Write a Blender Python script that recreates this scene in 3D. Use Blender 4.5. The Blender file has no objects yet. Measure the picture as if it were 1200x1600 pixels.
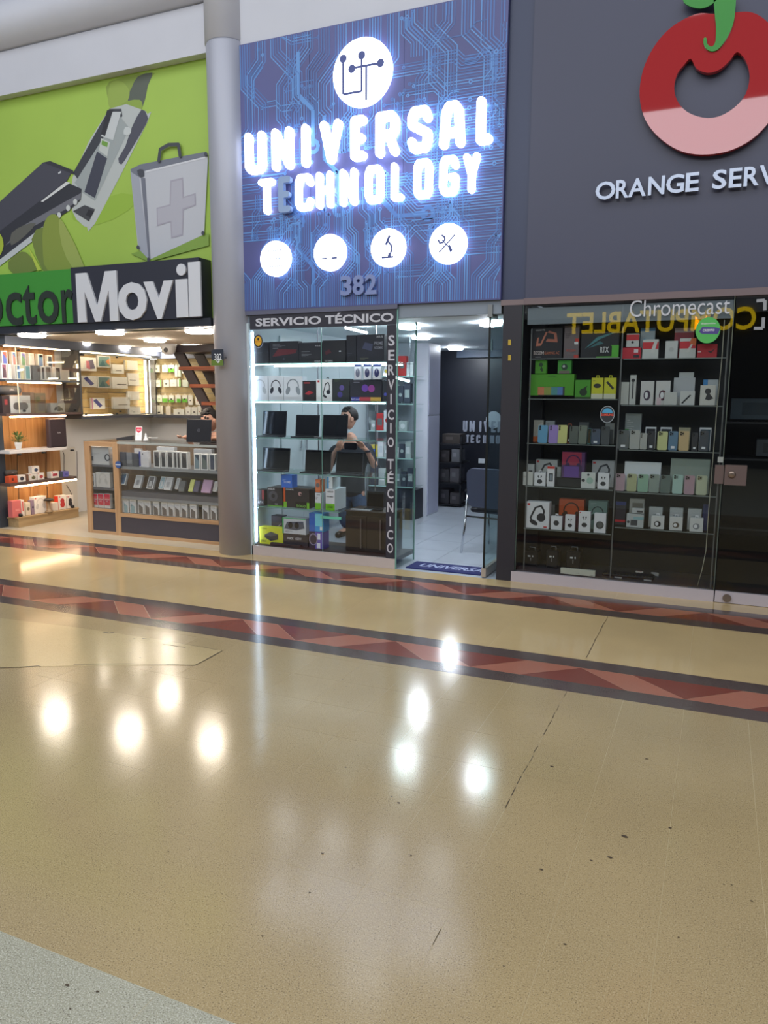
import bpy, bmesh, math, random
from mathutils import Matrix, Vector
C = bpy.context.scene
COL = C.collection
rnd = random.Random(7)
# ---------------------------------------------------------------- camera
YAW, PIT, ROL, F, H = 0.41124898, -0.1507571, 0.00563262, 1189.0, 1.55   # measured from the corridor's own lines
_r = Vector((math.cos(YAW), math.sin(YAW), 0)); _f0 = Vector((-math.sin(YAW), math.cos(YAW), 0)); _z = Vector((0, 0, 1))
_f = _f0*math.cos(PIT)+_z*math.sin(PIT); _u = _z*math.cos(PIT)-_f0*math.sin(PIT)
CR = _r*math.cos(ROL)+_u*math.sin(ROL); CU = _u*math.cos(ROL)-_r*math.sin(ROL); CF = _f
cd = bpy.data.cameras.new('camera'); cam = bpy.data.objects.new('camera', cd); COL.objects.link(cam); C.camera = cam
cd.sensor_fit = 'HORIZONTAL'; cd.sensor_width = 36; cd.lens = 36*F/1200; cd.clip_start = .05
m = Matrix.Identity(4)
for i in range(3): m[i][0], m[i][1], m[i][2] = CR[i], CU[i], -CF[i]
m[2][3] = H; cam.matrix_world = m
# ---------------------------------------------------------------- world, light, exposure
w = bpy.data.worlds.new('world'); C.world = w; w.use_nodes = True
w.node_tree.nodes['Background'].inputs[0].default_value = (.78, .86, 1, 1)
w.node_tree.nodes['Background'].inputs[1].default_value = .22
def area(name, loc, rot, sx, sy, power, color=(1, 1, 1)):
    l = bpy.data.lights.new(name, 'AREA'); l.shape = 'RECTANGLE'; l.size = sx; l.size_y = sy; l.energy = power; l.color = color
    o = bpy.data.objects.new(name, l); COL.objects.link(o); o.location = loc; o.rotation_euler = rot; return o
area('skylight', (-2, -.6, 8.6), (0, 0, 0), 18, 7, 820, (.93, .96, 1))
area('clerestory', (-2, -6.3, 6.65), (math.radians(80), 0, 0), 18, 2.1, 560, (.9, .94, 1))
vs = C.view_settings; vs.view_transform = 'Standard'; vs.look = 'None'; vs.exposure = 0.0; vs.gamma = 1; vs.use_curve_mapping = False
C.cycles.use_denoising = True; C.cycles.max_bounces = 8; C.cycles.transparent_max_bounces = 24
C.cycles.sample_clamp_indirect = 12; C.cycles.caustics_reflective = False; C.cycles.caustics_refractive = False
# ---------------------------------------------------------------- measuring helpers
def ray(x, y): return CR*((x-600)/F)-CU*((y-800)/F)+CF
def onY(x, y, Y): d = ray(x, y); t = Y/d.y; return Vector((d.x*t, Y, H+d.z*t))
def onX(x, y, X): d = ray(x, y); t = X/d.x; return Vector((X, d.y*t, H+d.z*t))
def onZ(x, y, Z=0): d = ray(x, y); t = (Z-H)/d.z; return Vector((d.x*t, d.y*t, Z))
def pr(p):
    q = Vector(p)-Vector((0, 0, H)); k = F/q.dot(CF); return 600+k*q.dot(CR), 800-k*q.dot(CU)
# ---------------------------------------------------------------- materials
def lin(c):
    def g(v):
        v /= 255; return v/12.92 if v <= .04045 else ((v+.055)/1.055)**2.4
    return (g(c[0]), g(c[1]), g(c[2]), 1)
MATS = {}
def M(col, rough=.5, metal=0, emit=0, noise=0, scale=40, coat=0, spec=.5, stretch=None, bump=0, alpha=None):
    key = (tuple(col), rough, metal, emit, noise, scale, coat, spec, stretch, bump, alpha)
    if key in MATS: return MATS[key]
    mt = bpy.data.materials.new('paint'); mt.use_nodes = True; nt = mt.node_tree; b = nt.nodes['Principled BSDF']
    c = lin(col); b.inputs['Base Color'].default_value = c; b.inputs['Roughness'].default_value = rough; b.inputs['Metallic'].default_value = metal
    b.inputs['Coat Weight'].default_value = coat; b.inputs['Coat Roughness'].default_value = .08; b.inputs['Specular IOR Level'].default_value = spec
    if emit: b.inputs['Emission Color'].default_value = c; b.inputs['Emission Strength'].default_value = emit
    if alpha is not None: b.inputs['Alpha'].default_value = alpha
    if noise or bump:
        tc = nt.nodes.new('ShaderNodeTexCoord'); mp = nt.nodes.new('ShaderNodeMapping'); n = nt.nodes.new('ShaderNodeTexNoise')
        n.inputs['Scale'].default_value = scale; n.inputs['Detail'].default_value = 4
        if stretch: mp.inputs['Scale'].default_value = stretch
        nt.links.new(tc.outputs['Object'], mp.inputs[0]); nt.links.new(mp.outputs[0], n.inputs['Vector'])
        if noise:
            r = nt.nodes.new('ShaderNodeValToRGB'); k = noise
            r.color_ramp.elements[0].position = .3; r.color_ramp.elements[1].position = .7
            r.color_ramp.elements[0].color = (c[0]*(1-k), c[1]*(1-k), c[2]*(1-k), 1); r.color_ramp.elements[1].color = (min(1, c[0]*(1+k)), min(1, c[1]*(1+k)), min(1, c[2]*(1+k)), 1)
            nt.links.new(n.outputs[0], r.inputs[0]); nt.links.new(r.outputs[0], b.inputs['Base Color'])
        if bump:
            bp = nt.nodes.new('ShaderNodeBump'); bp.inputs['Strength'].default_value = bump; bp.inputs['Distance'].default_value = .002
            nt.links.new(n.outputs[0], bp.inputs['Height']); nt.links.new(bp.outputs[0], b.inputs['Normal'])
    MATS[key] = mt; return mt
def terrazzo(base, chip1, chip2, rough=.2, amt=.5):
    mt = bpy.data.materials.new('terrazzo'); mt.use_nodes = True; nt = mt.node_tree; b = nt.nodes['Principled BSDF']; N = nt.nodes.new; L = nt.links.new
    geo = N('ShaderNodeNewGeometry')
    def mix(f, a, bb):
        x = N('ShaderNodeMix'); x.data_type = 'RGBA'
        for s, v in ((0, f), (6, a), (7, bb)):
            if hasattr(v, 'is_output'): L(v, x.inputs[s])
            else: x.inputs[s].default_value = v
        return x.outputs[2]
    def noise(s, lo, hi, det=2):
        n = N('ShaderNodeTexNoise'); n.inputs['Scale'].default_value = s; n.inputs['Detail'].default_value = det; L(geo.outputs['Position'], n.inputs['Vector'])
        r = N('ShaderNodeMapRange'); r.inputs[1].default_value = lo; r.inputs[2].default_value = hi; L(n.outputs[0], r.inputs[0]); return r.outputs[0]
    def chips(s, lo, hi):
        n = N('ShaderNodeTexVoronoi'); n.inputs['Scale'].default_value = s; L(geo.outputs['Position'], n.inputs['Vector'])
        r = N('ShaderNodeMapRange'); r.inputs[1].default_value = lo; r.inputs[2].default_value = hi; r.inputs[3].default_value = 1; r.inputs[4].default_value = 0; L(n.outputs['Distance'], r.inputs[0]); return r.outputs[0]
    def mul(a, b2):
        x = N('ShaderNodeMath'); x.operation = 'MULTIPLY'; L(a, x.inputs[0])
        if hasattr(b2, 'is_output'): L(b2, x.inputs[1])
        else: x.inputs[1].default_value = b2
        return x.outputs[0]
    c = lin(base); c2 = tuple(v*.86 for v in c[:3])+(1,)
    a = mix(noise(1.3, .35, .65, 4), c, c2)
    a = mix(mul(noise(230, .5, .62), amt), a, lin(chip1))
    a = mix(mul(chips(150, .1, .3), mul(noise(60, .5, .6), amt)), a, lin(chip2))
    a = mix(mul(noise(260, .6, .66), 1.3*amt), a, lin((74, 62, 48)))
    L(a, b.inputs['Base Color'])
    rr = N('ShaderNodeMapRange'); n = N('ShaderNodeTexNoise'); n.inputs['Scale'].default_value = 3; n.inputs['Detail'].default_value = 5; L(geo.outputs['Position'], n.inputs['Vector'])
    L(n.outputs[0], rr.inputs[0]); rr.inputs[3].default_value = rough*.8; rr.inputs[4].default_value = rough*1.25; L(rr.outputs[0], b.inputs['Roughness'])
    return mt
def wood(base, dark, axis='z', rough=.45):
    mt = bpy.data.materials.new('wood'); mt.use_nodes = True; nt = mt.node_tree; b = nt.nodes['Principled BSDF']; N = nt.nodes.new
    tc = N('ShaderNodeTexCoord'); mp = N('ShaderNodeMapping'); s = {'x': (.6, 9, 9), 'y': (9, .6, 9), 'z': (9, 9, .6)}[axis]; mp.inputs['Scale'].default_value = s
    n = N('ShaderNodeTexNoise'); n.inputs['Scale'].default_value = 2.2; n.inputs['Detail'].default_value = 6; n.inputs['Distortion'].default_value = .8
    r = N('ShaderNodeValToRGB'); r.color_ramp.elements[0].position = .35; r.color_ramp.elements[1].position = .65
    r.color_ramp.elements[0].color = lin(dark); r.color_ramp.elements[1].color = lin(base)
    nt.links.new(tc.outputs['Object'], mp.inputs[0]); nt.links.new(mp.outputs[0], n.inputs[0]); nt.links.new(n.outputs[0], r.inputs[0]); nt.links.new(r.outputs[0], b.inputs['Base Color'])
    b.inputs['Roughness'].default_value = rough; return mt
def glassmat(tint, refl=1.0, rough=.02, cap=.22):
    mt = bpy.data.materials.new('glass'); mt.use_nodes = True; nt = mt.node_tree; nt.nodes.clear(); N = nt.nodes.new
    o = N('ShaderNodeOutputMaterial'); t = N('ShaderNodeBsdfTransparent'); g = N('ShaderNodeBsdfGlossy'); mx = N('ShaderNodeMixShader'); fr = N('ShaderNodeFresnel'); mu = N('ShaderNodeMath')
    t.inputs[0].default_value = tint+(1,); g.inputs['Roughness'].default_value = rough; fr.inputs[0].default_value = 1.5; mu.operation = 'MULTIPLY'; mu.inputs[1].default_value = refl
    mn = N('ShaderNodeMath'); mn.operation = 'MINIMUM'; mn.inputs[1].default_value = cap; nt.links.new(mu.outputs[0], mn.inputs[0])
    nt.links.new(fr.outputs[0], mu.inputs[0]); nt.links.new(mn.outputs[0], mx.inputs[0]); nt.links.new(t.outputs[0], mx.inputs[1]); nt.links.new(g.outputs[0], mx.inputs[2]); nt.links.new(mx.outputs[0], o.inputs[0])
    return mt
GLASS = glassmat((.98, .99, .988)); GLASSG = glassmat((.9, .96, .95)); GLASSD = glassmat((.88, .9, .9), .8, .005, .1)
EDGE = M((120, 165, 155), .15, 0, 0); WHITE = M((228, 230, 232), .45); BLACK = M((22, 22, 26), .4); STEEL = M((160, 162, 170), .3, .9); CHROME = M((200, 202, 208), .15, 1)
# ---------------------------------------------------------------- mesh builder
class MB:
    def __init__(s): s.v = []; s.f = []; s.mi = []; s.ms = []; s.sm = []
    def mat(s, m):
        if m not in s.ms: s.ms.append(m)
        return s.ms.index(m)
    def add(s, vs, fs, m, smooth=False):
        o = len(s.v); k = s.mat(m); s.v += [tuple(v) for v in vs]
        for f in fs: s.f.append(tuple(i+o for i in f)); s.mi.append(k); s.sm.append(smooth)
        return s
    def box(s, x0, x1, y0, y1, z0, z1, m):
        v = [(x, y, z) for z in (z0, z1) for y in (y0, y1) for x in (x0, x1)]
        return s.add(v, [(0, 2, 3, 1), (4, 5, 7, 6), (0, 1, 5, 4), (2, 6, 7, 3), (0, 4, 6, 2), (1, 3, 7, 5)], m)
    def bbox(s, x0, x1, y0, y1, z0, z1, m, b=.004):     # chamfered box
        bm = bmesh.new(); bmesh.ops.create_cube(bm, size=1)
        for v in bm.verts: v.co = Vector(((x0+x1)/2+v.co.x*(x1-x0), (y0+y1)/2+v.co.y*(y1-y0), (z0+z1)/2+v.co.z*(z1-z0)))
        b = min(b, .45*min(x1-x0, y1-y0, z1-z0)); bmesh.ops.bevel(bm, geom=bm.edges[:], offset=b, segments=1, affect='EDGES')
        return s.bm(bm, m)
    def bm(s, bm, m, smooth=False):
        bm.verts.index_update(); s.add([v.co.copy() for v in bm.verts], [[v.index for v in f.verts] for f in bm.faces], m, smooth); bm.free(); return s
    def hull(s, pts, fs, m): return s.add(pts, fs, m)
    def poly(s, pts, y0, y1, m):       # outline in x,z, extruded between y0 (front) and y1
        n = len(pts); a = sum(pts[i][0]*pts[(i+1) % n][1]-pts[(i+1) % n][0]*pts[i][1] for i in range(n))
        if a < 0: pts = pts[::-1]
        v = [(p[0], y0, p[1]) for p in pts]
        if abs(y1-y0) < 1e-7: return s.add(v, [tuple(range(n))], m)
        v += [(p[0], y1, p[1]) for p in pts]
        return s.add(v, [tuple(range(n)), tuple(range(2*n-1, n-1, -1))]+[(i, i+n, (i+1) % n+n, (i+1) % n) for i in range(n)], m)
    def ell(s, cx, cz, rx, rz, y0, y1, m, n=20, rot=0):
        c, q = math.cos(rot), math.sin(rot)
        return s.poly([(cx+rx*math.cos(a)*c-rz*math.sin(a)*q, cz+rx*math.cos(a)*q+rz*math.sin(a)*c) for a in [2*math.pi*i/n for i in range(n)]], y0, y1, m)
    def stroke(s, pts, wd, y0, y1, m, caps=True, n=8):   # broad pen line in x,z
        e = getattr(s, 'e', 0)
        for (x0, z0), (x1, z1) in zip(pts, pts[1:]):
            dx, dz = x1-x0, z1-z0; L = math.hypot(dx, dz) or 1e-9; nx, nz = -dz/L*wd/2, dx/L*wd/2
            e = (e+.00005) % .0012; s.poly([(x0+nx, z0+nz), (x0-nx, z0-nz), (x1-nx, z1-nz), (x1+nx, z1+nz)], y0-e, y1-(e if y1 == y0 else 0), m)
        if caps:
            for x, z in pts: e = (e+.00005) % .0012; s.ell(x, z, wd/2, wd/2, y0-e, y1-(e if y1 == y0 else 0), m, n)
        s.e = e; return s
    def tube(s, pts, r, m, n=8, r1=None, cap=True):
        pts = [Vector(p) for p in pts]; rings = []; k = len(pts)
        for i, p in enumerate(pts):
            t = (pts[min(i+1, k-1)]-pts[max(i-1, 0)]).normalized(); a = Vector((0, 0, 1)) if abs(t.z) < .9 else Vector((1, 0, 0))
            u = t.cross(a).normalized(); v = t.cross(u); rr = r if r1 is None else r+(r1-r)*i/(k-1)
            rings.append([p+(u*math.cos(2*math.pi*j/n)+v*math.sin(2*math.pi*j/n))*rr for j in range(n)])
        vs = [q for g in rings for q in g]; fs = [(i*n+j, i*n+(j+1) % n, (i+1)*n+(j+1) % n, (i+1)*n+j) for i in range(k-1) for j in range(n)]
        if cap: fs += [tuple(range(n))[::-1], tuple((k-1)*n+j for j in range(n))]
        return s.add(vs, fs, m, True)
    def lathe(s, prof, m, cx=0, cy=0, n=24, smooth=True):
        vs = [(cx+r*math.cos(2*math.pi*j/n), cy+r*math.sin(2*math.pi*j/n), z) for r, z in prof for j in range(n)]; k = len(prof)
        fs = [(i*n+j, i*n+(j+1) % n, (i+1)*n+(j+1) % n, (i+1)*n+j) for i in range(k-1) for j in range(n)]
        fs += [tuple(range(n))[::-1], tuple((k-1)*n+j for j in range(n))]
        return s.add(vs, fs, m, smooth)
    def build(s, name, parent=None, loc=None, rz=0, rx=0):
        me = bpy.data.meshes.new(name); me.from_pydata(s.v, [], s.f)
        for mm in s.ms: me.materials.append(mm)
        me.polygons.foreach_set('material_index', s.mi); me.polygons.foreach_set('use_smooth', s.sm); me.update()
        o = bpy.data.objects.new(name, me); COL.objects.link(o)
        if parent: o.parent = parent
        if loc is not None: o.location = loc
        if rz or rx: o.rotation_euler = (rx, 0, rz)
        return o
def tag(o, label=None, cat=None, group=None, kind=None):
    if label: o['label'] = label
    if cat: o['category'] = cat
    if group: o['group'] = group
    if kind: o['kind'] = kind
    return o
def thing(name, label, cat, loc=(0, 0, 0), rz=0, group=None):
    o = bpy.data.objects.new(name, None); COL.objects.link(o); o.location = loc; o.rotation_euler = (0, 0, rz); o.empty_display_size = .1
    return tag(o, label, cat, group)
def struct(o): o['kind'] = 'structure'; return o
def B(name, parent, x0, x1, y0, y1, z0, z1, m, bev=0):
    mb = MB(); (mb.bbox(x0, x1, y0, y1, z0, z1, m, bev) if bev else mb.box(x0, x1, y0, y1, z0, z1, m)); return mb.build(name, parent)
def part_of(o, p):
    o.parent = p; o.matrix_parent_inverse = p.matrix_basis.inverted(); return o
_tx = {}
def textmb(mb, txt, x0, x1, z0, z1, y, m, depth=0, bold=0, flip=False, shear=0):
    """lettering fitted to a rectangle of the x,z plane, facing -y"""
    key = (txt, bold, shear, depth > 0)
    if key not in _tx:
        cu = bpy.data.curves.new('t', 'FONT'); cu.body = txt; cu.size = 1; cu.offset = bold; cu.shear = shear; cu.resolution_u = 3; cu.extrude = .5 if depth else 0
        ob = bpy.data.objects.new('t', cu); me = bpy.data.meshes.new_from_object(ob)
        _tx[key] = ([v.co.copy() for v in me.vertices], [tuple(p.vertices) for p in me.polygons]); bpy.data.objects.remove(ob); bpy.data.meshes.remove(me)
    vs, fs = _tx[key]
    if not vs: return mb
    a0, a1 = min(v.x for v in vs), max(v.x for v in vs); b0, b1 = min(v.y for v in vs), max(v.y for v in vs)
    out = []
    for v in vs:
        u = (v.x-a0)/max(1e-6, a1-a0); u = 1-u if flip else u
        out.append((x0+u*(x1-x0), y-(v.z+.5)*depth if depth else y, z0+(v.y-b0)/max(1e-6, b1-b0)*(z1-z0)))
    return mb.add(out, fs, m)
# ================================================================ FLOOR
FY = 6.235
def slab(name, x0, x1, y0, y1, m, par, z=0, t=.02, g=.0006):
    return B(name, par, x0+g, x1-g, y0+g, y1-g, z-t, z, m)
TZ = terrazzo((170, 149, 108), (190, 172, 134), (118, 100, 72), .145, .6)
TZ2 = terrazzo((200, 174, 126), (210, 190, 148), (150, 128, 96), .12, .25)
TZG = terrazzo((166, 164, 144), (205, 203, 190), (120, 118, 108), .3, .7)
DARK = terrazzo((84, 70, 66), (96, 84, 80), (60, 50, 48), .15, .3)
RED = terrazzo((124, 62, 50), (140, 78, 64), (104, 52, 40), .14, .3); PINK = terrazzo((168, 106, 86), (184, 124, 102), (150, 92, 70), .14, .3)
GROUT = M((196, 180, 142), .4)
floor = struct(B('floor', None, -13, 5, -7, FY-.001, -.06, -.0005, GROUT))
ys = [1.40+.31*i for i in range(9)]+[3.942]
XJ = [-.65+.292*i for i in range(-16, 6)]
def keep(x0, x1, y0, y1):
    for a in ((x0, y0), (x1, y0), (x0, y1), (x1, y1), ((x0+x1)/2, (y0+y1)/2)):
        q = Vector((a[0], a[1], -H))
        if q.dot(CF) < .3: continue
        px, py = pr((a[0], a[1], 0))
        if -80 < px < 1280 and py < 1700: return True
    return False
def tiles(xs, y0, y1, m):
    for a, b in zip(xs, xs[1:]):
        if keep(a, b, y0, y1): slab('tile', a, b, y0, y1, m, floor)
        else: rest.box(a, b, y0, y1, -.02, 0, m)
rest = MB()
for a, b in zip(ys, ys[1:]): tiles(XJ, a, b, TZ)
BX = [-8.5+.58*i+.0 for i in range(0, 9)]
XB = [-.65+.584*i for i in range(-14, 4)]
tiles(XB, 4.48, 5.49, TZ2)
tiles([-.65+1.168*i for i in range(-7, 3)], 6.005, FY, TZ2)
rest.box(-13, XJ[0], 1.4, 3.942, -.02, 0, TZ); rest.box(XJ[-1], 5, 1.4, 3.942, -.02, 0, TZ)
rest.box(-13, XB[0], 4.48, 5.49, -.02, 0, TZ2); rest.box(XB[-1], 5, 4.48, 5.49, -.02, 0, TZ2)
rest.box(-13, -8.826, 6.005, FY, -.02, 0, TZ2); rest.box(1.686, 5, 6.005, FY, -.02, 0, TZ2)
rest.box(-13, 5, -7, 1.2, -.02, 0, TZG)
o = rest.build('terrazzo_field', floor); o['kind'] = 'stuff'
for i in range(-9, 4): slab('tile', -.65+.6*i, -.05+.6*i, 1.2, 1.4, TZG, floor)
for a, b in ((3.942, 4.083), (4.337, 4.48), (5.49, 5.645), (5.88, 6.005)):
    slab('dark_border', -13, 5, a, b, DARK, floor)
def tri(pts, m):
    cx = sum(p[0] for p in pts)/len(pts); cy = sum(p[1] for p in pts)/len(pts)
    q = []
    for x, y in pts:
        d = Vector((x-cx, y-cy)); L = d.length; k = (L-.0015)/L; q.append((cx+d.x*k, cy+d.y*k))
    n = len(q); a = sum(q[i][0]*q[(i+1) % n][1]-q[(i+1) % n][0]*q[i][1] for i in range(n))
    if a < 0: q = q[::-1]
    MB().add([(x, y, 0) for x, y in q]+[(x, y, -.02) for x, y in q], [tuple(range(n)), tuple(range(2*n-1, n-1, -1))]+[(i, i+n, (i+1) % n+n, (i+1) % n) for i in range(n)], m).build('tile', floor)
for yb, yt, ph, n0 in ((4.083, 4.337, -.355, -5), (5.645, 5.88, -2.04, -5)):
    for k in range(n0, 3 if yb < 5 else 4):
        x = ph+1.165*k
        tri([(x, yt), (x+.572, yt), (x+.288, yb)], RED); tri([(x+.58, yb), (x+1.165, yb), (x+.883, yt)], RED)
        tri([(x+.572, yt), (x+.883, yt), (x+.58, yb), (x+.288, yb)], PINK); tri([(x+.883, yt), (x+1.165, yt), (x+1.453, yb), (x+1.165, yb)], PINK)
# worn spots, cracks and the patched slab
crack = M((52, 42, 32), .8)
def flat(pts, m, name, z=.0016, par=None):
    return MB().add([(p[0], p[1], z) for p in pts], [tuple(range(len(pts)))], m).build(name, par or floor)
def ribbon(pix, wd, m, name):
    ps = [onZ(*p) for p in pix]; mb = MB()
    for a, b in zip(ps, ps[1:]):
        d = (b-a).normalized(); n = Vector((-d.y, d.x, 0))*wd*rnd.uniform(.4, 1); mb.add([a+n+_z*.0016, a-n+_z*.0016, b-n+_z*.0016, b+n+_z*.0016], [(0, 1, 2, 3)], m)
    return mb.build(name, floor)
patch = [onZ(*p) for p in ((-80, 1048), (0, 1044), (100, 1041), (305, 1039.5), (347, 1017), (270, 1003), (130, 982), (0, 966), (-80, 958))]
MB().add([(p.x, p.y, .0012) for p in patch]+[(p.x, p.y, -.001) for p in patch], [tuple(range(9))[::-1]]+[(i, (i+1) % 9, (i+1) % 9+9, i+9) for i in range(9)], terrazzo((186, 166, 120), (196, 178, 138), (150, 130, 96), .16, .3)).build('patched_slab', floor)
ribbon([(-40, 1047), (0, 1044), (30, 1043), (60, 1041), (64, 1042)], .007, crack, 'crack'); ribbon([(115, 1038.5), (150, 1038), (200, 1037.5), (260, 1039), (305, 1039.8)], .005, crack, 'crack')
ribbon([(305, 1039.8), (320, 1032), (340, 1021), (347, 1017)], .006, crack, 'crack'); ribbon([(270, 1003), (295, 1008), (322, 1012), (340, 1016)], .002, crack, 'crack')
ribbon([(255, 1007), (270, 1009), (290, 1012)], .005, crack, 'crack'); ribbon([(160, 988), (170, 989.5), (178, 989)], .006, crack, 'crack'); ribbon([(222, 998), (235, 999)], .005, crack, 'crack')
for k in range(9):
    y = 5.5-.11*k; a = pr((-.637+rnd.uniform(-.004, .004), y, 0)); b = pr((-.637+rnd.uniform(-.004, .004), y-.1, 0)); ribbon([a, b], .0025, crack, 'crack')
for k in range(22):
    y = 3.93-.1*k
    if rnd.random() < (.7 if y > 2.9 else .25): ribbon([pr((-.65+rnd.uniform(-.003, .003), y, 0)), pr((-.65+rnd.uniform(-.003, .003), y-.07, 0))], .0016, crack, 'crack')
for px, py, r in ((976, 1307, .014), (953, 1340, .012), (924, 1345, .006), (846, 1359, .008), (862, 1198, .01), (1010, 1186, .008), (1047, 1294, .008), (623, 1255, .009), (612, 1245, .005), (540, 1200, .005), (484, 1395, .005), (502, 1288, .004), (504, 1334, .006), (210, 998.5, .012), (219, 1028, .008), (203, 1001, .004), (236, 1044, .006), (208, 1056, .005), (1174, 1408, .006), (883, 1476, .006), (787, 1510, .004), (743, 1196, .003), (642, 1337, .005), (105, 1540, .008), (152, 1550, .006), (110, 1577, .004), (535, 1062, .006), (523, 1078, .005), (541, 1073, .004), (437, 1054, .004), (306, 1002, .008), (457, 1058, .003), (1060, 1465, .004), (263, 1331, .004), (410, 1463, .004), (1131, 1382, .004), (1143, 1383, .004)):
    p = onZ(px, py); flat([(p.x+r*math.cos(a)*rnd.uniform(.6, 1.1), p.y+.6*r*math.sin(a)*rnd.uniform(.6, 1.1)) for a in [i*.7854 for i in range(8)]], M((72, 58, 42), .7), 'stain')
# ================================================================ UPPER WALL, COLUMN, PILLARS
WP = M((205, 206, 214), .6, noise=.02, scale=3)
struct(B('wall_upper', None, -13, 5, FY, 6.9, 4.655, 5.075, WP)); struct(B('wall_upper', None, -13, 5, 6.36, 6.9, 5.075, 9, WP))
struct(B('wall_upper', None, -4.25, 5, FY+.001, 6.36, 5.075, 9, WP))
mb = MB(); prof = [(6.30, 5.08), (6.17, 5.10), (6.08, 5.17), (6.04, 5.27), (6.05, 5.38), (6.12, 5.48), (6.25, 5.54), (6.36, 5.55), (6.36, 5.08)]
vs_ = [(x, a, b) for x in (-13, -4.5) for a, b in prof]; n = len(prof)
mb.add(vs_, [tuple(range(n)), tuple(range(2*n-1, n-1, -1))]+[(i, i+n, (i+1) % n+n, (i+1) % n) for i in range(n)], WP, True)
struct(mb.build('trim_1'))
mb = MB(); mb.lathe([(.196, 4.7), (.196, 9)], WP, n=40); struct(mb.build('column_upper', None, (-4.335, 6.29, 0)))
SC = M((176, 178, 190), .45, .2, noise=.05, scale=2, stretch=(1, 1, .1))
mb = MB(); mb.lathe([(.187, 0), (.187, 4.68), (.18, 4.7)], SC, n=48); struct(mb.build('column', None, (-4.33, 6.285, 0)))
NAVY = M((44, 44, 56), .45); NAVY2 = M((52, 60, 88), .4); PANEL = M((64, 66, 88), .42, noise=.05, scale=.6)
struct(B('pillar', None, -1.665, -1.51, FY-.005, 6.62, 0, 2.285, M((40, 38, 46), .5)))
struct(B('wall_panel_narrow', None, -1.688, -1.495, FY+.03, 6.5, 2.33, 5.4, NAVY2)); 
struct(B('trim_2', None, -1.69, -1.5, FY+.0, 6.5, 2.287, 2.33, M((128, 112, 112), .6)))
sg = thing('shop_sign', 'huge dark slate sign board with a red fruit emblem and raised silver letters', 'sign', (-.1, FY, 2.33))
o = part_of(B('panel', None, -1.49, 1.6, FY, FY+.12, 2.335, 5.4, PANEL), sg)
struct(B('trim_3', None, -1.5, .3, FY-.01, FY+.14, 2.285, 2.335, M((118, 102, 104), .6))); struct(B('trim_4', None, .3, 1.6, FY+.02, FY+.14, 2.285, 2.335, M((60, 52, 54), .6)))
# red fruit emblem: outline measured on the board plane
def planeY(pts, Y, fr=(0, 0, 1)): return [(lambda p: (p.x, p.z))(onY(fr[0]+a/fr[2], fr[1]+b/fr[2], Y)) for a, b in pts]
def smooth(pts, n=4, closed=True):
    out = []; k = len(pts)
    for i in range(k if closed else k-1):
        p0, p1, p2, p3 = (pts[(i-1) % k] if closed or i else pts[0]), pts[i], pts[(i+1) % k], (pts[(i+2) % k] if closed or i+2 < k else pts[-1])
        for j in range(n):
            t = j/n; out.append(tuple(.5*(2*p1[c]+(p2[c]-p0[c])*t+(2*p0[c]-5*p1[c]+4*p2[c]-p3[c])*t*t+(3*p1[c]-p0[c]-3*p2[c]+p3[c])*t**3) for c in (0, 1)))
    if not closed: out.append(pts[-1])
    return out
fo = (780, 0, 2.857)
outer = [(880, 62), (960, 62), (1050, 55), (1130, 56), (1200, 100), (1265, 190), (1290, 300), (1270, 420), (1215, 530), (1130, 620), (1020, 675), (900, 690), (800, 670), (710, 610), (650, 530), (627, 430), (640, 320), (690, 210), (770, 120)]
inner = [(855, 262), (880, 305), (930, 325), (985, 310), (1030, 270), (1062, 232), (1100, 270), (1118, 340), (1100, 420), (1050, 480), (980, 520), (910, 525), (840, 500), (795, 450), (781, 390), (795, 330), (825, 290)]
EY = FY-.075
op = smooth(planeY(outer, EY, fo)); ip = smooth(planeY(inner, EY, fo), 3)
def ringpoly(op, ip, y0, y1, m, name, par):
    bm = bmesh.new()
    def loop(ps): 
        vv = [bm.verts.new((p[0], y0, p[1])) for p in ps]; return [bm.edges.new((vv[i], vv[(i+1) % len(vv)])) for i in range(len(vv))]
    e = loop(op)+loop(ip); bmesh.ops.triangle_fill(bm, edges=e, use_beauty=True)
    r = bmesh.ops.extrude_face_region(bm, geom=bm.faces[:]); 
    for v in [g for g in r['geom'] if isinstance(g, bmesh.types.BMVert)]: v.co.y = y1
    bmesh.ops.recalc_face_normals(bm, faces=bm.faces[:]); mb = MB(); mb.bm(bm, m); return mb.build(name, par)
part_of(ringpoly(op, ip, EY, FY-.03, M((172, 38, 40), .025, spec=.9), 'fruit_emblem', None), sg)
GRN = M((36, 140, 34), .25)
st = smooth(planeY([(965, -30), (1050, -30), (1052, 60), (1040, 120), (1010, 180), (975, 222), (940, 228), (915, 205), (913, 172), (925, 170), (930, 198), (950, 208), (965, 185), (968, 120), (962, 60)], EY-.01, fo), 3)
mb = MB(); mb.poly(st, EY-.012, EY, GRN); part_of(mb.build('stem', None), sg)
st = smooth(planeY([(820, 0), (850, 28), (900, 38), (945, 22), (975, -10), (975, -60), (850, -60)], EY-.01, fo), 3)
mb = MB(); mb.poly(st, EY-.012, EY, GRN); part_of(mb.build('leaf', None), sg)
SIL = M((160, 168, 184), .3, .5)
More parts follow.
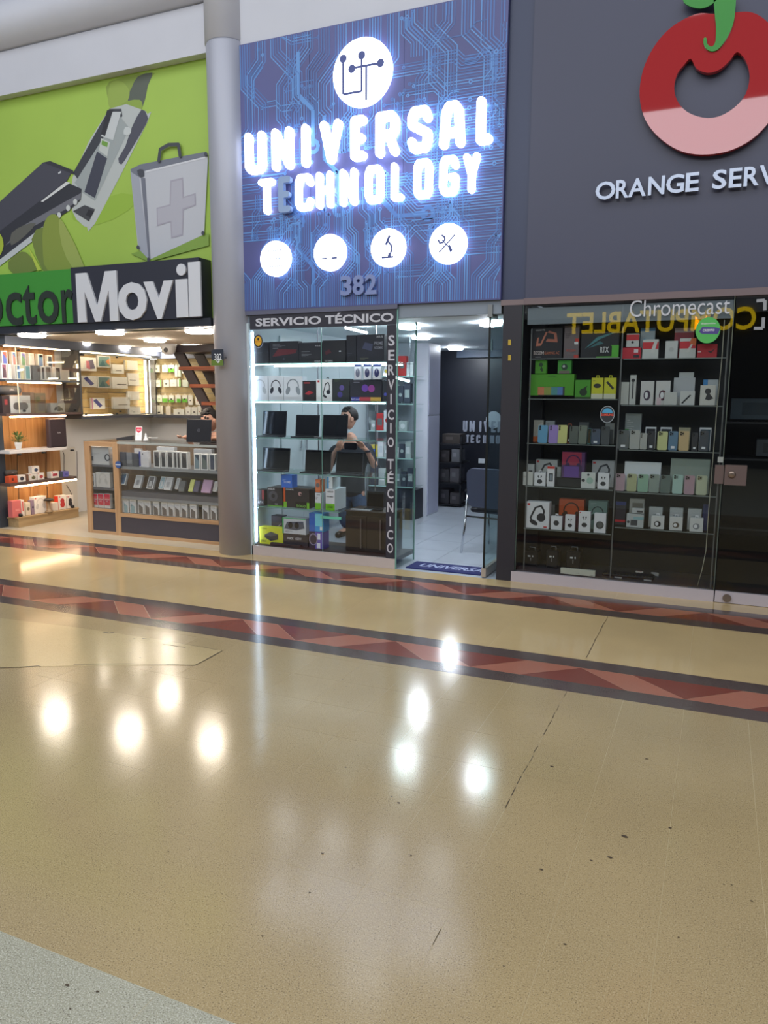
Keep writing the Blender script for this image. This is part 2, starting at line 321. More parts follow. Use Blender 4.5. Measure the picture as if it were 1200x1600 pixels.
for ch, a, b, t, bt in (('O', 430, 518, 815, 915), ('R', 521, 578, 810, 908), ('A', 576, 655, 800, 902), ('N', 665, 738, 792, 893), ('G', 745, 825, 782, 888), ('E', 832, 891, 776, 880), ('S', 952, 1015, 755, 865), ('E', 1026, 1082, 750, 862), ('R', 1092, 1160, 742, 855), ('V', 1160, 1240, 735, 845), ('I', 1250, 1268, 728, 838), ('C', 1280, 1350, 720, 832), ('E', 1362, 1420, 712, 826)):
    p = planeY([(a, (t+bt)/2), (b, (t+bt)/2)], FY-.05, fo); mb = MB(); textmb(mb, ch, p[0][0], p[1][0], 3.025, 3.155, FY-.03, SIL, .025, .02); part_of(mb.build('letter', None), sg)
# ================================================================ LIT CIRCUIT-BOARD SIGN
us = thing('illuminated_sign', 'blue circuit-board shop sign with glowing white letters and roundels', 'sign', (-2.95, FY, 2.33))
PB = M((84, 88, 142), .4, noise=.12, scale=1.2)
seams = [-4.205, onY(486, 260, FY).x, onY(631, 260, FY).x, -1.69]
for a, b in zip(seams, seams[1:]): part_of(B('panel', None, a+.0015, b-.0015, FY-.012, FY+.1, 2.335, 4.653, PB), us)
TR = [M((84, 128, 196), .4), M((98, 150, 214), .4), M((76, 110, 172), .4)]; TRW = M((84, 158, 220), .4)
tmb = MB(); X0, X1, Z0, Z1 = -4.195, -1.70, 2.345, 4.645
def offset(pl, d):
    out = []
    for i, p in enumerate(pl):
        a = pl[max(i-1, 0)]; b = pl[i]; c = pl[min(i+1, len(pl)-1)]
        def nn(p, q): L = math.hypot(q[0]-p[0], q[1]-p[1]); return (-(q[1]-p[1])/L, (q[0]-p[0])/L)
        n1 = nn(a, b) if i else nn(b, c); n2 = nn(b, c) if i < len(pl)-1 else n1
        k = 1+n1[0]*n2[0]+n1[1]*n2[1]; out.append((b[0]+d*(n1[0]+n2[0])/k, b[1]+d*(n1[1]+n2[1])/k))
    return out
def clip(p): return (min(max(p[0], X0), X1), min(max(p[1], Z0), Z1))
def bundle(x, z, ang, n, sp, segs, w, seed):
    r2 = random.Random(seed); pl = [(x, z)]; a = ang
    for L in segs:
        pl.append((pl[-1][0]+L*math.cos(a*math.pi/4), pl[-1][1]+L*math.sin(a*math.pi/4))); a += r2.choice((-1, 1)) if a == ang else (ang-a)
    for i in range(n):
        q = offset(pl, (i-(n-1)/2)*sp)
        if r2.random() < .8:
            e, f = q[-2], q[-1]; t = r2.uniform(.5, 1); q[-1] = (e[0]+(f[0]-e[0])*t, e[1]+(f[1]-e[1])*t)
        y = FY-.0125-.00012*r2.randint(1, 9); m = r2.choice(TR); inside = X0 < q[-1][0] < X1 and Z0 < q[-1][1] < Z1
        for p0, p1 in zip(q, q[1:]):
            if not (X0 < (p0[0]+p1[0])/2 < X1 and Z0 < (p0[1]+p1[1])/2 < Z1): inside = False; break
            c0, c1 = clip(p0), clip(p1)
            if math.hypot(c0[0]-c1[0], c0[1]-c1[1]) > .002: tmb.stroke([c0, c1], w, y, y, m, False)
        if inside:
            tmb.ell(q[-1][0], q[-1][1], w*1.9, w*1.9, y-.0002, y-.0002, m, 10); tmb.ell(q[-1][0], q[-1][1], w*.9, w*.9, y-.0003, y-.0003, PB, 8)
r3 = random.Random(11)
for k in range(20): bundle(X0+.06+k*.125, Z0, 2, 6, .021, [r3.uniform(.12, .4), r3.uniform(.08, .2), r3.uniform(.1, .35), r3.uniform(.06, .15), .2], .0095, k)
for k in range(16): bundle(X0+.1+k*.16, Z1, 6, 5, .025, [r3.uniform(.1, .35), r3.uniform(.08, .3), r3.uniform(.15, .5), r3.uniform(.06, .15), .2], .009, 50+k)
for k in range(7): bundle(X0, 3.0+k*.14, 0, 4, .025, [r3.uniform(.2, .6), r3.uniform(.08, .15), r3.uniform(.1, .3)], .008, 80+k)
for k in range(14): bundle(X1, 2.75+k*.11, 4, 5, .022, [r3.uniform(.2, .8), r3.uniform(.08, .25), r3.uniform(.2, .4)], .008, 110+k)
for k in range(38): bundle(r3.uniform(X0, X1), r3.uniform(Z0, Z1), r3.choice((0, 2, 4, 6)), r3.choice((1, 2, 3, 5)), .024, [r3.uniform(.06, .2), r3.uniform(.05, .15), r3.uniform(.05, .25)], .008, 150+k)
for k, (x, z, a) in enumerate(((-3.55, 4.5, 6), (-3.42, 2.35, 2), (-3.3, 3.95, 6), (-2.2, 3.65, 0), (-3.1, 3.2, 0), (-3.6, 3.35, 6))): bundle(x, z, a, 1, .02, [.35, .2, .3], .035, 300+k)
for px, py in ((775, 80), (734, 155), (733, 168), (734, 185), (735, 127), (767, 230), (772, 255)):
    p = onY(px, py, FY-.02); tmb.ell(p.x, p.z, .018, .018, FY-.0142, FY-.0142, TR[1], 12); tmb.ell(p.x, p.z, .008, .008, FY-.0144, FY-.0144, PB, 8)
o = tmb.build('circuit_print', None); o['kind'] = 'stuff'; part_of(o, us)
GL = M((236, 243, 255), .4, emit=3.2); DIM = M((150, 175, 215), .35)
STK = {'U': [[(0, 1), (0, .12), (.18, 0), (.82, 0), (1, .12), (1, 1)]], 'N': [[(0, 0), (0, 1), (1, 0), (1, 1)]], 'I': [[(.5, 0), (.5, 1)]], 'V': [[(0, 1), (.5, 0), (1, 1)]],
 'E': [[(1, 1), (0, 1), (0, 0), (1, 0)], [(0, .5), (.8, .5)]], 'R': [[(0, 0), (0, 1), (.8, 1), (1, .85), (1, .62), (.8, .48), (0, .48)], [(.6, .48), (1, 0)]],
 'S': [[(1, .8), (.85, 1), (.15, 1), (0, .85), (0, .65), (1, .38), (1, .15), (.85, 0), (.15, 0), (0, .18)]], 'A': [[(0, 0), (.12, .85), (.3, 1), (.7, 1), (.88, .85), (1, 0)], [(.1, .3), (.9, .3)]],
 'L': [[(0, 1), (0, 0), (1, 0)]], 'T': [[(0, 1), (1, 1)], [(.5, 1), (.5, 0)]], 'C': [[(1, .8), (.85, 1), (.15, 1), (0, .85), (0, .15), (.15, 0), (.85, 0), (1, .2)]], 'H': [[(0, 0), (0, 1)], [(1, 0), (1, 1)], [(0, .5), (1, .5)]],
 'O': [[(.15, 0), (0, .15), (0, .85), (.15, 1), (.85, 1), (1, .85), (1, .15), (.85, 0), (.15, 0)]], 'G': [[(1, .8), (.85, 1), (.15, 1), (0, .85), (0, .15), (.15, 0), (.85, 0), (1, .15), (1, .45), (.6, .45)]], 'Y': [[(0, 1), (.5, .45), (1, 1)], [(.5, .45), (.5, 0)]]}
def fat(mb, ch, x0, x1, z0, z1, wd, y0, y1, m):
    for pl in STK[ch]:
        q = [(x0+wd/2+a*(x1-x0-wd), z0+wd/2+b*(z1-z0-wd)) for a, b in pl] if ch != 'I' else [((x0+x1)/2, z0+wd/2+b*(z1-z0-wd)) for a, b in pl]
        mb.stroke(q, wd, y0, y1, m, True, 10)
fu = (360, 30, 2.6667)
for z0, z1, wd, row_ in ((3.53, 3.885, .072, (('U', 60, 143, 575), ('N', 172, 258, 560), ('I', 290, 332, 545), ('V', 373, 462, 525), ('E', 500, 565, 505), ('R', 604, 700, 490), ('S', 738, 836, 470), ('A', 870, 975, 453), ('L', 1024, 1092, 432))),
                        (3.17, 3.475, .056, (('T', 117, 182, 768), ('E', 200, 252, 758), ('C', 270, 342, 750), ('H', 357, 425, 742), ('N', 455, 525, 728), ('O', 560, 633, 716), ('L', 668, 720, 704), ('O', 762, 838, 694), ('G', 870, 948, 680), ('Y', 968, 1037, 670)))):
    for i, (ch, a, b, cy) in enumerate(row_):
        p = planeY([(a, cy), (b, cy)], FY-.07, fu); off = z1 < 3.6 and i == 1
        mb = MB(); fat(mb, ch, p[0][0], p[1][0], z0, z1, wd, FY-.075, FY-.03, DIM if off else GL); o = part_of(mb.build('letter', None), us)
        if off: o['label'] = 'unlit letter E'
INK = M((70, 84, 150), .4)
def roundel(cx, cy, rpx, deco):
    c = onY(fu[0]+cx/fu[2], fu[1]+cy/fu[2], FY-.07); r = rpx; mb = MB(); mb.ell(c.x, c.z, r, r, FY-.07, FY-.03, GL, 40); o = part_of(mb.build('roundel', None), us)
    k = MB(); deco(k, c.x, c.z, r, FY-.0715); part_of(k.build('icon_print', None), o)
def d_logo(k, x, z, r, y):
    u = r/.5; S = lambda pts: k.stroke([(x+a*u, z+b*u) for a, b in pts], .019, y, y, INK, False)
    S([(-.32, .2), (-.32, -.28), (0, -.28), (0, .2)]); S([(-.16, .08), (.3, .08)]); S([(.08, .08), (.08, -.42)])
    for a, b in ((-.32, .24), (0, .24), (-.17, .07), (.32, .08)): k.ell(x+a*u, z+b*u, .062*u, .062*u, y-.0004, y-.0004, INK, 20)
def d_chip(k, x, z, r, y):
    for i in range(8):
        for s in (-1, 1): k.ell(x+(-.42+.12*i)*r, z+s*.45*r, .04*r, .05*r, y, y, INK, 6)
    for i in range(4): k.poly([(x+(-.35+.2*i)*r, z-.03*r), (x+(-.25+.2*i)*r, z-.03*r), (x+(-.25+.2*i)*r, z+.03*r), (x+(-.35+.2*i)*r, z+.03*r)], y, y, DIM)
def d_laptop(k, x, z, r, y):
    k.stroke([(x-.5*r, z-.32*r), (x-.15*r, z-.32*r)], .09*r, y, y, INK, False); k.stroke([(x+.15*r, z-.32*r), (x+.5*r, z-.32*r)], .09*r, y, y, INK, False); k.stroke([(x-.4*r, z-.2*r), (x-.4*r, z+.35*r), (x+.4*r, z+.35*r), (x+.4*r, z-.2*r)], .03*r, y, y, DIM, False)
def d_scope(k, x, z, r, y):
    k.stroke([(x-.35*r, z-.5*r), (x+.35*r, z-.5*r)], .1*r, y, y, INK, False); k.stroke([(x-.1*r, z+.15*r), (x+.12*r, z+.62*r)], .14*r, y, y, INK, False); k.stroke([(x+.12*r, z+.62*r), (x+.16*r, z+.72*r)], .03*r, y, y, INK, False)
    k.stroke([(x+.05*r, z+.3*r), (x+.22*r, z+.1*r), (x+.26*r, z-.1*r), (x+.15*r, z-.35*r)], .1*r, y, y, INK); k.poly([(x, z-.48*r), (x+.22*r, z-.48*r), (x+.16*r, z-.28*r), (x+.05*r, z-.3*r)], y, y, INK)
def d_tools(k, x, z, r, y):
    k.stroke([(x-.45*r, z-.4*r), (x+.4*r, z+.42*r)], .07*r, y, y, INK, False); k.stroke([(x-.3*r, z+.2*r), (x+.1*r, z-.2*r)], .06*r, y, y, INK, False); k.poly([(x+.02*r, z-.1*r), (x+.12*r, z-.05*r), (x+.28*r, z-.35*r), (x+.14*r, z-.45*r)], y, y, INK)
    k.stroke([(x-.5*r, z+.2*r), (x-.42*r, z+.05*r), (x-.25*r, z+.08*r), (x-.15*r, z+.2*r), (x-.18*r, z+.34*r), (x-.3*r, z+.42*r)], .09*r, y, y, INK)
roundel(547, 220, .268, d_logo); roundel(185, 997, .155, d_chip); roundel(412, 972, .155, d_laptop); roundel(655, 952, .157, d_scope); roundel(905, 935, .16, d_tools)
p = planeY([(457, 1130), (612, 1128)], FY-.04, fu)
for i, ch in enumerate('382'):
    w3 = (p[1][0]-p[0][0])/3; mb = MB(); textmb(mb, ch, p[0][0]+i*w3+.004, p[0][0]+(i+1)*w3-.006, 2.425, 2.595, FY-.015, M((128, 142, 190), .4), .03, .03); part_of(mb.build('numeral', None), us)
# ================================================================ PRODUCTS
ORD = 'first second third fourth fifth sixth seventh eighth ninth tenth eleventh twelfth thirteenth fourteenth fifteenth'.split()
def art(mb, w, h, a, y=-.0006):
    k = a[0]; c = M(a[1], .4) if len(a) > 1 and a[1] else None; X = lambda u: (u-.5)*w; Z = lambda v: v*h; s = min(w, h)
    R = lambda x0, x1, z0, z1, m, yy=y: mb.poly([(X(x0), Z(z0)), (X(x1), Z(z0)), (X(x1), Z(z1)), (X(x0), Z(z1))], yy, yy, m)
    y2 = y-.0003
    if k == 'rect': R(a[2], a[3], a[4], a[5], c)
    elif k == 'poly': mb.poly([(X(u), Z(v)) for u, v in a[2]], y, y, c)
    elif k == 'dot': mb.ell(X(a[2]), Z(a[3]), a[4]*s, a[4]*s*(a[5] if len(a) > 5 else 1), y2, y2, c, 16)
    elif k == 'txt': textmb(mb, a[2], X(a[3]), X(a[4]), Z(a[5]), Z(a[6]), y2, c, 0, .01)
    elif k == 'hp':
        ps = [(X(.5)+.30*s*math.cos(t), Z(.58)+.34*s*math.sin(t)) for t in [math.pi*i/8 for i in range(9)]]; mb.stroke(ps, .055*s, y, y, c, True, 6)
        for q in (-1, 1): mb.ell(X(.5)+q*.27*s, Z(.42), .11*s, .2*s, y2, y2, c, 16, q*.35)
    elif k == 'hps':
        ps = [(X(.5)-.22*s, Z(.2)), (X(.5)-.3*s, Z(.4)), (X(.5)-.1*s, Z(.78)), (X(.5)+.15*s, Z(.86)), (X(.5)+.28*s, Z(.68)), (X(.5)+.25*s, Z(.45))]; mb.stroke(ps, .08*s, y, y, c, True, 8)
        mb.ell(X(.5)+.16*s, Z(.42), .19*s, .19*s, y2, y2, c, 18); mb.ell(X(.5)-.16*s, Z(.22), .2*s, .1*s, y2-.0002, y2-.0002, c, 14, -.5)
    elif k == 'buds':
        mb.ell(X(.5), Z(.34), .24*s, .2*s, y, y, c, 18)
        for q in (-1, 1): mb.ell(X(.5)+q*.13*s, Z(.72), .06*s, .09*s, y, y, c, 10); mb.stroke([(X(.5)+q*.13*s, Z(.72)), (X(.5)+q*.08*s, Z(.6))], .04*s, y2, y2, c, False)
    elif k == 'ph':                  # phone front picture
        R(.16, .84, .07, .93, c); cc = M(a[2], .3) if len(a) > 2 else c
        mb.poly([(X(.2), Z(.1)), (X(.8), Z(.1)), (X(.8), Z(.55)), (X(.2), Z(.85))], y2, y2, cc)
    elif k == 'ph2':                 # phone back picture rising from the lower edge
        mb.poly([(X(.14), Z(.02)), (X(.8), Z(.02)), (X(.8), Z(.42)), (X(.14), Z(.62))], y, y, c)
        R(.14, .8, .72, .745, M((150, 150, 155)), y2)
        for u in (.22, .34): mb.ell(X(u), Z(.46), .045*w, .045*w, y2, y2, BLACK, 8)
    elif k == 'cap': mb.stroke([(X(.28), Z(.4)), (X(.72), Z(.4))], .42*h, y, y, c, True, 14)
    elif k == 'cup': mb.ell(X(.5), Z(.45), .2*w, .36*h, y, y, c, 20)
    elif k == 'mouse': mb.ell(X(.5), Z(.42), .3*w, .3*h, y, y, c, 18); mb.stroke([(X(.5), Z(.45)), (X(.5), Z(.7))], .05*w, y2, y2, M((210, 215, 225)), False)
    elif k == 'watch': mb.ell(X(.5), Z(.4), .26*w, .22*h, y, y, c, 18); mb.ell(X(.45), Z(.4), .13*w, .14*h, y2, y2, WHITE, 14)
    elif k == 'lines':
        for i in range(a[2]): R(.12, .12+.5*((i*7) % 5+3)/8, a[3]+i*.06, a[3]+i*.06+.02, c)
    elif k == 'psu':
        mb.poly([(X(.22), Z(.55)), (X(.5), Z(.75)), (X(.8), Z(.62)), (X(.8), Z(.32)), (X(.48), Z(.2)), (X(.22), Z(.38))], y, y, c); mb.poly([(X(.22), Z(.55)), (X(.5), Z(.75)), (X(.8), Z(.62)), (X(.5), Z(.46))], y2, y2, M((84, 88, 94)))
    elif k == 'gpu':
        mb.poly([(X(.08), Z(.3)), (X(.2), Z(.72)), (X(.9), Z(.82)), (X(.95), Z(.4)), (X(.6), Z(.25))], y, y, c)
        for u in (.35, .62): mb.ell(X(u), Z(.55), .16*s, .2*s, y2, y2, M((30, 30, 34)), 16)
    elif k == 'tab': mb.poly([(X(.5), Z(.12)), (X(.92), Z(.2)), (X(.78), Z(.85)), (X(.42), Z(.72))], y, y, c); mb.poly([(X(.36), Z(.2)), (X(.6), Z(.13)), (X(.55), Z(.7)), (X(.36), Z(.75))], y2, y2, M(a[2] if len(a) > 2 else a[1]))
    elif k == 'phd':                 # slanting phone
        mb.poly([(X(.12), Z(.75)), (X(.35), Z(.92)), (X(.8), Z(.3)), (X(.58), Z(.12))], y, y, c)
def mk_box(nm, w, h, d, col, arts, loc, rz, rx=0, tab=None, side=None, skew=None):
    mb = MB(); m = M(col, .5); mb.bbox(-w/2, w/2, 0, d, 0, h, m, .0015)
    if side: mb.box(-w/2-.0006, -w/2, .002, d-.002, .002, h-.002, M(side))
    o = mb.build(nm, None, loc, rz, rx)
    if arts:
        k = MB()
        for i, a in enumerate(arts): art(k, w, h, a, -.0006-.0006*i)
        if k.v: k.build('print', o)
    if tab:
        k = MB(); t = min(.02, h*.2); k.box(-.012 if w < .14 else -w*.16, .012 if w < .14 else w*.16, d*.3, d*.3+.001, h+t*.6, h+t, M(tab)); x = .012 if w < .14 else w*.16
        k.box(-x, -x+.004, d*.3, d*.3+.001, h-.001, h+t*.6, M(tab)); k.box(x-.004, x, d*.3, d*.3+.001, h-.001, h+t*.6, M(tab)); k.build('hanging_tab', o)
    return o
def rrect(x0, x1, z0, z1, r, n=3):
    out = []
    for cx, cz, a0 in ((x1-r, z0+r, -90), (x1-r, z1-r, 0), (x0+r, z1-r, 90), (x0+r, z0+r, 180)):
        for i in range(n+1): t = math.radians(a0+90*i/n); out.append((cx+r*math.cos(t), cz+r*math.sin(t)))
    return out
def mk_phone(w, h, col, loc, rz, rx, lens='tri', tag_=False):
    mb = MB(); mb.poly(rrect(-w/2, w/2, 0, h, w*.14), 0, .008, M(col, .3)); o = mb.build('display_phone', None, loc, rz, rx)
    k = MB(); L = M((30, 30, 36), .15)
    if lens == 'tri':
        k.poly(rrect(-w*.42, w*.02, h*.76, h*.97, w*.1), -.0015, 0, M(tuple(int(v*.82) for v in col), .3))
        for u, v in ((-.3, .92), (-.3, .82), (-.12, .87)): k.ell(w*u, h*v, w*.085, w*.085, -.003, -.0015, L, 12)
    elif lens == 'col':
        for v in (.93, .84, .75): k.ell(-w*.3, h*v, w*.085, w*.085, -.002, 0, L, 12)
    else: k.poly(rrect(-w*.45, w*.45, h*.03, h*.97, w*.1), -.0006, 0, L)
    k.build('camera_lenses' if lens in ('tri', 'col') else 'screen', o)
    if tag_: B('price_tag', o, -w*.2, w*.2, -.0012, -.0002, h*.1, h*.22, WHITE)
    return o
def mk_laptop(w, h, loc, rz=0, col=(30, 32, 38), open_=True, back=False, emblem=None, tilt=.12, scr=None):
    o = bpy.data.objects.new('laptop', None); COL.objects.link(o); o.location = loc; o.rotation_euler = (0, 0, rz)
    m = M(col, .35, .2)
    if open_:
        yo = 0 if back else -w*.36; mb = MB(); mb.bbox(-w/2, w/2, 0, w*(.64 if back else .38), 0, .014, m, .004); b = mb.build('base', o, (0, yo, 0))
        k = MB()
        for r in range(5):
            for c_ in range(12): k.box(-w*.42+c_*w*.07, -w*.42+c_*w*.07+w*.055, w*(.3-.04*r if not back else .3+.05*r), w*(.325-.04*r if not back else .335+.05*r), .014, .0155, M((16, 16, 18)))
        k.build('keyboard', b)['kind'] = 'stuff'
    y = 0
    mb = MB(); mb.bbox(-w/2, w/2, 0, .007, 0, h, m, .003); l = mb.build('lid', o, (0, y, .014 if open_ else 0), 0, -tilt if not back else -.1)
    if not back: B('screen', l, -w/2+.008, w/2-.008, -.0008, 0, .012, h-.008, M(scr or (20, 23, 30), .12))
    elif emblem:
        k = MB(); ps = [(0+.016*math.cos(t), h*.5+.016*math.sin(t)) for t in [i*math.pi/8 for i in range(17)]]; k.stroke(ps, .003, -.0008, -.0008, STEEL, False); textmb(k, emblem, -.011, .011, h*.5-.005, h*.5+.005, -.0008, STEEL, 0, .01); k.build('emblem', l)
    return o
def solve(ax, D, px, z):
    y = 700
    for _ in range(4): p = (onY if ax == 'Y' else onX)(px, y, D); p.z = z; y = pr(p)[1]
    return p
def row(ax, D, z, fr, grp, anchor, items, lift=.001):
    """each item: kind, left px, right px, top px, words, options"""
    base_rz = 0 if ax == 'Y' else math.pi/2; out = []
    for i, it in enumerate(items):
        kind, l, r, t, words = it[:5]; o = dict(it[5]) if len(it) > 5 else {}
        zz = o.get('z', z)
        if 'base' in o: zz = (onY if ax == 'Y' else onX)(fr[0]+(l+r)/2/fr[2], fr[1]+o['base']/fr[2], D).z
        DD = D+(o.get('dy', 0) if ax == 'Y' else -o.get('dy', 0))
        if o.get('hang'): pass
        a = solve(ax, DD, fr[0]+l/fr[2], zz); b = solve(ax, DD, fr[0]+r/fr[2], zz); top = (onY if ax == 'Y' else onX)(fr[0]+(l+r)/2/fr[2], fr[1]+t/fr[2], DD).z
        w = (b-a).length-.0016; h = max(.02, top-zz-.001); d = o.get('d', min(.07, max(.02, w*.45))); loc = ((a.x+b.x)/2, (a.y+b.y)/2, zz+lift); rz = base_rz+o.get('rz', 0); rx = -o.get('tilt', 0)
        lab = words+', '+ORD[i]+' '+anchor; cat = o.get('cat', 'box')
        if kind == 'box': ob = mk_box(o.get('name', 'product_box'), w, h, d, o.get('c', (225, 227, 230)), o.get('a'), loc, rz, rx, o.get('tab'), o.get('side'))
        elif kind == 'phone': ob = mk_phone(w, h, o.get('c', (120, 120, 120)), loc, rz, rx or -.12, o.get('lens', 'tri'), o.get('tag')); cat = 'phone'
        elif kind == 'laptop': ob = mk_laptop(w, h, loc, rz, o.get('c', (30, 32, 38)), o.get('open', True), o.get('back', False), None, o.get('tilt', .12)); cat = 'laptop'
        elif kind == 'fn': ob = o['f'](w, h, loc, rz)
        tag(ob, lab, cat, grp); out.append(ob)
    return out
BK = (34, 35, 42); WH = (226, 228, 232); GY = (150, 154, 160)
# ================================================================ SHOP 382: display case
CY = 6.69
case = thing('display_case', 'tall glass display case with lit glass shelves and black lettering bands', 'display case', (-3.36, FY, 0))
P = lambda name, *a, **k: part_of(B(name, None, *a, **k), case)
ALU = M((196, 184, 182), .4, .1, noise=.03, scale=3)
P('plinth', -4.14, -2.61, FY, FY+.03, 0, .092, ALU); P('base_panel', -4.12, -2.61, FY+.03, CY, .06, .1, M((52, 46, 44), .5))
xs_ = onY(502, 600, FY).x
for a, b in ((-4.125, xs_-.002), (xs_+.002, -2.608)): P('glass_pane', a, b, FY+.004, FY+.012, .092, 2.33, GLASS)
P('pane_edge', xs_-.002, xs_+.002, FY+.004, FY+.012, .1, 2.16, EDGE)
P('side_glass', -2.608, -2.6, FY+.004, CY, .0, 2.29, GLASSG)
P('pane_edge', -2.61, -2.598, FY+.002, FY+.012, 0, 2.3, EDGE); P('pane_edge', -2.61, -2.598, CY-.004, CY+.004, 0, 2.29, EDGE)
BAND = M((46, 45, 56), .5)
P('lettering_band', -4.11, -2.612, FY-.001, FY+.003, 2.165, 2.30, BAND); P('lettering_band', -2.70, -2.612, FY-.001, FY+.003, .094, 2.164, BAND)
P('top_rail', -4.15, -2.6, FY-.012, FY+.05, 2.298, 2.336, M((96, 98, 118), .5))
LT = M((196, 196, 204), .5)
k = MB(); a = onY(400, 500, FY).x; b = onY(511-12, 500, FY).x
textmb(k, 'SERVICIO', onY(399.5, 503, FY).x, onY(502, 503, FY).x, 2.192, 2.265, FY-.002, LT, 0, .03); textmb(k, 'TÉCNICO', onY(508, 500, FY).x, onY(615, 498, FY).x, 2.192, 2.285, FY-.002, LT, 0, .03); part_of(k.build('lettering', None), case)
k = MB()
for ch, y in zip('SERVICIO', (532, 555, 578, 601, 623.5, 648, 669, 691)): 
    z = onY(612, y, FY).z; k = MB(); textmb(k, ch, -2.657-(.007 if ch == 'I' else .03), -2.657+(.007 if ch == 'I' else .03), z-.045, z+.045, FY-.002, LT, 0, .02); part_of(k.build('letter'), case)
for ch, y in zip('TÉCNICO', (725, 747, 771, 792.5, 814.5, 835.5, 856.5)):
    z = onY(609, y, FY).z; k = MB(); textmb(k, ch, -2.657-(.007 if ch == 'I' else .03), -2.657+(.007 if ch == 'I' else .03), z-.045, z+(.045 if ch != 'É' else .065), FY-.002, LT, 0, .02); part_of(k.build('letter'), case)
SH = [1.852, 1.502, 1.156, .823]
for z in SH:
    o = P('glass_shelf', -4.115, -2.615, FY+.03, CY-.02, z-.009, z-.001, GLASSG); P('shelf_edge', -4.115, -2.615, FY+.026, FY+.031, z-.009, z-.001, EDGE)
P('glass_shelf', -4.115, -3.18, FY+.03, CY-.02, .474, .482, GLASSG); P('shelf_edge', -4.115, -3.18, FY+.026, FY+.031, .474, .482, EDGE)
P('shelf_edge', -3.4, -3.18, FY+.05, FY+.062, .405, .43, M((120, 220, 190), .3))
LED = M((235, 250, 255), .4, emit=16)
for z in (1.852, 1.502): P('led_strip', -4.10, -2.72, FY+.014, FY+.02, z-.016, z-.010, LED)
P('led_strip', -4.122, -4.116, FY+.05, FY+.058, .12, 2.15, M((215, 235, 255), .4, emit=11)); P('led_strip', -4.122, -4.116, FY+.062, FY+.07, .12, 2.15, M((215, 235, 255), .4, emit=11))
P('led_strip', -4.10, -2.72, CY-.05, CY-.04, 1.835, 1.842, LED)
for x in (-3.62, -3.0): P('post', x-.004, x+.004, CY-.03, CY-.022, .1, 2.3, STEEL)
for z in (.48, .823, 1.156, 1.5, 1.85): part_of(MB().lathe([(.008, z-.02), (.012, z-.01), (.008, z)], CHROME, -4.09, FY+.06, 10).build('bracket'), case)
# round sticker
k = MB(); c = onY(403.5, 533, FY); k.ell(c.x, c.z, .053, .064, FY+.0005, FY+.002, M((150, 160, 185)), 28); k.ell(c.x, c.z, .047, .058, FY-.0002, FY, BLACK, 28); k.ell(c.x, c.z, .037, .046, FY-.0008, FY-.0002, M((222, 170, 40)), 24); k.ell(c.x, c.z+.018, .01, .014, FY-.0012, FY-.0008, BLACK, 10); textmb(k, 'INSTALADOR', c.x-.032, c.x+.032, c.z-.01, c.z+.001, FY-.0012, M((200, 60, 30)), 0, .02); tag(k.build('round_sticker'), 'small round black and yellow sticker in the display case top corner', 'sticker')
U1 = (380, 470, 4.615); U2 = (380, 660, 4.615); g = 'computer part boxes on the lit glass shelves'; D1 = FY+.075
row('Y', D1, 1.852, U1, g, 'on the top glass shelf', [
 ('box', 76, 186, 300, 'small plain black component box', {'c': (36, 36, 44), 'd': .2, 'a': [('lines', (60, 62, 72), 3, .4)]}),
 ('box', 190, 400, 292, 'long black motherboard box with red picture', {'c': (34, 35, 44), 'd': .07, 'a': [('poly', (96, 40, 48), [(.1, .3), (.9, .45), (.95, .62), (.3, .66)]), ('lines', (120, 122, 132), 4, .68), ('dot', (70, 72, 84), .5, .2, .05)]}),
 ('box', 402, 566, 300, 'black box printed with four small spec lines', {'c': (34, 35, 44), 'd': .07, 'a': [('txt', (190, 192, 200), 'ASUS', .72, .95, .8, .86), ('lines', (110, 112, 120), 5, .3), ('txt', (190, 192, 200), 'PRIME', .7, .95, .05, .11)]}),
 ('box', 570, 740, 284, 'matte black box with tiny white label', {'c': (32, 33, 40), 'd': .1, 'a': [('rect', (210, 212, 220), .72, .8, .48, .53), ('poly', (80, 36, 44), [(.15, .35), (.4, .45), (.3, .6), (.12, .5)]), ('txt', (200, 202, 208), 'TUF GAMING', .1, .45, .04, .12)]}),
 ('box', 744, 816, 248, 'upright narrow black box', {'c': (30, 32, 42), 'd': .12, 'a': [('lines', (56, 60, 74), 3, .2)]}),
 ('box', 819, 1016, 243, 'tall black motherboard box lettered in white', {'c': (34, 36, 48), 'd': .1, 'a': [('txt', (205, 205, 212), 'ASUS', .72, .95, .88, .95), ('txt', (140, 142, 154), 'PRIME', .64, .96, .62, .74), ('txt', (140, 142, 154), 'A520M-K', .64, .96, .47, .57), ('poly', (66, 70, 96), [(.2, .5), (.55, .4), (.6, .65), (.3, .72)]), ('lines', (100, 100, 84), 2, .08)]})])
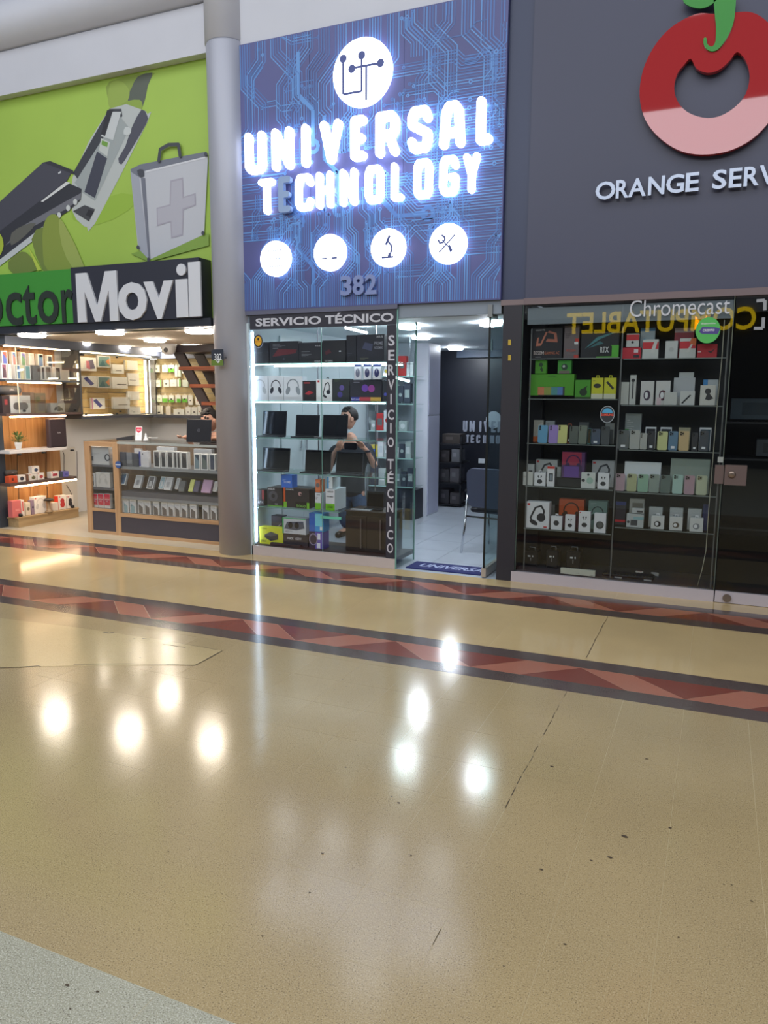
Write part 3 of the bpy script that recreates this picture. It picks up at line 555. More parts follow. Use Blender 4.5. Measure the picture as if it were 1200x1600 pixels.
row('Y', D1, 1.502, U1, g, 'on the shelf under the light bar', [
 ('box', 63, 181, 541, 'white box with pale silver headphones picture', {'d': .09, 'c': (216, 220, 228), 'a': [('hp', (176, 182, 190))]}),
 ('box', 183, 291, 541, 'white box with black headphones picture', {'d': .09, 'c': (216, 220, 228), 'a': [('hp', (50, 54, 66))]}),
 ('box', 293, 428, 545, 'white box with grey over-ear headphones picture', {'d': .09, 'c': (216, 220, 228), 'a': [('hp', (140, 148, 158))]}),
 ('box', 431, 518, 577, 'black box with red lettering and picture', {'d': .08, 'c': (44, 38, 44), 'a': [('rect', (160, 60, 66), .1, .6, .86, .93), ('poly', (170, 50, 60), [(.15, .35), (.5, .3), (.9, .42), (.5, .52)])]}),
 ('box', 526, 562, 566, 'white headset box side with red badge', {'d': .08, 'c': WH, 'a': [('rect', (206, 50, 60), .3, .7, .86, .95)]}),
 ('box', 563, 641, 566, 'white box with large black headset picture', {'d': .08, 'c': WH, 'tab': (30, 30, 34), 'a': [('hps', (34, 38, 50))]}),
 ('box', 643, 768, 562, 'dark green-black box with purple fans picture', {'d': .08, 'c': (44, 50, 54), 'a': [('dot', (96, 84, 150), .55, .6, .14), ('dot', (70, 64, 130), .45, .3, .15), ('lines', (90, 110, 80), 2, .88)]}),
 ('box', 770, 1000, 570, 'long black gaming box with rainbow strip', {'d': .08, 'c': (40, 42, 54), 'a': [('rect', (70, 80, 190), .04, .3, .03, .2), ('rect', (200, 80, 90), .3, .65, .03, .2), ('rect', (226, 186, 90), .65, .97, .03, .2), ('txt', (230, 232, 240), 'InCool', .05, .3, .07, .15), ('dot', (110, 70, 170), .48, .62, .17), ('dot', (150, 70, 150), .68, .6, .17), ('lines', (160, 162, 180), 2, .88)]}),
 ('box', 1002, 1040, 575, 'dark box beside the lettered band', {'d': .08, 'c': (44, 50, 60), 'a': [('dot', (84, 90, 190), .6, .35, .3)]})])
z0 = onY(380+860/4.615, 470+566/4.615, FY+.04).z
row('Y', FY+.035, z0, U1, 'packaged mice hanging under the top shelf', 'hanging in the blister row', [
 ('box', 800, 851, 458, 'blue and white mouse pack with grey mouse', {'d': .03, 'c': (226, 230, 240), 'cat': 'package', 'name': 'blister_pack', 'side': (50, 60, 120), 'a': [('rect', (50, 60, 110), 0, 1, .85, 1), ('mouse', (120, 126, 150))]}),
 ('box', 866, 922, 458, 'blue and white mouse pack with dark mouse', {'d': .03, 'c': (226, 230, 240), 'cat': 'package', 'name': 'blister_pack', 'side': (50, 60, 120), 'a': [('rect', (50, 60, 110), 0, 1, .85, 1), ('mouse', (60, 64, 110))]}),
 ('box', 933, 992, 458, 'blue and white mouse pack with navy mouse', {'d': .03, 'c': (226, 230, 240), 'cat': 'package', 'name': 'blister_pack', 'side': (50, 60, 120), 'a': [('rect', (50, 60, 110), 0, 1, .85, 1), ('mouse', (50, 54, 110))]})])
for x, hn in ((825, 'grey'), (894, 'dark purple'), (962, 'navy')): tag(MB().tube([(onY(380+x/4.615, 600, FY+.05).x, FY+.045, z0+.13), (onY(380+x/4.615, 600, FY+.05).x, FY+.045, 1.842)], .002, CHROME, 6).build('hanging_hook'), 'thin chrome hook holding the pack with the '+hn+' mouse', 'hook', 'hooks above the mouse packs')
gl = 'open laptops standing in the lit display case'
row('Y', FY+.145, 1.156, U1, gl, 'on the upper laptop shelf', [('laptop', 136, 308, 803, 'dark laptop beside the lit side wall', {}), ('laptop', 374, 546, 832, 'dark laptop standing mid shelf', {}), ('laptop', 568, 750, 832, 'dark laptop in front of the standing man', {})])
row('Y', FY+.145, .823, U2, gl, 'on the lower laptop shelf', [('laptop', 136, 333, 193, 'wide dark laptop beside the lit side wall', {}), ('laptop', 443, 630, 210, 'grey-edged laptop behind the pane joint', {}), ('laptop', 665, 862, 222, 'thin dark laptop before the man in jeans', {'c': (52, 56, 66)})])
row('Y', D1, .482, U2, g, 'on the graphics card shelf', [
 ('box', 92, 152, 487, 'narrow black and red graphics card box', {'d': .12, 'c': (40, 34, 38), 'side': (90, 120, 50), 'a': [('rect', (150, 50, 56), .75, 1, .4, 1), ('rect', (110, 170, 60), 0, .12, 0, 1), ('txt', (220, 220, 226), 'RTX', .3, .9, .15, .28)]}),
 ('box', 175, 284, 470, 'black card box with star-shaped fans', {'d': .2, 'c': (50, 48, 56), 'side': (206, 212, 206), 'a': [('rect', (110, 180, 60), 0, 1, 0, .06), ('txt', (228, 230, 236), 'ASUS', .06, .5, .87, .97), ('dot', (84, 84, 94), .4, .55, .3), ('dot', (40, 40, 48), .4, .55, .12), ('txt', (200, 202, 208), 'OC', .5, .7, .1, .17)]}),
 ('box', 292, 478, 474, 'orange-edged black card box numbered 5060', {'d': .2, 'c': (50, 46, 52), 'side': (212, 100, 50), 'a': [('rect', (210, 92, 50), 0, .07, 0, 1), ('rect', (130, 200, 60), 0, .12, 0, .28), ('rect', (130, 200, 60), .9, 1, .0, .3), ('rect', (30, 32, 34), .46, .9, 0, .32), ('txt', (130, 190, 90), '5060', .5, .86, .04, .18), ('txt', (222, 224, 230), 'GIGABYTE', .1, .4, .88, .95), ('dot', (190, 150, 150), .65, .72, .1), ('dot', (60, 56, 66), .68, .7, .05)]}),
 ('box', 518, 560, 508, 'white and green card box', {'d': .2, 'c': (222, 226, 234), 'side': (60, 62, 74), 'a': [('rect', (120, 196, 50), 0, 1, 0, .4), ('txt', (60, 62, 70), 'ASUS', .3, .9, .85, .93), ('lines', (90, 92, 100), 3, .6)]}),
 ('box', 594, 660, 482, 'tall white card box with green 5060 foot', {'d': .24, 'c': (226, 230, 238), 'side': (70, 72, 86), 'a': [('rect', (116, 200, 30), 0, 1, 0, .32), ('txt', (30, 50, 20), '5060', .2, .8, .1, .22), ('txt', (40, 42, 50), 'ASUS', .2, .85, .85, .93), ('txt', (60, 62, 70), 'PRIME', .15, .85, .62, .68)]})])
def ztop(fr, x, y, D): return onY(fr[0]+x/fr[2], fr[1]+y/fr[2], D).z
row('Y', D1, .482, U2, g, 'stacked on the card boxes', [
 ('box', 275, 354, 378, 'bright blue processor box', {'z': ztop(U2, 230, 470, D1)+.004, 'd': .1, 'c': (50, 110, 214), 'a': [('txt', (226, 236, 250), 'CORE', .25, .85, .36, .52), ('lines', (180, 205, 240), 2, .56)]}),
 ('box', 520, 556, 412, 'orange and grey cooler box', {'z': ztop(U2, 540, 508, D1)+.004, 'd': .1, 'c': (214, 120, 76), 'a': [('dot', (110, 106, 112), .5, .55, .4)]}),
 ('box', 606, 644, 395, 'light blue and white box', {'z': ztop(U2, 620, 482, D1)+.004, 'd': .1, 'c': (226, 236, 244), 'side': (60, 160, 226), 'a': [('rect', (60, 160, 226), 0, .3, 0, 1), ('lines', (120, 126, 136), 3, .5)]})])
row('Y', D1, .1, U2, g, 'on the case floor', [
 ('box', 118, 288, 757, 'yellow power supply box', {'d': .08, 'c': (214, 218, 50), 'side': (60, 62, 60), 'a': [('psu', (50, 54, 62)), ('txt', (50, 52, 40), '550W', .06, .3, .12, .22), ('txt', (50, 52, 40), 'CORSAIR', .12, .32, .88, .94)]}),
 ('box', 290, 466, 812, 'long dark cooler box', {'d': .12, 'c': (50, 44, 52), 'a': [('txt', (230, 230, 236), 'matx', .15, .42, .58, .8), ('txt', (200, 200, 208), '600W', .5, .75, .58, .8)]}),
 ('box', 476, 578, 790, 'violet glowing fan box', {'d': .12, 'c': (110, 96, 190), 'side': (60, 50, 70), 'a': [('rect', (60, 52, 74), 0, .42, 0, 1), ('dot', (150, 140, 170), .3, .55, .3, 1.3), ('dot', (60, 52, 74), .3, .55, .24, 1.3), ('rect', (236, 240, 255), .6, .8, .55, .92), ('rect', (236, 240, 255), .55, .8, .05, .35)]})])
zz = ztop(U2, 400, 812, D1)+.004
row('Y', D1, zz, U2, g, 'stacked above the case floor', [
 ('box', 283, 452, 690, 'green-edged white fan kit box', {'d': .1, 'c': (206, 212, 220), 'side': (50, 160, 90), 'a': [('rect', (70, 190, 120), 0, 1, .94, 1), ('rect', (60, 170, 100), 0, .06, 0, 1), ('gpu', (90, 96, 112)), ('lines', (110, 116, 126), 2, .1)]}),
 ('box', 476, 580, 656, 'sky blue card box', {'z': ztop(U2, 520, 790, D1)+.004, 'd': .12, 'c': (70, 160, 232), 'side': (60, 120, 200), 'a': [('rect', (60, 110, 200), 0, .4, 0, 1), ('rect', (130, 220, 240), .42, .92, .3, .98), ('rect', (230, 244, 250), .75, .95, .08, .28)]})])
row('Y', FY+.22, .1, U2, g, 'behind the yellow box', [('box', 205, 282, 673, 'dim black box with a light streak', {'d': .1, 'c': (58, 52, 62), 'a': [('poly', (150, 140, 150), [(.2, .4), (.95, .7), (.95, .74), (.2, .44)])]})])
p = onY(380+300/4.615, 660+900/4.615, FY+.03); tag(mk_box('flat_case', .34, .028, .035, (34, 33, 40), None, (p.x, FY+.035, .101), 0), 'flat black closed case lying before the yellow box', 'case')
# dark low cupboard inside the case
cab = thing('low_cupboard', 'dark brown low cupboard with bar handles inside the glass case', 'cabinet', (-2.95, FY+.12, .1)); DB = M((44, 36, 34), .35, noise=.1, scale=6)
def pc(n, *a, **k): return part_of(B(n, None, *a, **k), cab)
pc('body', -3.17, -2.72, FY+.14, CY-.01, .101, .478, DB)
for a, b, hx in ((-3.165, -2.95, -3.0), (-2.945, -2.725, -2.80)):
    d_ = pc('door', a, b, FY+.12, FY+.138, .11, .44, DB); k = MB(); k.box(hx-.007, hx+.007, FY+.1, FY+.11, .14, .42, M((110, 104, 104), .35, .6)); k.box(hx-.004, hx+.004, FY+.11, FY+.12, .16, .17, STEEL); k.box(hx-.004, hx+.004, FY+.11, FY+.12, .39, .4, STEEL); part_of(k.build('handle'), d_)
pc('top', -3.175, -2.715, FY+.115, CY-.01, .479, .489, M((60, 52, 50), .3))
p = onY(380+925/4.615, 660+560/4.615, FY+.2); o = mk_laptop(.18, .16, (p.x, FY+.28, .49), 0, (44, 46, 56)); tag(o, 'small black laptop standing on the dark cupboard', 'laptop')
tag(mk_box('keyboard_tray', .2, .012, .05, (150, 152, 158), None, (onY(380+850/4.615, 800, FY+.15).x, FY+.13, .49), 0), 'narrow grey keyboard lying at the cupboard edge', 'keyboard')
# ================================================================ SHOP 382: interior
WIN = M((196, 210, 216), .5, noise=.02, scale=2)
CZ = 2.225
struct(B('ceiling', None, -4.2, -1.5, FY+.1, 11.1, CZ, CZ+.1, M((210, 220, 226), .6))); struct(B('lintel', None, -4.2, -1.69, FY+.02, FY+.1, CZ, 2.335, M((132, 142, 154), .6)))
wl = struct(B('wall_left', None, -4.2, -4.127, FY, 9.2, 0, CZ, WIN))
fl2 = struct(B('floor_shop', None, -4.2, -1.5, FY, 11.1, -.06, -.02, M((130, 136, 142), .5)))
TW = M((176, 184, 194), .22, noise=.04, scale=3)
for i in range(6):
    for j in range(10):
        x = -4.2+.45*i; y = FY+.0+.49*j; slab('tile', x, min(x+.45, -1.5), y, min(y+.49, 11.1), TW, fl2, g=.0015)
struct(B('wall_back', None, -4.2, -1.4, 11.0, 11.1, 0, CZ, M((17, 21, 33), .4, noise=.15, scale=2))); struct(B('trim_5', None, -3.6, -1.5, 10.9, 11.0, 2.12, CZ, M((70, 84, 104), .5)))
struct(B('wall_right', None, -1.51, -1.40, 6.62, 11.1, 0, 2.285, M((34, 36, 46), .5)))
pw = struct(B('partition', None, -4.127, -3.43, 9.25, 9.7, 0, CZ, M((208, 212, 224), .4)))
for z in (0.02, 1.32): part_of(B('panel', None, -3.43, -3.424, 9.27, 9.69, z, z+(1.28 if z < 1 else .86), M((198, 200, 222), .35)), pw)
# white closet doors on the side wall
for i in range(4):
    y = 6.78+.44*i
    d_ = part_of(B('panel', None, -4.127, -4.112, y+.003, y+.437, .05, 2.15, M((190, 206, 210), .35)), wl)
    k = MB(); yy = y+(.06 if i % 2 else .38); k.tube([(-4.095, yy, .98), (-4.095, yy, 1.14)], .006, CHROME, 8); k.tube([(-4.112, yy, 1.0), (-4.095, yy, 1.0)], .004, CHROME, 6); k.tube([(-4.112, yy, 1.12), (-4.095, yy, 1.12)], .004, CHROME, 6); part_of(k.build('handle'), d_)
def lamp(x, y, z, r, e, label, grp, col=(238, 246, 255)):
    t = thing('ceiling_lamp', label, 'lamp', (x, y, z), 0, grp); mb = MB(); mb.lathe([(r*.96, -.004), (r*.96, 0)], WHITE, n=28); mb.build('rim', t)
    mb = MB(); mb.lathe([(r*.8, -.034), (r*.92, -.028), (r*.95, -.016), (r*.93, -.004)], M(col, .5, emit=e), n=28); mb.build('diffuser', t); return t
for (px, py, r, s) in ((767, 507, .11, 'nearest the glass door'), (712, 545, .11, 'deepest in the shop'), (658, 528, .11, 'between the door and the white partition'), (640, 512, .11, 'above the display case side glass')):
    q = onZ(px, py, CZ-.02); lamp(q.x, q.y, CZ, r, 125, 'round white surface ceiling lamp '+s, 'round lamps in shop 382')
# light tubes fixed in the ceiling, zig-zag
for i, (a, b) in enumerate((((540, 512), (573, 520)), ((466, 572), (537, 582)), ((537, 582), (556, 594)), ((600, 585), (640, 596)))):
    zt = 2.17
    A_, B_ = onZ(*a, zt) if i == 0 else onY(*a, 7.6), onZ(*b, zt) if i == 0 else onY(*b, 7.6)
    if i: A_, B_ = onY(a[0], a[1], (0, 8.7, 8.75, 7.9)[i]), onY(b[0], b[1], (0, 8.75, 8.6, 8.0)[i])
    t = thing('light_tube', ('slim white light tube near the top corner of the case window', 'long slanting light tube seen above the headset boxes', 'short light tube joining the long one at a corner', 'light tube beyond the dark lettered band')[i], 'lamp', A_)
    part_of(MB().tube([A_, B_], .012, LED, 8).build('tube'), t)
    for q in (A_, B_): part_of(MB().tube([q+_z*.01, Vector((q.x, q.y, CZ))], .002, STEEL, 6).build('wire'), t)
# goods shelf beyond the man
sx0, sx1, sy = -4.09, -3.46, 9.0
gs = thing('goods_rack', 'glass-shelved rack full of small goods against the white partition', 'shelf', (-3.77, sy, 0))
for z in (.42, .78, 1.12, 1.46, 1.8): part_of(B('glass_shelf', None, sx0, sx1, sy-.14, sy+.18, z-.008, z, GLASSG), gs); part_of(B('shelf_edge', None, sx0, sx1, sy-.147, sy-.141, z-.01, z+.002, M((190, 230, 225), .3)), gs)
for x in (sx0, (sx0+sx1)/2, sx1): part_of(B('post', None, x-.008, x+.008, sy-.15, sy-.14, 0, 2.1, STEEL), gs)
part_of(B('base_cabinet', None, sx0, sx1, sy-.14, sy+.2, 0, .38, M((40, 42, 52), .4)), gs)
cols = [(60, 170, 90), (232, 236, 240), (220, 226, 232), (70, 74, 90), (230, 210, 90), (200, 60, 60), (190, 200, 200), (60, 110, 200), (110, 118, 120), (240, 240, 244)]
cn = ['green', 'white', 'pale grey', 'slate', 'yellow', 'red', 'grey-green', 'blue', 'dark grey', 'bright white']
for zi, z in enumerate((.42, .78, 1.12, 1.46, 1.8)):
    x = sx0+.02; i = 0
    while x < sx1-.09:
        wd = rnd.uniform(.07, .12); hh = rnd.uniform(.12, .26); ci = rnd.randrange(10)
        if x+wd > sx1-.01: break
        o = mk_box('product_box', wd, hh, .08, cols[ci], [('rect', cols[(ci+3) % 10], .15, .85, .3, .7)] if i % 2 else [('dot', cols[(ci+3) % 10], .5, .5, .3)], (x+wd/2, sy-.11, z+.001), 0)
        tag(o, cn[ci]+' box, '+ORD[i]+' on the goods rack\'s '+('lowest', 'second', 'third', 'fourth', 'highest')[zi]+' shelf', 'box', 'boxes on the goods rack'); x += wd+.008; i += 1
# dark store shelving at the back and the wall sign
rk = thing('dark_shelving', 'dark shelving stacked with dim boxes by the shop back wall', 'shelf', (-3.2, 10.4, 0))
for z in (.02, .33, .62, .88): part_of(B('shelf', None, -3.62, -3.27, 10.2, 10.6, z-.001, z+.018, M((30, 30, 36), .5)), rk)
for x in (-3.62, -3.29): part_of(B('post', None, x, x+.02, 10.2, 10.24, 0, 1.0, M((26, 28, 34), .5)), rk)
for i, (x, z, w_, h_, c_) in enumerate(((-3.53, .039, .14, .2, (50, 48, 54)), (-3.37, .039, .14, .16, (66, 62, 66)), (-3.53, .349, .13, .18, (58, 56, 60)), (-3.38, .349, .14, .2, (80, 78, 84)), (-3.53, .639, .14, .16, (52, 48, 50)), (-3.37, .639, .12, .18, (110, 112, 118)), (-3.44, .899, .26, .13, (70, 62, 58)))):
    tag(mk_box('storage_box', w_, h_, .25, c_, [('rect', tuple(v+30 for v in c_), .2, .6, .4, .7)], (x, 10.24, z+.001), 0), ('large dim', 'small brownish', 'flat grey', 'upright grey', 'dark', 'pale grey', 'brown topmost')[i]+' storage box on the dark shelving', 'box', 'boxes on the dark shelving')
ws = thing('wall_sign', 'grey UNIVERSAL TECHNOLOGY lettering and white disc on the dark back wall', 'sign', (-2.6, 10.99, 1)); GYL = M((150, 156, 172), .5)
fb = (640, 470, 6.956)
for ch, a, b in (('U', 578, 628), ('N', 650, 708), ('I', 752, 785), ('V', 803, 865), ('E', 885, 935), ('R', 955, 1010), ('S', 1030, 1085), ('A', 1100, 1155), ('L', 1170, 1215)):
    q = planeY([(a, 1445), (b, 1445)], 10.98, fb); k = MB(); fat(k, ch, q[0][0], q[1][0], 1.035, 1.2, .032, 10.975, 10.999, GYL); part_of(k.build('letter'), ws)
for ch, a, b in (('T', 612, 645), ('E', 662, 700), ('C', 722, 765), ('H', 795, 838), ('N', 872, 915), ('O', 935, 980), ('L', 1000, 1035), ('O', 1050, 1095), ('G', 1110, 1150), ('Y', 1165, 1205)):
    q = planeY([(a, 1590), (b, 1590)], 10.98, fb); k = MB(); fat(k, ch, q[0][0], q[1][0], .87, .99, .026, 10.975, 10.999, GYL); part_of(k.build('letter'), ws)
q = onY(771, 656, 10.98); k = MB(); k.ell(q.x, q.z, .115, .125, 10.98, 10.999, M((190, 196, 206)), 28); part_of(k.build('disc'), ws)
q = onY(752, 724, 10.97); tag(mk_box('notice_card', .1, .07, .01, (200, 206, 214), None, (q.x, 10.985, q.z), 0), 'small white notice card under the back wall lettering', 'card')
# glass door, standing open
gd = thing('glass_door', 'glass shop door standing open beside the dark pillar', 'door', (-1.78, FY+.02, 0))
GDG = glassmat((.80, .90, .90), 1.0)
part_of(B('glass_leaf', None, -1.785, -1.775, FY+.015, 7.08, .07, 2.27, GDG), gd); part_of(B('leaf_edge', None, -1.788, -1.772, FY+.008, FY+.016, .07, 2.27, M((20, 24, 24), .3)), gd)
part_of(B('bottom_rail', None, -1.80, -1.76, FY+.005, 7.08, .008, .085, M((176, 166, 158), .35, .3)), gd); part_of(B('top_patch', None, -1.80, -1.76, FY+.0, FY+.18, 2.2, 2.3, M((130, 132, 132), .4, .6)), gd)
q = onX(767, 540, -1.79); part_of(MB().ell(0, 0, .03, .05, -.004, 0, M((190, 210, 215), .3), 16).build('oval_sticker', None, (-1.787, FY+.12, 1.98), -math.pi/2), gd)
part_of(MB().tube([(-1.82, FY+.05, .9), (-1.82, FY+.05, 1.2)], .012, STEEL, 8).build('pull_handle'), gd) if False else None
for y in (535, 559): 
    q = onY(796, y, FY-.01); tag(B('yellow_tape', None, q.x-.012, q.x+.012, FY-.008, FY-.0055, q.z-.022, q.z+.022, M((190, 160, 50), .5)), 'yellow tape strip on the pillar, '+('upper' if y < 540 else 'lower')+' one', 'tape', 'tape strips on the dark pillar')
# doormat
mt_ = thing('doormat', 'navy blue doormat lettered in grey lying in the shop doorway', 'doormat', (-2.18, 6.44, 0))
part_of(B('mat', None, -2.535, -1.825, 6.305, 6.59, .0, .012, M((34, 40, 96), .9, bump=.6, scale=900), bev=.005), mt_)
k = MB(); textmb(k, 'UNIVERSA', -2.44, -1.835, 0, .12, 0, M((160, 170, 200), .9), 0, .03, shear=.2); k.v = [(x, 6.39+z, .0126) for x, y, z in k.v]; part_of(k.build('lettering'), mt_)
# visitor chair
ch_ = thing('visitor_chair', 'grey-backed visitor chair on chrome legs inside the shop doorway', 'chair', (-1.98, 7.46, 0), -.2)
FB = M((66, 72, 92), .8); FD = M((30, 30, 38), .7)
MB().poly(rrect(-.22, .22, .47, .86, .07, 5), -.02, .02, FB).build('backrest', ch_, (0, -.2, 0), 0, .1)
MB().bbox(-.23, .23, -.2, .24, .40, .455, FD, .02).build('seat', ch_)
for sx in (-1, 1):
    MB().tube([(sx*.24, -.34, 0), (sx*.24, -.28, .25), (sx*.235, -.24, .6)], .011, CHROME, 8).build('leg', ch_); MB().tube([(sx*.24, .26, 0), (sx*.235, .22, .4)], .011, CHROME, 8).build('leg', ch_)
    MB().tube([(sx*.25, -.25, .62), (sx*.26, -.05, .64), (sx*.25, .2, .63)], .016, FD, 8).build('armrest', ch_)
MB().box(-.23, .23, -.27, -.25, .36, .375, CHROME).build('crossbar', ch_)
tag(mk_box('cardboard_carton', .3, .22, .2, (170, 140, 70), [('rect', (90, 76, 50), .45, .55, 0, 1)], (-1.98, 8.2, .001), 0), 'small brown cardboard carton on the floor behind the chair', 'box')
# ================================================================ PEOPLE
SKIN = M((196, 150, 128), .55); HAIR = M((28, 24, 24), .6, noise=.2, scale=60)
def skinmesh(nodes, edges, m, root, sub=2):
    names = list(nodes); me = bpy.data.meshes.new('s'); me.from_pydata([nodes[n][0] for n in names], [(names.index(a), names.index(b)) for a, b in edges], [])
    ob = bpy.data.objects.new('s', me); COL.objects.link(ob); md = ob.modifiers.new('k', 'SKIN'); sb = ob.modifiers.new('u', 'SUBSURF'); sb.levels = sub; sb.render_levels = sub; md.use_smooth_shade = True
    for i, n in enumerate(names):
        sv = me.skin_vertices[0].data[i]; r = nodes[n][1]; sv.radius = (r, r) if not isinstance(r, tuple) else r; sv.use_root = n in root
    dg = bpy.context.evaluated_depsgraph_get(); ev = ob.evaluated_get(dg); nm = bpy.data.meshes.new_from_object(ev)
    out = ([v.co.copy() for v in nm.vertices], [tuple(p.vertices) for p in nm.polygons]); bpy.data.objects.remove(ob); bpy.data.meshes.remove(nm); return out
def head_mb(mb, c, yaw, pitch, hairmb, s=1.0):
    """head with brow, nose, lips, ears and eyes; face looks along -y before turning"""
    R_ = Matrix.Translation(c) @ Matrix.Rotation(yaw, 4, 'Z') @ Matrix.Rotation(pitch, 4, 'X')
    def sph(cx, cy, cz, rx, ry, rz, nu=20, nv=14, f=None):
        vs = []; fs = []
        for i in range(nv+1):
            t = math.pi*i/nv
            for j in range(nu):
                p = 2*math.pi*j/nu; v = Vector((math.sin(t)*math.cos(p), math.sin(t)*math.sin(p), math.cos(t)))
                if f: v = f(v)
                vs.append(R_ @ (Vector((cx+v.x*rx, cy+v.y*ry, cz+v.z*rz))*s))
        for i in range(nv):
            for j in range(nu): fs.append((i*nu+j, (i+1)*nu+j, (i+1)*nu+(j+1) % nu, i*nu+(j+1) % nu))
        return vs, fs
    def face(v):
        v = v.copy()
        if v.z < 0: k = 1+v.z*.32; v.x *= k; v.y *= (1+v.z*.16 if v.y < 0 else 1+v.z*.45)
        if v.y < -.5 and abs(v.z-.12) < .16: v.y += .05*(1-abs(v.z-.12)/.16)
        return v
    mb.add(*sph(0, 0, 0, .075, .095, .118, f=face), SKIN, True)
    mb.add(*sph(0, -.098, -.02, .014, .02, .024, 10, 8), SKIN, True); mb.add(*sph(0, -.088, .008, .009, .014, .03, 8, 8), SKIN, True)
    lip = M((160, 96, 88), .5); mb.add(*sph(0, -.086, -.058, .024, .010, .007, 12, 6), lip, True); mb.add(*sph(0, -.076, -.092, .024, .02, .02, 10, 8), SKIN, True)
    for q in (-1, 1):
        mb.add(*sph(q*.076, .008, -.005, .009, .02, .031, 10, 8), SKIN, True)
        mb.add(*sph(q*.03, -.0815, .012, .012, .009, .0055, 10, 6), M((225, 220, 215), .3), True); mb.add(*sph(q*.03, -.0895, .012, .004, .002, .0045, 8, 6), BLACK, True)
        mb.add(*sph(q*.03, -.087, .03, .016, .006, .0025, 8, 6), HAIR, True)
    def hf(v):
        v = v.copy()
        if v.y < -.1 and v.z < .45: v.y = max(v.y, -.1-.1*(v.z > .2)); v.x *= .97
        if v.z < -.25: v.x *= .9
        return v
    def cap(v):
        v = hf(v); v.z = max(v.z, -.42 if v.y > .2 else .0 if v.y > -.15 else .5); return v
    hairmb.add(*sph(0, .012, .022, .082, .099, .112, 24, 16, cap), HAIR, True)
    for i in range(26):
        a = rnd.uniform(-.9, .9); b = rnd.uniform(.1, 1.3); v = Vector((math.sin(a), -math.cos(a)*math.cos(b), math.sin(b)))
        hairmb.add(*sph(v.x*.07, .012+v.y*.082, .03+v.z*.092, .018, .018, .014, 6, 4), HAIR, True)
def hand(nodes, edges, pre, wrist, palm, fdir, spread, thumb):
    """palm plus five unequal, bent fingers; every finger its own chain rooted in the palm"""
    w = Vector(wrist); p = Vector(palm); f = Vector(fdir).normalized(); sp = Vector(spread).normalized(); th = Vector(thumb).normalized(); bend = f.cross(sp).normalized()
    for i, L in enumerate((.062, .072, .067, .052)):
        b0 = p+sp*(.024-.016*i)-f*.01; n = [b0, b0+f*(.028+L*.4), b0+f*(.028+L*.75)+bend*.014, b0+f*(.026+L*.9)+bend*.032]
        for k, q in enumerate(n): nodes[f'{pre}f{i}{k}'] = (q, (.0095, .009, .008, .007)[k])
        edges += [(f'{pre}f{i}{k}', f'{pre}f{i}{k+1}') for k in range(3)]
    n = [p+sp*.018-f*.035, p+sp*.04-f*.012+th*.012, p+sp*.045+f*.015+th*.028]
    for k, q in enumerate(n): nodes[f'{pre}t{k}'] = (q, (.012, .0105, .008)[k])
    edges += [(f'{pre}t{k}', f'{pre}t{k+1}') for k in range(2)]
    return [f'{pre}f{i}0' for i in range(4)]+[f'{pre}t0']
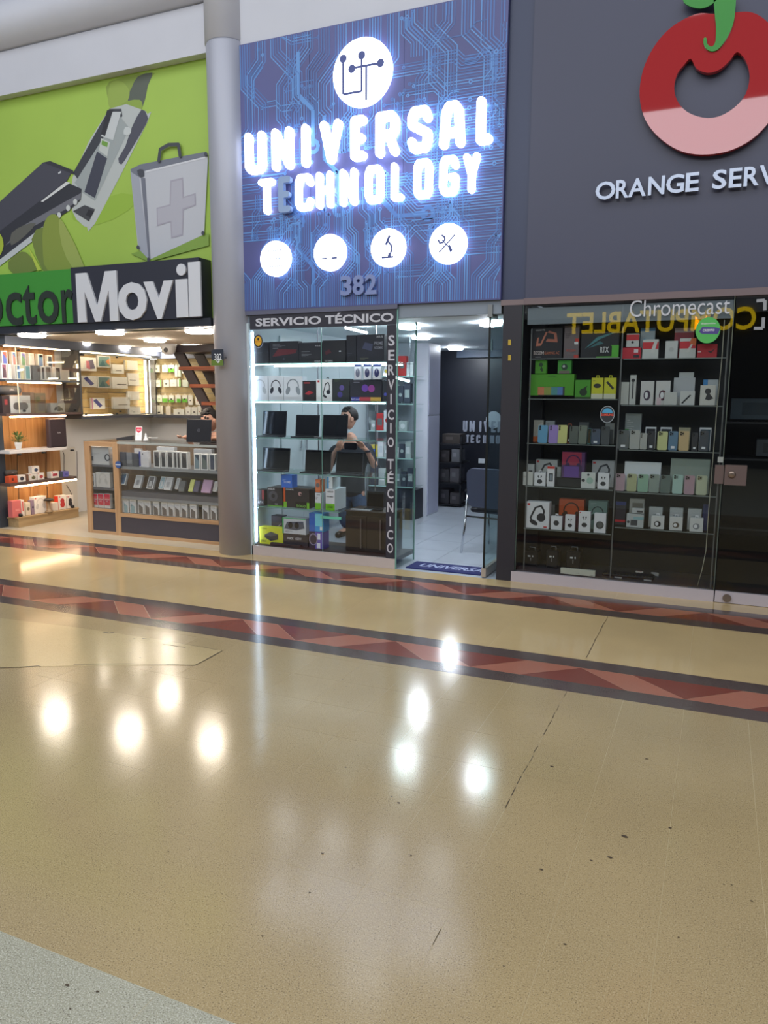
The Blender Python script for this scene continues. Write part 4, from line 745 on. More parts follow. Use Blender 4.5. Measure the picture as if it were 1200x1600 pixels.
def person(name, label, J, headc, yaw, pitch, shirt, pants, grp=None, legs=True, hs=1.0, fing=None):
    """J: joints in world space. One continuous body, clothing and hair as children."""
    t = thing(name, label, 'person', (J['pelvis'][0], J['pelvis'][1], 0), 0, grp)
    N = {}; Ed = []
    def nd(k, r): N[k] = (Vector(J[k]), r)
    nd('pelvis', .095); nd('waist', .095); nd('chest', (.12)); nd('neck0', .06); nd('neck1', .05); Ed += [('pelvis', 'waist'), ('waist', 'chest'), ('chest', 'neck0'), ('neck0', 'neck1')]
    roots = ['pelvis']
    for s in 'LR':
        nd('sh'+s, .056); nd('el'+s, .038); nd('wr'+s, .025); nd('pa'+s, .027); Ed += [('chest', 'sh'+s), ('sh'+s, 'el'+s), ('el'+s, 'wr'+s), ('wr'+s, 'pa'+s)]
        if fing and s in fing: roots += hand(N, Ed, s, J['wr'+s], J['pa'+s], *fing[s])
        if legs: nd('hip'+s, .07); nd('kn'+s, .058); nd('an'+s, .04); nd('to'+s, .036); Ed += [('pelvis', 'hip'+s), ('hip'+s, 'kn'+s), ('kn'+s, 'an'+s), ('an'+s, 'to'+s)]
    mb = MB(); v, f = skinmesh(N, Ed, SKIN, roots); mb.add(v, f, SKIN, True); hm = MB(); head_mb(mb, Vector(headc), yaw, pitch, hm, hs)
    part_of(mb.build('body'), t); part_of(hm.build('hair'), t)
    S = {'hem': (Vector(J['pelvis'])-_z*.11, .155)}; E2 = [('hem', 'pelvis')]
    for k, r in (('pelvis', .15), ('waist', .135), ('chest', .142), ('neck0', .078)): S[k] = (Vector(J[k]), r)
    E2 += [('pelvis', 'waist'), ('waist', 'chest'), ('chest', 'neck0')]
    for s in 'LR':
        S['sh'+s] = (Vector(J['sh'+s]), .07); mid = Vector(J['sh'+s]).lerp(Vector(J['el'+s]), .85); S['el'+s] = (mid, .056); E2 += [('chest', 'sh'+s), ('sh'+s, 'el'+s)]
    v, f = skinmesh(S, E2, shirt, ['hem']); part_of(MB().add(v, f, shirt, True).build('shirt'), t)
    if legs:
        S = {'top': (Vector(J['pelvis'])+_z*.06, .12), 'pelvis': (Vector(J['pelvis'])-_z*.02, .14)}; E2 = [('top', 'pelvis')]
        for s in 'LR':
            S['hip'+s] = (Vector(J['hip'+s]), .108); S['kn'+s] = (Vector(J['kn'+s]), .076); S['an'+s] = (Vector(J['an'+s])+_z*.02, .062); E2 += [('pelvis', 'hip'+s), ('hip'+s, 'kn'+s), ('kn'+s, 'an'+s)]
        v, f = skinmesh(S, E2, pants, ['pelvis']); part_of(MB().add(v, f, pants, True).build('trousers'), t)
        for s in 'LR':
            a = Vector(J['an'+s]); b = Vector(J['to'+s]); v, f = skinmesh({'a': (a+(a-b)*.3-_z*.02, .045), 'b': (b+(b-a)*.2, .04)}, [('a', 'b')], BLACK, ['a']); part_of(MB().add(v, f, BLACK, True).build('shoe'), t)
    return t
# man in the lit shop, holding a phone in front of his chest, head turned to the side wall
MY = 7.55
def q_(x, y, dy=0): return onY(x, y, MY+dy)
J = {'pelvis': q_(551, 763), 'waist': q_(551, 738), 'chest': q_(549, 707), 'neck0': q_(549, 688), 'neck1': q_(547, 674, -.01),
     'shL': q_(521, 703, .02), 'elL': q_(514, 735, -.05), 'wrL': q_(522, 708, -.24), 'paL': q_(529, 699, -.29), 'shR': q_(575, 702, .02), 'elR': q_(586, 730, -.04), 'wrR': q_(574, 705, -.24), 'paR': q_(566, 697, -.29),
     'hipL': q_(540, 770), 'hipR': q_(562, 770), 'knL': onY(539, 812, MY-.03), 'knR': onY(563, 813, MY), 'anL': (0, 0, 0), 'anR': (0, 0, 0)}
for s in 'LR':
    k = J['kn'+s]; J['an'+s] = Vector((k.x, MY+.02, .07)); J['to'+s] = Vector((k.x+(.02 if s == 'R' else -.02), MY-.16, .035))
person('person', 'standing man with short dark hair, dark shirt and jeans holding a phone inside the shop', J, q_(545, 654, -.02), -.75, .12, M((38, 42, 50), .8), M((62, 84, 112), .85, noise=.15, scale=30), fing={'L': ((.35, -.35, .8), (1, 0, 0), (.4, .2, .6)), 'R': ((-.35, -.35, .8), (-1, 0, 0), (-.4, .2, .6))})
hp = q_(547.5, 697, -.33); tag(mk_phone(.155, .075, (34, 36, 42), (hp.x, hp.y, hp.z-.04), 0, 0, 'none'), 'dark phone held sideways in the standing man\'s hands', 'phone')
q = J['wrR']; tag(MB().lathe([(.031, -.012), (.034, -.008), (.034, .008), (.031, .012)], M((60, 62, 70), .3, .5), 0, 0, 16).build('wristwatch', None, q), 'dark wristwatch on the standing man\'s wrist', 'watch')
# ================================================================ DARK SHOP: display, door
D2 = FY+.1
rc = thing('dark_display_case', 'unlit two-bay glass display case of the fruit-sign shop', 'display case', (-.7, FY, 0))
P2 = lambda name, *a, **k: part_of(B(name, None, *a, **k), rc)
VB = onY(962, 700, FY).x
ALW = M((186, 178, 184), .4, .1, noise=.02, scale=3)
P2('plinth', -1.535, .052, FY-.006, FY+.03, 0, .088, ALW); P2('base_panel', -1.5, .05, FY+.03, 6.72, .05, .1, M((66, 64, 68), .4))
P2('glass_pane', -1.5, VB-.002, FY+.004, FY+.012, .09, 2.285, GLASSD); P2('glass_pane', VB+.002, .052, FY+.004, FY+.012, .09, 2.285, GLASSD)
P2('pane_edge', -1.508, -1.5, FY, FY+.014, .09, 2.285, M((70, 84, 80), .2)); P2('pane_edge', .047, .053, FY, FY+.014, .09, 2.285, M((90, 100, 92), .2))
P2('head_strip', -1.47, .05, FY+.02, FY+.05, 2.13, 2.26, M((120, 130, 138), .5))
P2('side_glass', .04, .046, FY+.014, 6.72, .1, 2.285, GLASSD)
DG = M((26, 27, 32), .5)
P2('back_panel', -1.5, .05, 6.72, 6.73, .1, 2.28, DG)  # dark sheet in place of the unlit room behind the open back
SL = [ztop((0, 0, 1), 880, 560, D2), ztop((0, 0, 1), 880, 623, D2), ztop((0, 0, 1), 880, 693, D2), ztop((0, 0, 1), 880, 760.5, D2), ztop((0, 0, 1), 880, 827.5, D2)]
SR = [ztop((0, 0, 1), 1040, 560, D2), ztop((0, 0, 1), 1040, 633, D2), ztop((0, 0, 1), 1040, 703.5, D2), ztop((0, 0, 1), 1040, 770.5, D2), ztop((0, 0, 1), 1040, 827, D2)]
SE = M((120, 128, 126), .25)
for z in SL: P2('glass_shelf', -1.45, VB-.01, FY+.05, 6.6, z-.008, z-.001, GLASSG); P2('shelf_edge', -1.45, VB-.01, FY+.045, FY+.051, z-.008, z-.0005, SE)
for z in SR: P2('glass_shelf', VB+.02, .02, FY+.05, 6.6, z-.008, z-.001, GLASSG); P2('shelf_edge', VB+.02, .02, FY+.045, FY+.051, z-.008, z-.0005, SE)
for x in (-1.44, VB+.003, .025): P2('post', x-.005, x+.005, FY+.05, FY+.056, .1, 2.1, M((110, 112, 112), .4, .3))
k = MB(); k.tube([onY(a, b, FY+.03) for a, b in ((1132, 500), (1128, 560), (1120, 640), (1112, 740), (1107, 800), (1103, 860), (1097, 890), (1090, 915))], .0035, M((170, 168, 150), .5), 6); tag(k.build('loose_cable'), 'thin pale cable hanging along the dark display case corner', 'cable')
A_, B_, C_, D_ = (800, 450, 6), (960, 450, 5), (800, 640, 5.715), (950, 640, 4.8); gr = 'boxed goods in the dark display case'; an1 = 'on the left bay\'s top shelf'
HB = ('hps', (50, 52, 58)); RED_ = (196, 52, 58)
row('Y', D2, SL[0], A_, gr, 'on the left top shelf', [
 ('box', 185, 466, 372, 'black motherboard box with copper emblem', {'c': (34, 32, 38), 'd': .08, 'a': [('poly', (196, 120, 96), [(.12, .4), (.3, .42), (.5, .85), (.44, .86), (.28, .5), (.2, .5), (.22, .7), (.16, .66)]), ('poly', (176, 104, 84), [(.45, .55), (.85, .52), (.8, .82), (.55, .9), (.5, .84), (.72, .78), (.74, .62), (.5, .64)]), ('txt', (206, 190, 186), 'B550M', .06, .4, .12, .24), ('txt', (190, 110, 80), 'GAMING AC', .42, .92, .13, .22), ('txt', (190, 190, 195), 'GIGABYTE', .1, .42, .9, .95), ('lines', (140, 138, 140), 1, .04)]}),
 ('box', 480, 622, 352, 'grey-brown processor box with red corner', {'c': (112, 100, 102), 'd': .08, 'a': [('rect', (190, 60, 56), .7, 1, .0, .1), ('rect', (200, 60, 50), .75, 1, .48, .6), ('rect', (220, 222, 224), .7, .95, .42, .5), ('txt', (190, 90, 80), 'RYZEN', .2, .8, .2, .27), ('lines', (90, 80, 84), 3, .62)]}),
 ('box', 640, 998, 412, 'black graphics card box with teal streak', {'c': (32, 34, 40), 'd': .12, 'a': [('poly', (70, 130, 136), [(.1, .35), (.5, .72), (.9, .97), (.7, .92), (.42, .8)]), ('poly', (60, 110, 116), [(.2, .38), (.6, .55), (.5, .65)]), ('rect', (90, 180, 60), .8, 1, .05, .48), ('rect', (24, 26, 30), .42, .82, .05, .45), ('txt', (220, 222, 224), 'RTX', .52, .74, .2, .42), ('rect', (90, 180, 60), .42, 1, .0, .05)]})])
row('Y', D2, SL[1], A_, gr, 'on the shelf of green boxes', [
 ('box', 158, 578, 808, 'wide lime green box with rainbow speaker', {'c': (84, 160, 40), 'd': .09, 'base': 1010, 'a': [('rect', (60, 60, 60), .22, .8, .0, .42), ('rect', (206, 130, 90), .2, .34, .03, .4), ('rect', (150, 160, 80), .34, .5, .03, .4), ('rect', (84, 150, 150), .5, .64, .03, .4), ('rect', (90, 130, 190), .64, .76, .03, .4), ('txt', (60, 120, 40), 'energy', .42, .6, .86, .94)]}),
 ('box', 585, 732, 862, 'lime green box with black earphone picture', {'c': (76, 156, 44), 'd': .07, 'a': [('dot', (40, 60, 40), .55, .35, .25), ('poly', (40, 60, 40), [(.4, .3), (.62, .3), (.8, .7), (.6, .6)]), ('rect', (50, 80, 40), 0, 1, 0, .1)]}),
 ('box', 738, 849, 842, 'yellow hang box with round black picture', {'c': (206, 206, 50), 'd': .04, 'tab': (206, 206, 50), 'a': [('dot', (54, 54, 50), .5, .62, .32, .62), ('rect', (216, 216, 190), 0, 1, 0, .24), ('lines', (90, 90, 60), 1, .85)]}),
 ('box', 857, 970, 842, 'yellow hang box with slanting black picture', {'c': (206, 206, 50), 'd': .04, 'tab': (206, 206, 50), 'a': [('poly', (54, 54, 50), [(.15, .78), (.3, .84), (.85, .52), (.75, .42)]), ('rect', (216, 216, 190), 0, 1, 0, .24)]})])
zz = ztop(A_, 370, 808, D2)+.004
row('Y', D2, zz, A_, gr, 'standing on the rainbow speaker box', [('box', 214, 322, 680, 'small lime box with microphone picture', {'c': (80, 156, 38), 'd': .05, 'a': [('dot', (40, 70, 36), .5, .68, .18), ('poly', (40, 70, 36), [(.45, .3), (.65, .1), (.7, .3), (.55, .6)])]}), ('box', 426, 555, 680, 'small green game box with silver figure', {'c': (70, 160, 60), 'd': .05, 'a': [('dot', (50, 80, 60), .5, .5, .25), ('dot', (200, 206, 206), .45, .55, .1), ('rect', (120, 112, 100), .1, .9, 0, .22)]})])
def ph(l, r, t, w, c, **k): return ('phone', l, r, t, w, dict(c=c, **k))
gp = 'phones shown in the dark display case'; BE = (174, 170, 160)
row('Y', FY+.2, SL[2], C_, gr, 'in the phone shelf\'s back row', [('box', 188, 276, 94, 'tall beige phone box with orange foot', {'c': BE, 'a': [('rect', (200, 100, 50), 0, 1, 0, .25), ('poly', (196, 190, 180), [(.3, .3), (.9, .4), (.9, .9), (.5, .8)])]}), ('box', 292, 376, 100, 'tall grey phone box', {'c': (150, 154, 156), 'a': [('lines', (120, 124, 126), 2, .8)]}), ('box', 590, 682, 112, 'tall dark phone box', {'c': (70, 74, 76)}), ('box', 826, 908, 122, 'tall grey-white phone box', {'c': (140, 144, 142), 'a': [('rect', (80, 84, 86), .1, .9, 0, .7)]})])
row('Y', D2, SL[2], C_, gp, 'from the pillar on the coloured phone shelf', [ph(226, 312, 138, 'sky blue phone', (100, 160, 196), lens='col'), ph(322, 408, 138, 'lavender phone', (158, 132, 200), lens='col'), ph(400, 488, 138, 'pale yellow phone', (206, 206, 130), lens='col'), ph(490, 524, 125, 'orange phone with white price tag', (206, 100, 46), lens='none', tag=True, dy=.03), ph(508, 586, 146, 'dark green-grey phone', (84, 92, 86), lens='col'), ph(588, 664, 140, 'grey-green phone with three lenses', (110, 120, 108), lens='col'), ph(670, 700, 165, 'narrow teal phone', (60, 130, 130), lens='none'), ph(702, 784, 172, 'blue-grey phone with price tag', (66, 80, 100), tag=True), ph(790, 866, 150, 'dark grey phone', (70, 76, 80))])
row('Y', FY+.22, SL[3], C_, gr, 'in the headphone shelf\'s back row', [('box', 206, 400, 448, 'white headphone box with dark arc', {'c': (190, 192, 190), 'a': [('hps', (50, 54, 60)), ('rect', RED_, .04, .14, .88, .96)], 'd': .08}), ('box', 706, 906, 456, 'white box with two black headsets', {'c': (176, 178, 180), 'd': .08, 'a': [('hps', (50, 54, 64)), ('dot', (46, 48, 58), .25, .35, .14), ('rect', RED_, .04, .16, .88, .95)]}), ('box', 380, 434, 512, 'narrow white boxed cable', {'c': (180, 182, 178), 'd': .05, 'a': [('lines', (60, 60, 60), 3, .3)]})])
row('Y', D2+.02, SL[3], C_, gr, 'in the headphone shelf\'s middle row', [('box', 128, 190, 488, 'white box with dark strip', {'c': (186, 188, 186), 'd': .05, 'a': [('rect', (50, 52, 58), .3, .8, .6, .7)]}), ('box', 440, 645, 380, 'red and purple headset box on a black stand', {'base': 612, 'c': (84, 52, 100), 'd': .09, 'a': [('rect', (156, 50, 78), 0, .85, .5, 1), ('hp', (56, 34, 80)), ('rect', (104, 70, 150), .1, .75, .02, .45)]})])
q = onY(800+535/5.715, 640+680/5.715, D2+.05); tag(mk_box('display_stand', .28, ztop(C_, 540, 612, D2+.02)-SL[3]-.004, .1, (24, 24, 28), None, (q.x, D2+.03, SL[3]+.001), 0), 'black display stand under the red and purple headset box', 'stand')
row('Y', FY+.06, SL[3], C_, gr, 'in the headphone shelf\'s front row', [('box', 95, 184, 557, 'plain white cube box', {'c': (200, 202, 198), 'd': .035, 'a': [('lines', (160, 120, 120), 2, .6)]}), ('box', 195, 296, 564, 'white earbud box with black case', {'c': WH, 'd': .035, 'tab': WH, 'a': [('buds', (44, 46, 54))]}), ('box', 309, 375, 506, 'upright white box with red top', {'c': WH, 'd': .035, 'a': [('rect', (206, 60, 50), 0, 1, .88, 1), ('rect', (40, 42, 48), .25, .8, .25, .65), ('rect', (140, 150, 160), .35, .7, .3, .6)]}), ('box', 613, 740, 562, 'white box with pale green earbud case', {'c': (206, 212, 208), 'd': .035, 'a': [('dot', (160, 190, 178), .62, .5, .24), ('dot', (50, 52, 60), .15, .5, .12), ('dot', (50, 52, 60), .5, .86, .08)]}), ('box', 760, 862, 566, 'white earbud box with two loose buds', {'c': WH, 'd': .035, 'a': [('buds', (46, 48, 56))]})])
row('Y', FY+.22, SL[4], C_, gr, 'in the back row above the black cases', [('box', 338, 376, 850, 'narrow grey box', {'c': (110, 114, 114)}), ('box', 412, 636, 800, 'orange headset box', {'c': (196, 84, 42), 'd': .08, 'a': [('hp', (70, 44, 36)), ('rect', (86, 46, 60), 0, .9, 0, .42)]}), ('box', 672, 842, 816, 'teal-grey headset box', {'c': (116, 146, 140), 'd': .08, 'a': [('hp', (44, 60, 62)), ('lines', (150, 170, 164), 2, .84)]})])
row('Y', FY+.06, SL[4], C_, gr, 'in the front row above the black cases', [('box', 122, 326, 824, 'large white box with black folding headphones', {'c': WH, 'd': .09, 'a': [('hps', (48, 50, 58)), ('rect', RED_, .05, .16, .86, .94), ('rect', RED_, .78, .92, .04, .1)]}), ('box', 343, 443, 952, 'small white box with square case picture', {'c': WH, 'd': .04, 'tab': WH, 'a': [('dot', (56, 58, 64), .5, .5, .25)]}), ('box', 470, 558, 940, 'white earbud box beside the orange box', {'c': WH, 'd': .04, 'a': [('buds', (46, 48, 56))]}), ('box', 590, 695, 910, 'tall white earbud box with red mark', {'c': WH, 'd': .04, 'a': [('buds', (50, 52, 60)), ('rect', RED_, .05, .15, .92, .97)]}), ('box', 727, 834, 926, 'white box with round black clip speaker', {'c': WH, 'd': .04, 'a': [('dot', (60, 64, 64), .5, .4, .34), ('dot', (96, 100, 98), .5, .42, .24), ('stroke', WH)]})])
# black robot-like gadget boxes on the case floor
E_ = (810, 820, 8)
def gadget(w_, h_, dd, loc, rz):
    t = bpy.data.objects.new('gadget_case', None); COL.objects.link(t); t.location = loc
    mb = MB(); mb.bbox(-w_/2, w_/2, 0, .14, 0, h_*.82, M((34, 32, 36), .35), .01); mb.build('body', t)
    k = MB(); k.tube([(-w_*.22, .05, h_*.8), (-w_*.2, .05, h_*.97), (w_*.2, .05, h_*.97), (w_*.22, .05, h_*.8)], .006, M((130, 132, 138), .3), 8); k.build('handle', t)
    k = MB(); k.poly([(-w_*.2, h_*.5), (-w_*.02, h_*.5), (-w_*.02, h_*.57), (-w_*.2, h_*.57)], -.001, 0, WHITE); k.poly([(w_*.1, h_*.5), (w_*.18, h_*.5), (w_*.18, h_*.58), (w_*.1, h_*.58)], -.001, 0, WHITE); k.poly([(-w_*.02, h_*.28), (w_*.02, h_*.28), (w_*.03, h_*.45), (-w_*.03, h_*.45)], -.001, 0, M((150, 150, 152))); k.build('print', t); return t
row('Y', FY+.2, .1, E_, 'black gadget cases on the case floor', 'from the pillar on the case floor', [('fn', 60, 240, 285, 'black gadget case with white face marks', {'f': lambda w_, h_, l, r: gadget(w_, h_, 0, l, r), 'cat': 'case'}), ('fn', 335, 492, 275, 'black gadget case with white top handle', {'f': lambda w_, h_, l, r: gadget(w_, h_, 0, l, r), 'cat': 'case'}), ('fn', 585, 770, 280, 'black gadget case with taller grey handle', {'f': lambda w_, h_, l, r: gadget(w_, h_, 0, l, r), 'cat': 'case'})])
row('Y', FY+.025, .1, E_, gr, 'leaning at the foot of the pane', [('box', 522, 958, 558, 'long flat white keyboard box', {'c': (206, 206, 190), 'd': .03, 'a': [('rect', (130, 130, 120), .03, .1, .08, .13), ('rect', (120, 120, 110), .45, .55, .3, .35), ('rect', (120, 120, 110), .86, .96, .1, .15)]})])
row('Y', D2, SR[0], B_, gr, 'on the right top shelf', [
 ('box', 60, 205, 466, 'red box with dark gadget picture', {'c': (196, 44, 60), 'd': .07, 'a': [('rect', (230, 210, 214), .62, .85, .55, .85), ('rect', (60, 50, 60), .6, .9, .1, .35)]}),
 ('box', 215, 340, 402, 'red and white box with slanting white fold', {'c': (206, 208, 204), 'd': .07, 'a': [('rect', (206, 50, 60), 0, 1, .5, .86), ('poly', (214, 214, 210), [(.5, .3), (.75, .3), (.95, .95), (.75, .95)])]}),
 ('box', 392, 490, 413, 'plain white box', {'c': (206, 208, 206), 'd': .06, 'a': [('dot', (190, 192, 190), .5, .5, .2)]}),
 ('box', 503, 632, 392, 'red and white box with orange corner', {'c': (204, 206, 202), 'd': .07, 'a': [('rect', (206, 50, 64), 0, 1, .48, .84), ('poly', (216, 110, 60), [(.6, .75), (1, .6), (1, 1), (.7, 1)]), ('poly', (214, 214, 210), [(.4, .3), (.62, .3), (.8, .7), (.7, .7)])]}),
 ('box', 642, 800, 438, 'wide red box with dark bird-like picture', {'c': (196, 44, 56), 'd': .07, 'a': [('poly', (90, 40, 50), [(.5, .5), (.7, .3), (.92, .7), (.7, .5)]), ('rect', (230, 200, 206), .04, .2, .4, .5)]})])
row('Y', D2+.08, SR[0], B_, gr, 'behind the right top shelf', [('box', 192, 308, 312, 'tall teal and white box', {'c': (186, 200, 206), 'd': .05, 'a': [('rect', (70, 140, 190), 0, 1, .9, 1), ('dot', (120, 180, 206), .3, .6, .12)]}), ('box', 458, 612, 312, 'tall dull red box', {'c': (160, 60, 72), 'd': .05, 'a': [('rect', (170, 150, 150), 0, 1, .85, 1)]})])
row('Y', D2, ztop(B_, 130, 466, D2)+.004, B_, gr, 'on top of the red gadget box', [('box', 90, 190, 356, 'small red-topped white camera box', {'c': (200, 202, 200), 'd': .05, 'a': [('rect', (206, 50, 60), 0, 1, .5, .92), ('dot', (40, 40, 44), .5, .35, .1)]})])
row('Y', D2, SR[1], B_, gr, 'on the watch shelf', [
 ('box', 45, 108, 735, 'slim plain white box', {'c': (190, 192, 186), 'd': .05, 'a': [('lines', (220, 220, 216), 1, .05)]}), ('box', 112, 162, 680, 'slim white box with coiled cable picture', {'c': (196, 198, 194), 'd': .04, 'a': [('dot', (50, 50, 54), .5, .82, .3), ('rect', (60, 60, 64), .4, .6, .2, .8)]}),
 ('box', 198, 302, 727, 'white smartwatch box with purple watch', {'c': (206, 206, 204), 'd': .05, 'a': [('watch', (70, 56, 76))]}), ('box', 316, 430, 725, 'white smartwatch box with plum watch', {'c': (206, 206, 204), 'd': .05, 'a': [('watch', (86, 50, 64)), ('rect', (214, 190, 196), .1, .4, .0, .3)]}),
 ('box', 452, 620, 700, 'white case-shaped pack with handles', {'c': (186, 188, 190), 'd': .03, 'dy': .07, 'a': [('lines', (150, 160, 170), 3, .3)]}),
 ('box', 662, 785, 760, 'white box with black adapter picture', {'c': (206, 204, 196), 'd': .05, 'a': [('dot', (60, 58, 60), .5, .7, .2), ('poly', (60, 58, 60), [(.35, .3), (.6, .25), (.88, .35), (.6, .6), (.45, .6)])]})])
row('Y', FY+.06, SR[1], B_, gr, 'at the front of the watch shelf', [('box', 385, 486, 814, 'low plain white box', {'c': (196, 198, 194), 'd': .03}), ('box', 508, 625, 806, 'low white box with black pen picture', {'c': (200, 202, 200), 'd': .03, 'a': [('poly', (40, 42, 46), [(.1, .15), (.2, .1), (.75, .7), (.65, .75)])]})])
row('Y', D2+.1, SR[1], B_, gr, 'at the back of the watch shelf', [('box', 490, 606, 658, 'tall white box with grey bean earbuds', {'c': (200, 202, 200), 'd': .05, 'a': [('dot', (120, 118, 116), .4, .7, .18), ('dot', (130, 128, 126), .65, .58, .16), ('rect', (190, 220, 220), .1, .95, .2, .3)]}), ('box', 682, 800, 716, 'white box with blue corner', {'c': (186, 192, 194), 'd': .05, 'a': [('rect', (70, 140, 200), .0, .3, .7, 1)]})])
row('Y', FY+.22, SR[2], D_, gr, 'at the back of the right phone shelf', [('box', 118, 240, 30, 'tall grey-white box with green corner', {'c': (150, 158, 158), 'a': [('rect', (50, 150, 70), 0, .25, .3, .55), ('lines', (190, 196, 196), 6, .5)]})])
row('Y', FY+.2, SR[2], D_, 'phone stands in the dark display case', 'standing behind the right bay phones', [('box', 272, 354, 130, 'white-rimmed black phone box', {'c': WH, 'd': .02, 'a': [('rect', (36, 38, 44), .08, .92, 0, .92)]}), ('box', 384, 470, 132, 'white-rimmed slate phone box', {'c': WH, 'd': .02, 'a': [('rect', (50, 56, 64), .08, .92, 0, .92)]}), ('box', 520, 610, 135, 'gold-topped phone box', {'c': (176, 170, 140), 'd': .02}), ('box', 676, 766, 135, 'white-rimmed blue-grey phone box', {'c': WH, 'd': .02, 'a': [('rect', (60, 80, 92), .08, .92, 0, .92)]})])
row('Y', D2, SR[2], D_, gp, 'on the right bay upper phone shelf', [ph(68, 152, 152, 'dark grey phone with price tag', (92, 98, 98), tag=True), ph(158, 234, 152, 'pale grey phone with three lenses', (170, 172, 166)), ph(236, 288, 176, 'small pale grey phone', (170, 172, 166), lens='col'), ph(292, 348, 160, 'black phone with price tag', (40, 42, 48), tag=True), ph(365, 442, 163, 'pale lime phone', (196, 200, 140)), ph(448, 518, 162, 'steel blue phone', (90, 124, 150), tag=True), ph(524, 602, 160, 'gold phone', (196, 170, 124)), ph(622, 668, 172, 'narrow black phone', (38, 40, 46), tag=True), ph(678, 750, 158, 'charcoal phone beside the case corner', (60, 66, 74), tag=True)])
row('Y', D2+.05, SR[3], D_, 'silver laptops in the dark display case', 'standing behind the pastel phones', [('laptop', 112, 388, 392, 'white closed-lid laptop', {'c': (214, 220, 226), 'open': False, 'back': True}), ('laptop', 455, 752, 368, 'grey-green large laptop', {'c': (140, 154, 146), 'open': False, 'back': True})])
row('Y', D2-.01, SR[3], D_, gp, 'in the pastel phone row', [ph(52, 122, 480, 'dusty pink phone', (176, 148, 158)), ph(136, 210, 482, 'pale olive phone', (168, 172, 132)), ph(218, 298, 485, 'mint green phone', (136, 174, 150)), ph(302, 380, 485, 'sage grey phone', (134, 148, 140)), ph(388, 464, 490, 'dark sage phone', (90, 106, 102)), ph(478, 556, 488, 'pale aqua phone', (160, 190, 180)), ph(566, 644, 495, 'mauve pink phone', (170, 140, 150)), ph(656, 738, 495, 'cream green phone', (180, 186, 158))])
row('Y', D2+.06, SR[4], D_, gr, 'behind the lowest right shelf', [('box', 152, 264, 668, 'tall grey-white box with tan patch', {'c': (156, 156, 150), 'a': [('rect', (110, 106, 96), .2, .9, .6, .85)]}), ('box', 300, 402, 732, 'white arch-printed watch box', {'c': (176, 180, 180), 'a': [('dot', (130, 140, 144), .5, .55, .35, .5)]}), ('box', 455, 556, 737, 'white watch box beside the blue box', {'c': (176, 180, 180), 'a': [('dot', (120, 130, 134), .5, .55, .35, .5)]}), ('box', 590, 694, 745, 'white watch box under the blue box', {'c': (180, 184, 184), 'a': [('dot', (120, 130, 134), .5, .55, .35, .5)]}), ('box', 700, 745, 712, 'dark blue box in the corner', {'c': (40, 48, 92)}), ('box', 50, 128, 690, 'dark box with red strip and blue top', {'c': (44, 42, 54), 'a': [('rect', (190, 40, 56), 0, 1, .12, .22), ('rect', (50, 60, 120), 0, 1, .85, 1)]})])
row('Y', FY+.07, SR[4], D_, gr, 'at the front of the lowest right shelf', [('box', 134, 264, 783, 'wide pale box with black gadget picture', {'c': (180, 186, 186), 'd': .05, 'a': [('rect', (70, 74, 80), .25, .65, .15, .55), ('dot', (70, 74, 80), .12, .4, .1), ('rect', (140, 180, 186), .4, 1, .6, .8)]}), ('box', 318, 418, 798, 'white fitness band box with black band', {'c': (206, 208, 206), 'd': .05, 'tab': WH, 'a': [('watch', (30, 30, 36))]}), ('box', 457, 556, 806, 'white fitness band box with tan band', {'c': (206, 208, 206), 'd': .05, 'tab': WH, 'a': [('watch', (90, 80, 70))]}), ('box', 608, 710, 814, 'white fitness band box with grey band', {'c': (206, 208, 206), 'd': .05, 'tab': WH, 'a': [('watch', (130, 134, 140))]})])
row('Y', FY+.08, ztop(D_, 200, 783, FY+.07)+.004, D_, gr, 'on the wide pale gadget box', [('box', 178, 270, 742, 'small white gadget box', {'c': (186, 190, 190), 'd': .04, 'a': [('rect', (70, 72, 76), .4, .9, .2, .6)]})])
kb = thing('black_keyboard', 'black keyboard lying on the dark display case floor', 'keyboard', (-.5, 6.4, .1)); c0 = onZ(958, 890, .11)
MB().bbox(-.2, .2, -.07, .07, 0, .02, M((34, 34, 38), .4), .006).build('base', kb); kb.location = (onY(982, 890, 6.38).x, 6.40, .1)
k = MB()
for r in range(5):
    for c in range(15): k.box(-.188+c*.0252, -.188+c*.0252+.021, -.058+r*.024, -.058+r*.024+.02, .02, .026, M((48, 46, 50), .4))
k.build('keys', kb)['kind'] = 'stuff'
for x, y, c, s in ((1000, 876, (200, 196, 186), 'white price card with red top edge standing behind the black keyboard'), (1024, 884, (150, 150, 150), 'grey price card beside the black keyboard'), (966, 899, (150, 150, 150), 'grey label card before the keyboard\'s left end'), (1012, 903, (156, 156, 156), 'grey label card before the keyboard\'s right end')):
    q = onY(x, y, FY+.26 if y < 890 else FY+.05); hh = .03 if y < 890 else .012; tag(mk_box('price_card', .06, hh, .004, c, [('rect', (180, 60, 60), .2, .8, .85, 1)] if x == 1000 else None, (q.x, q.y, .101), 0), s, 'card')
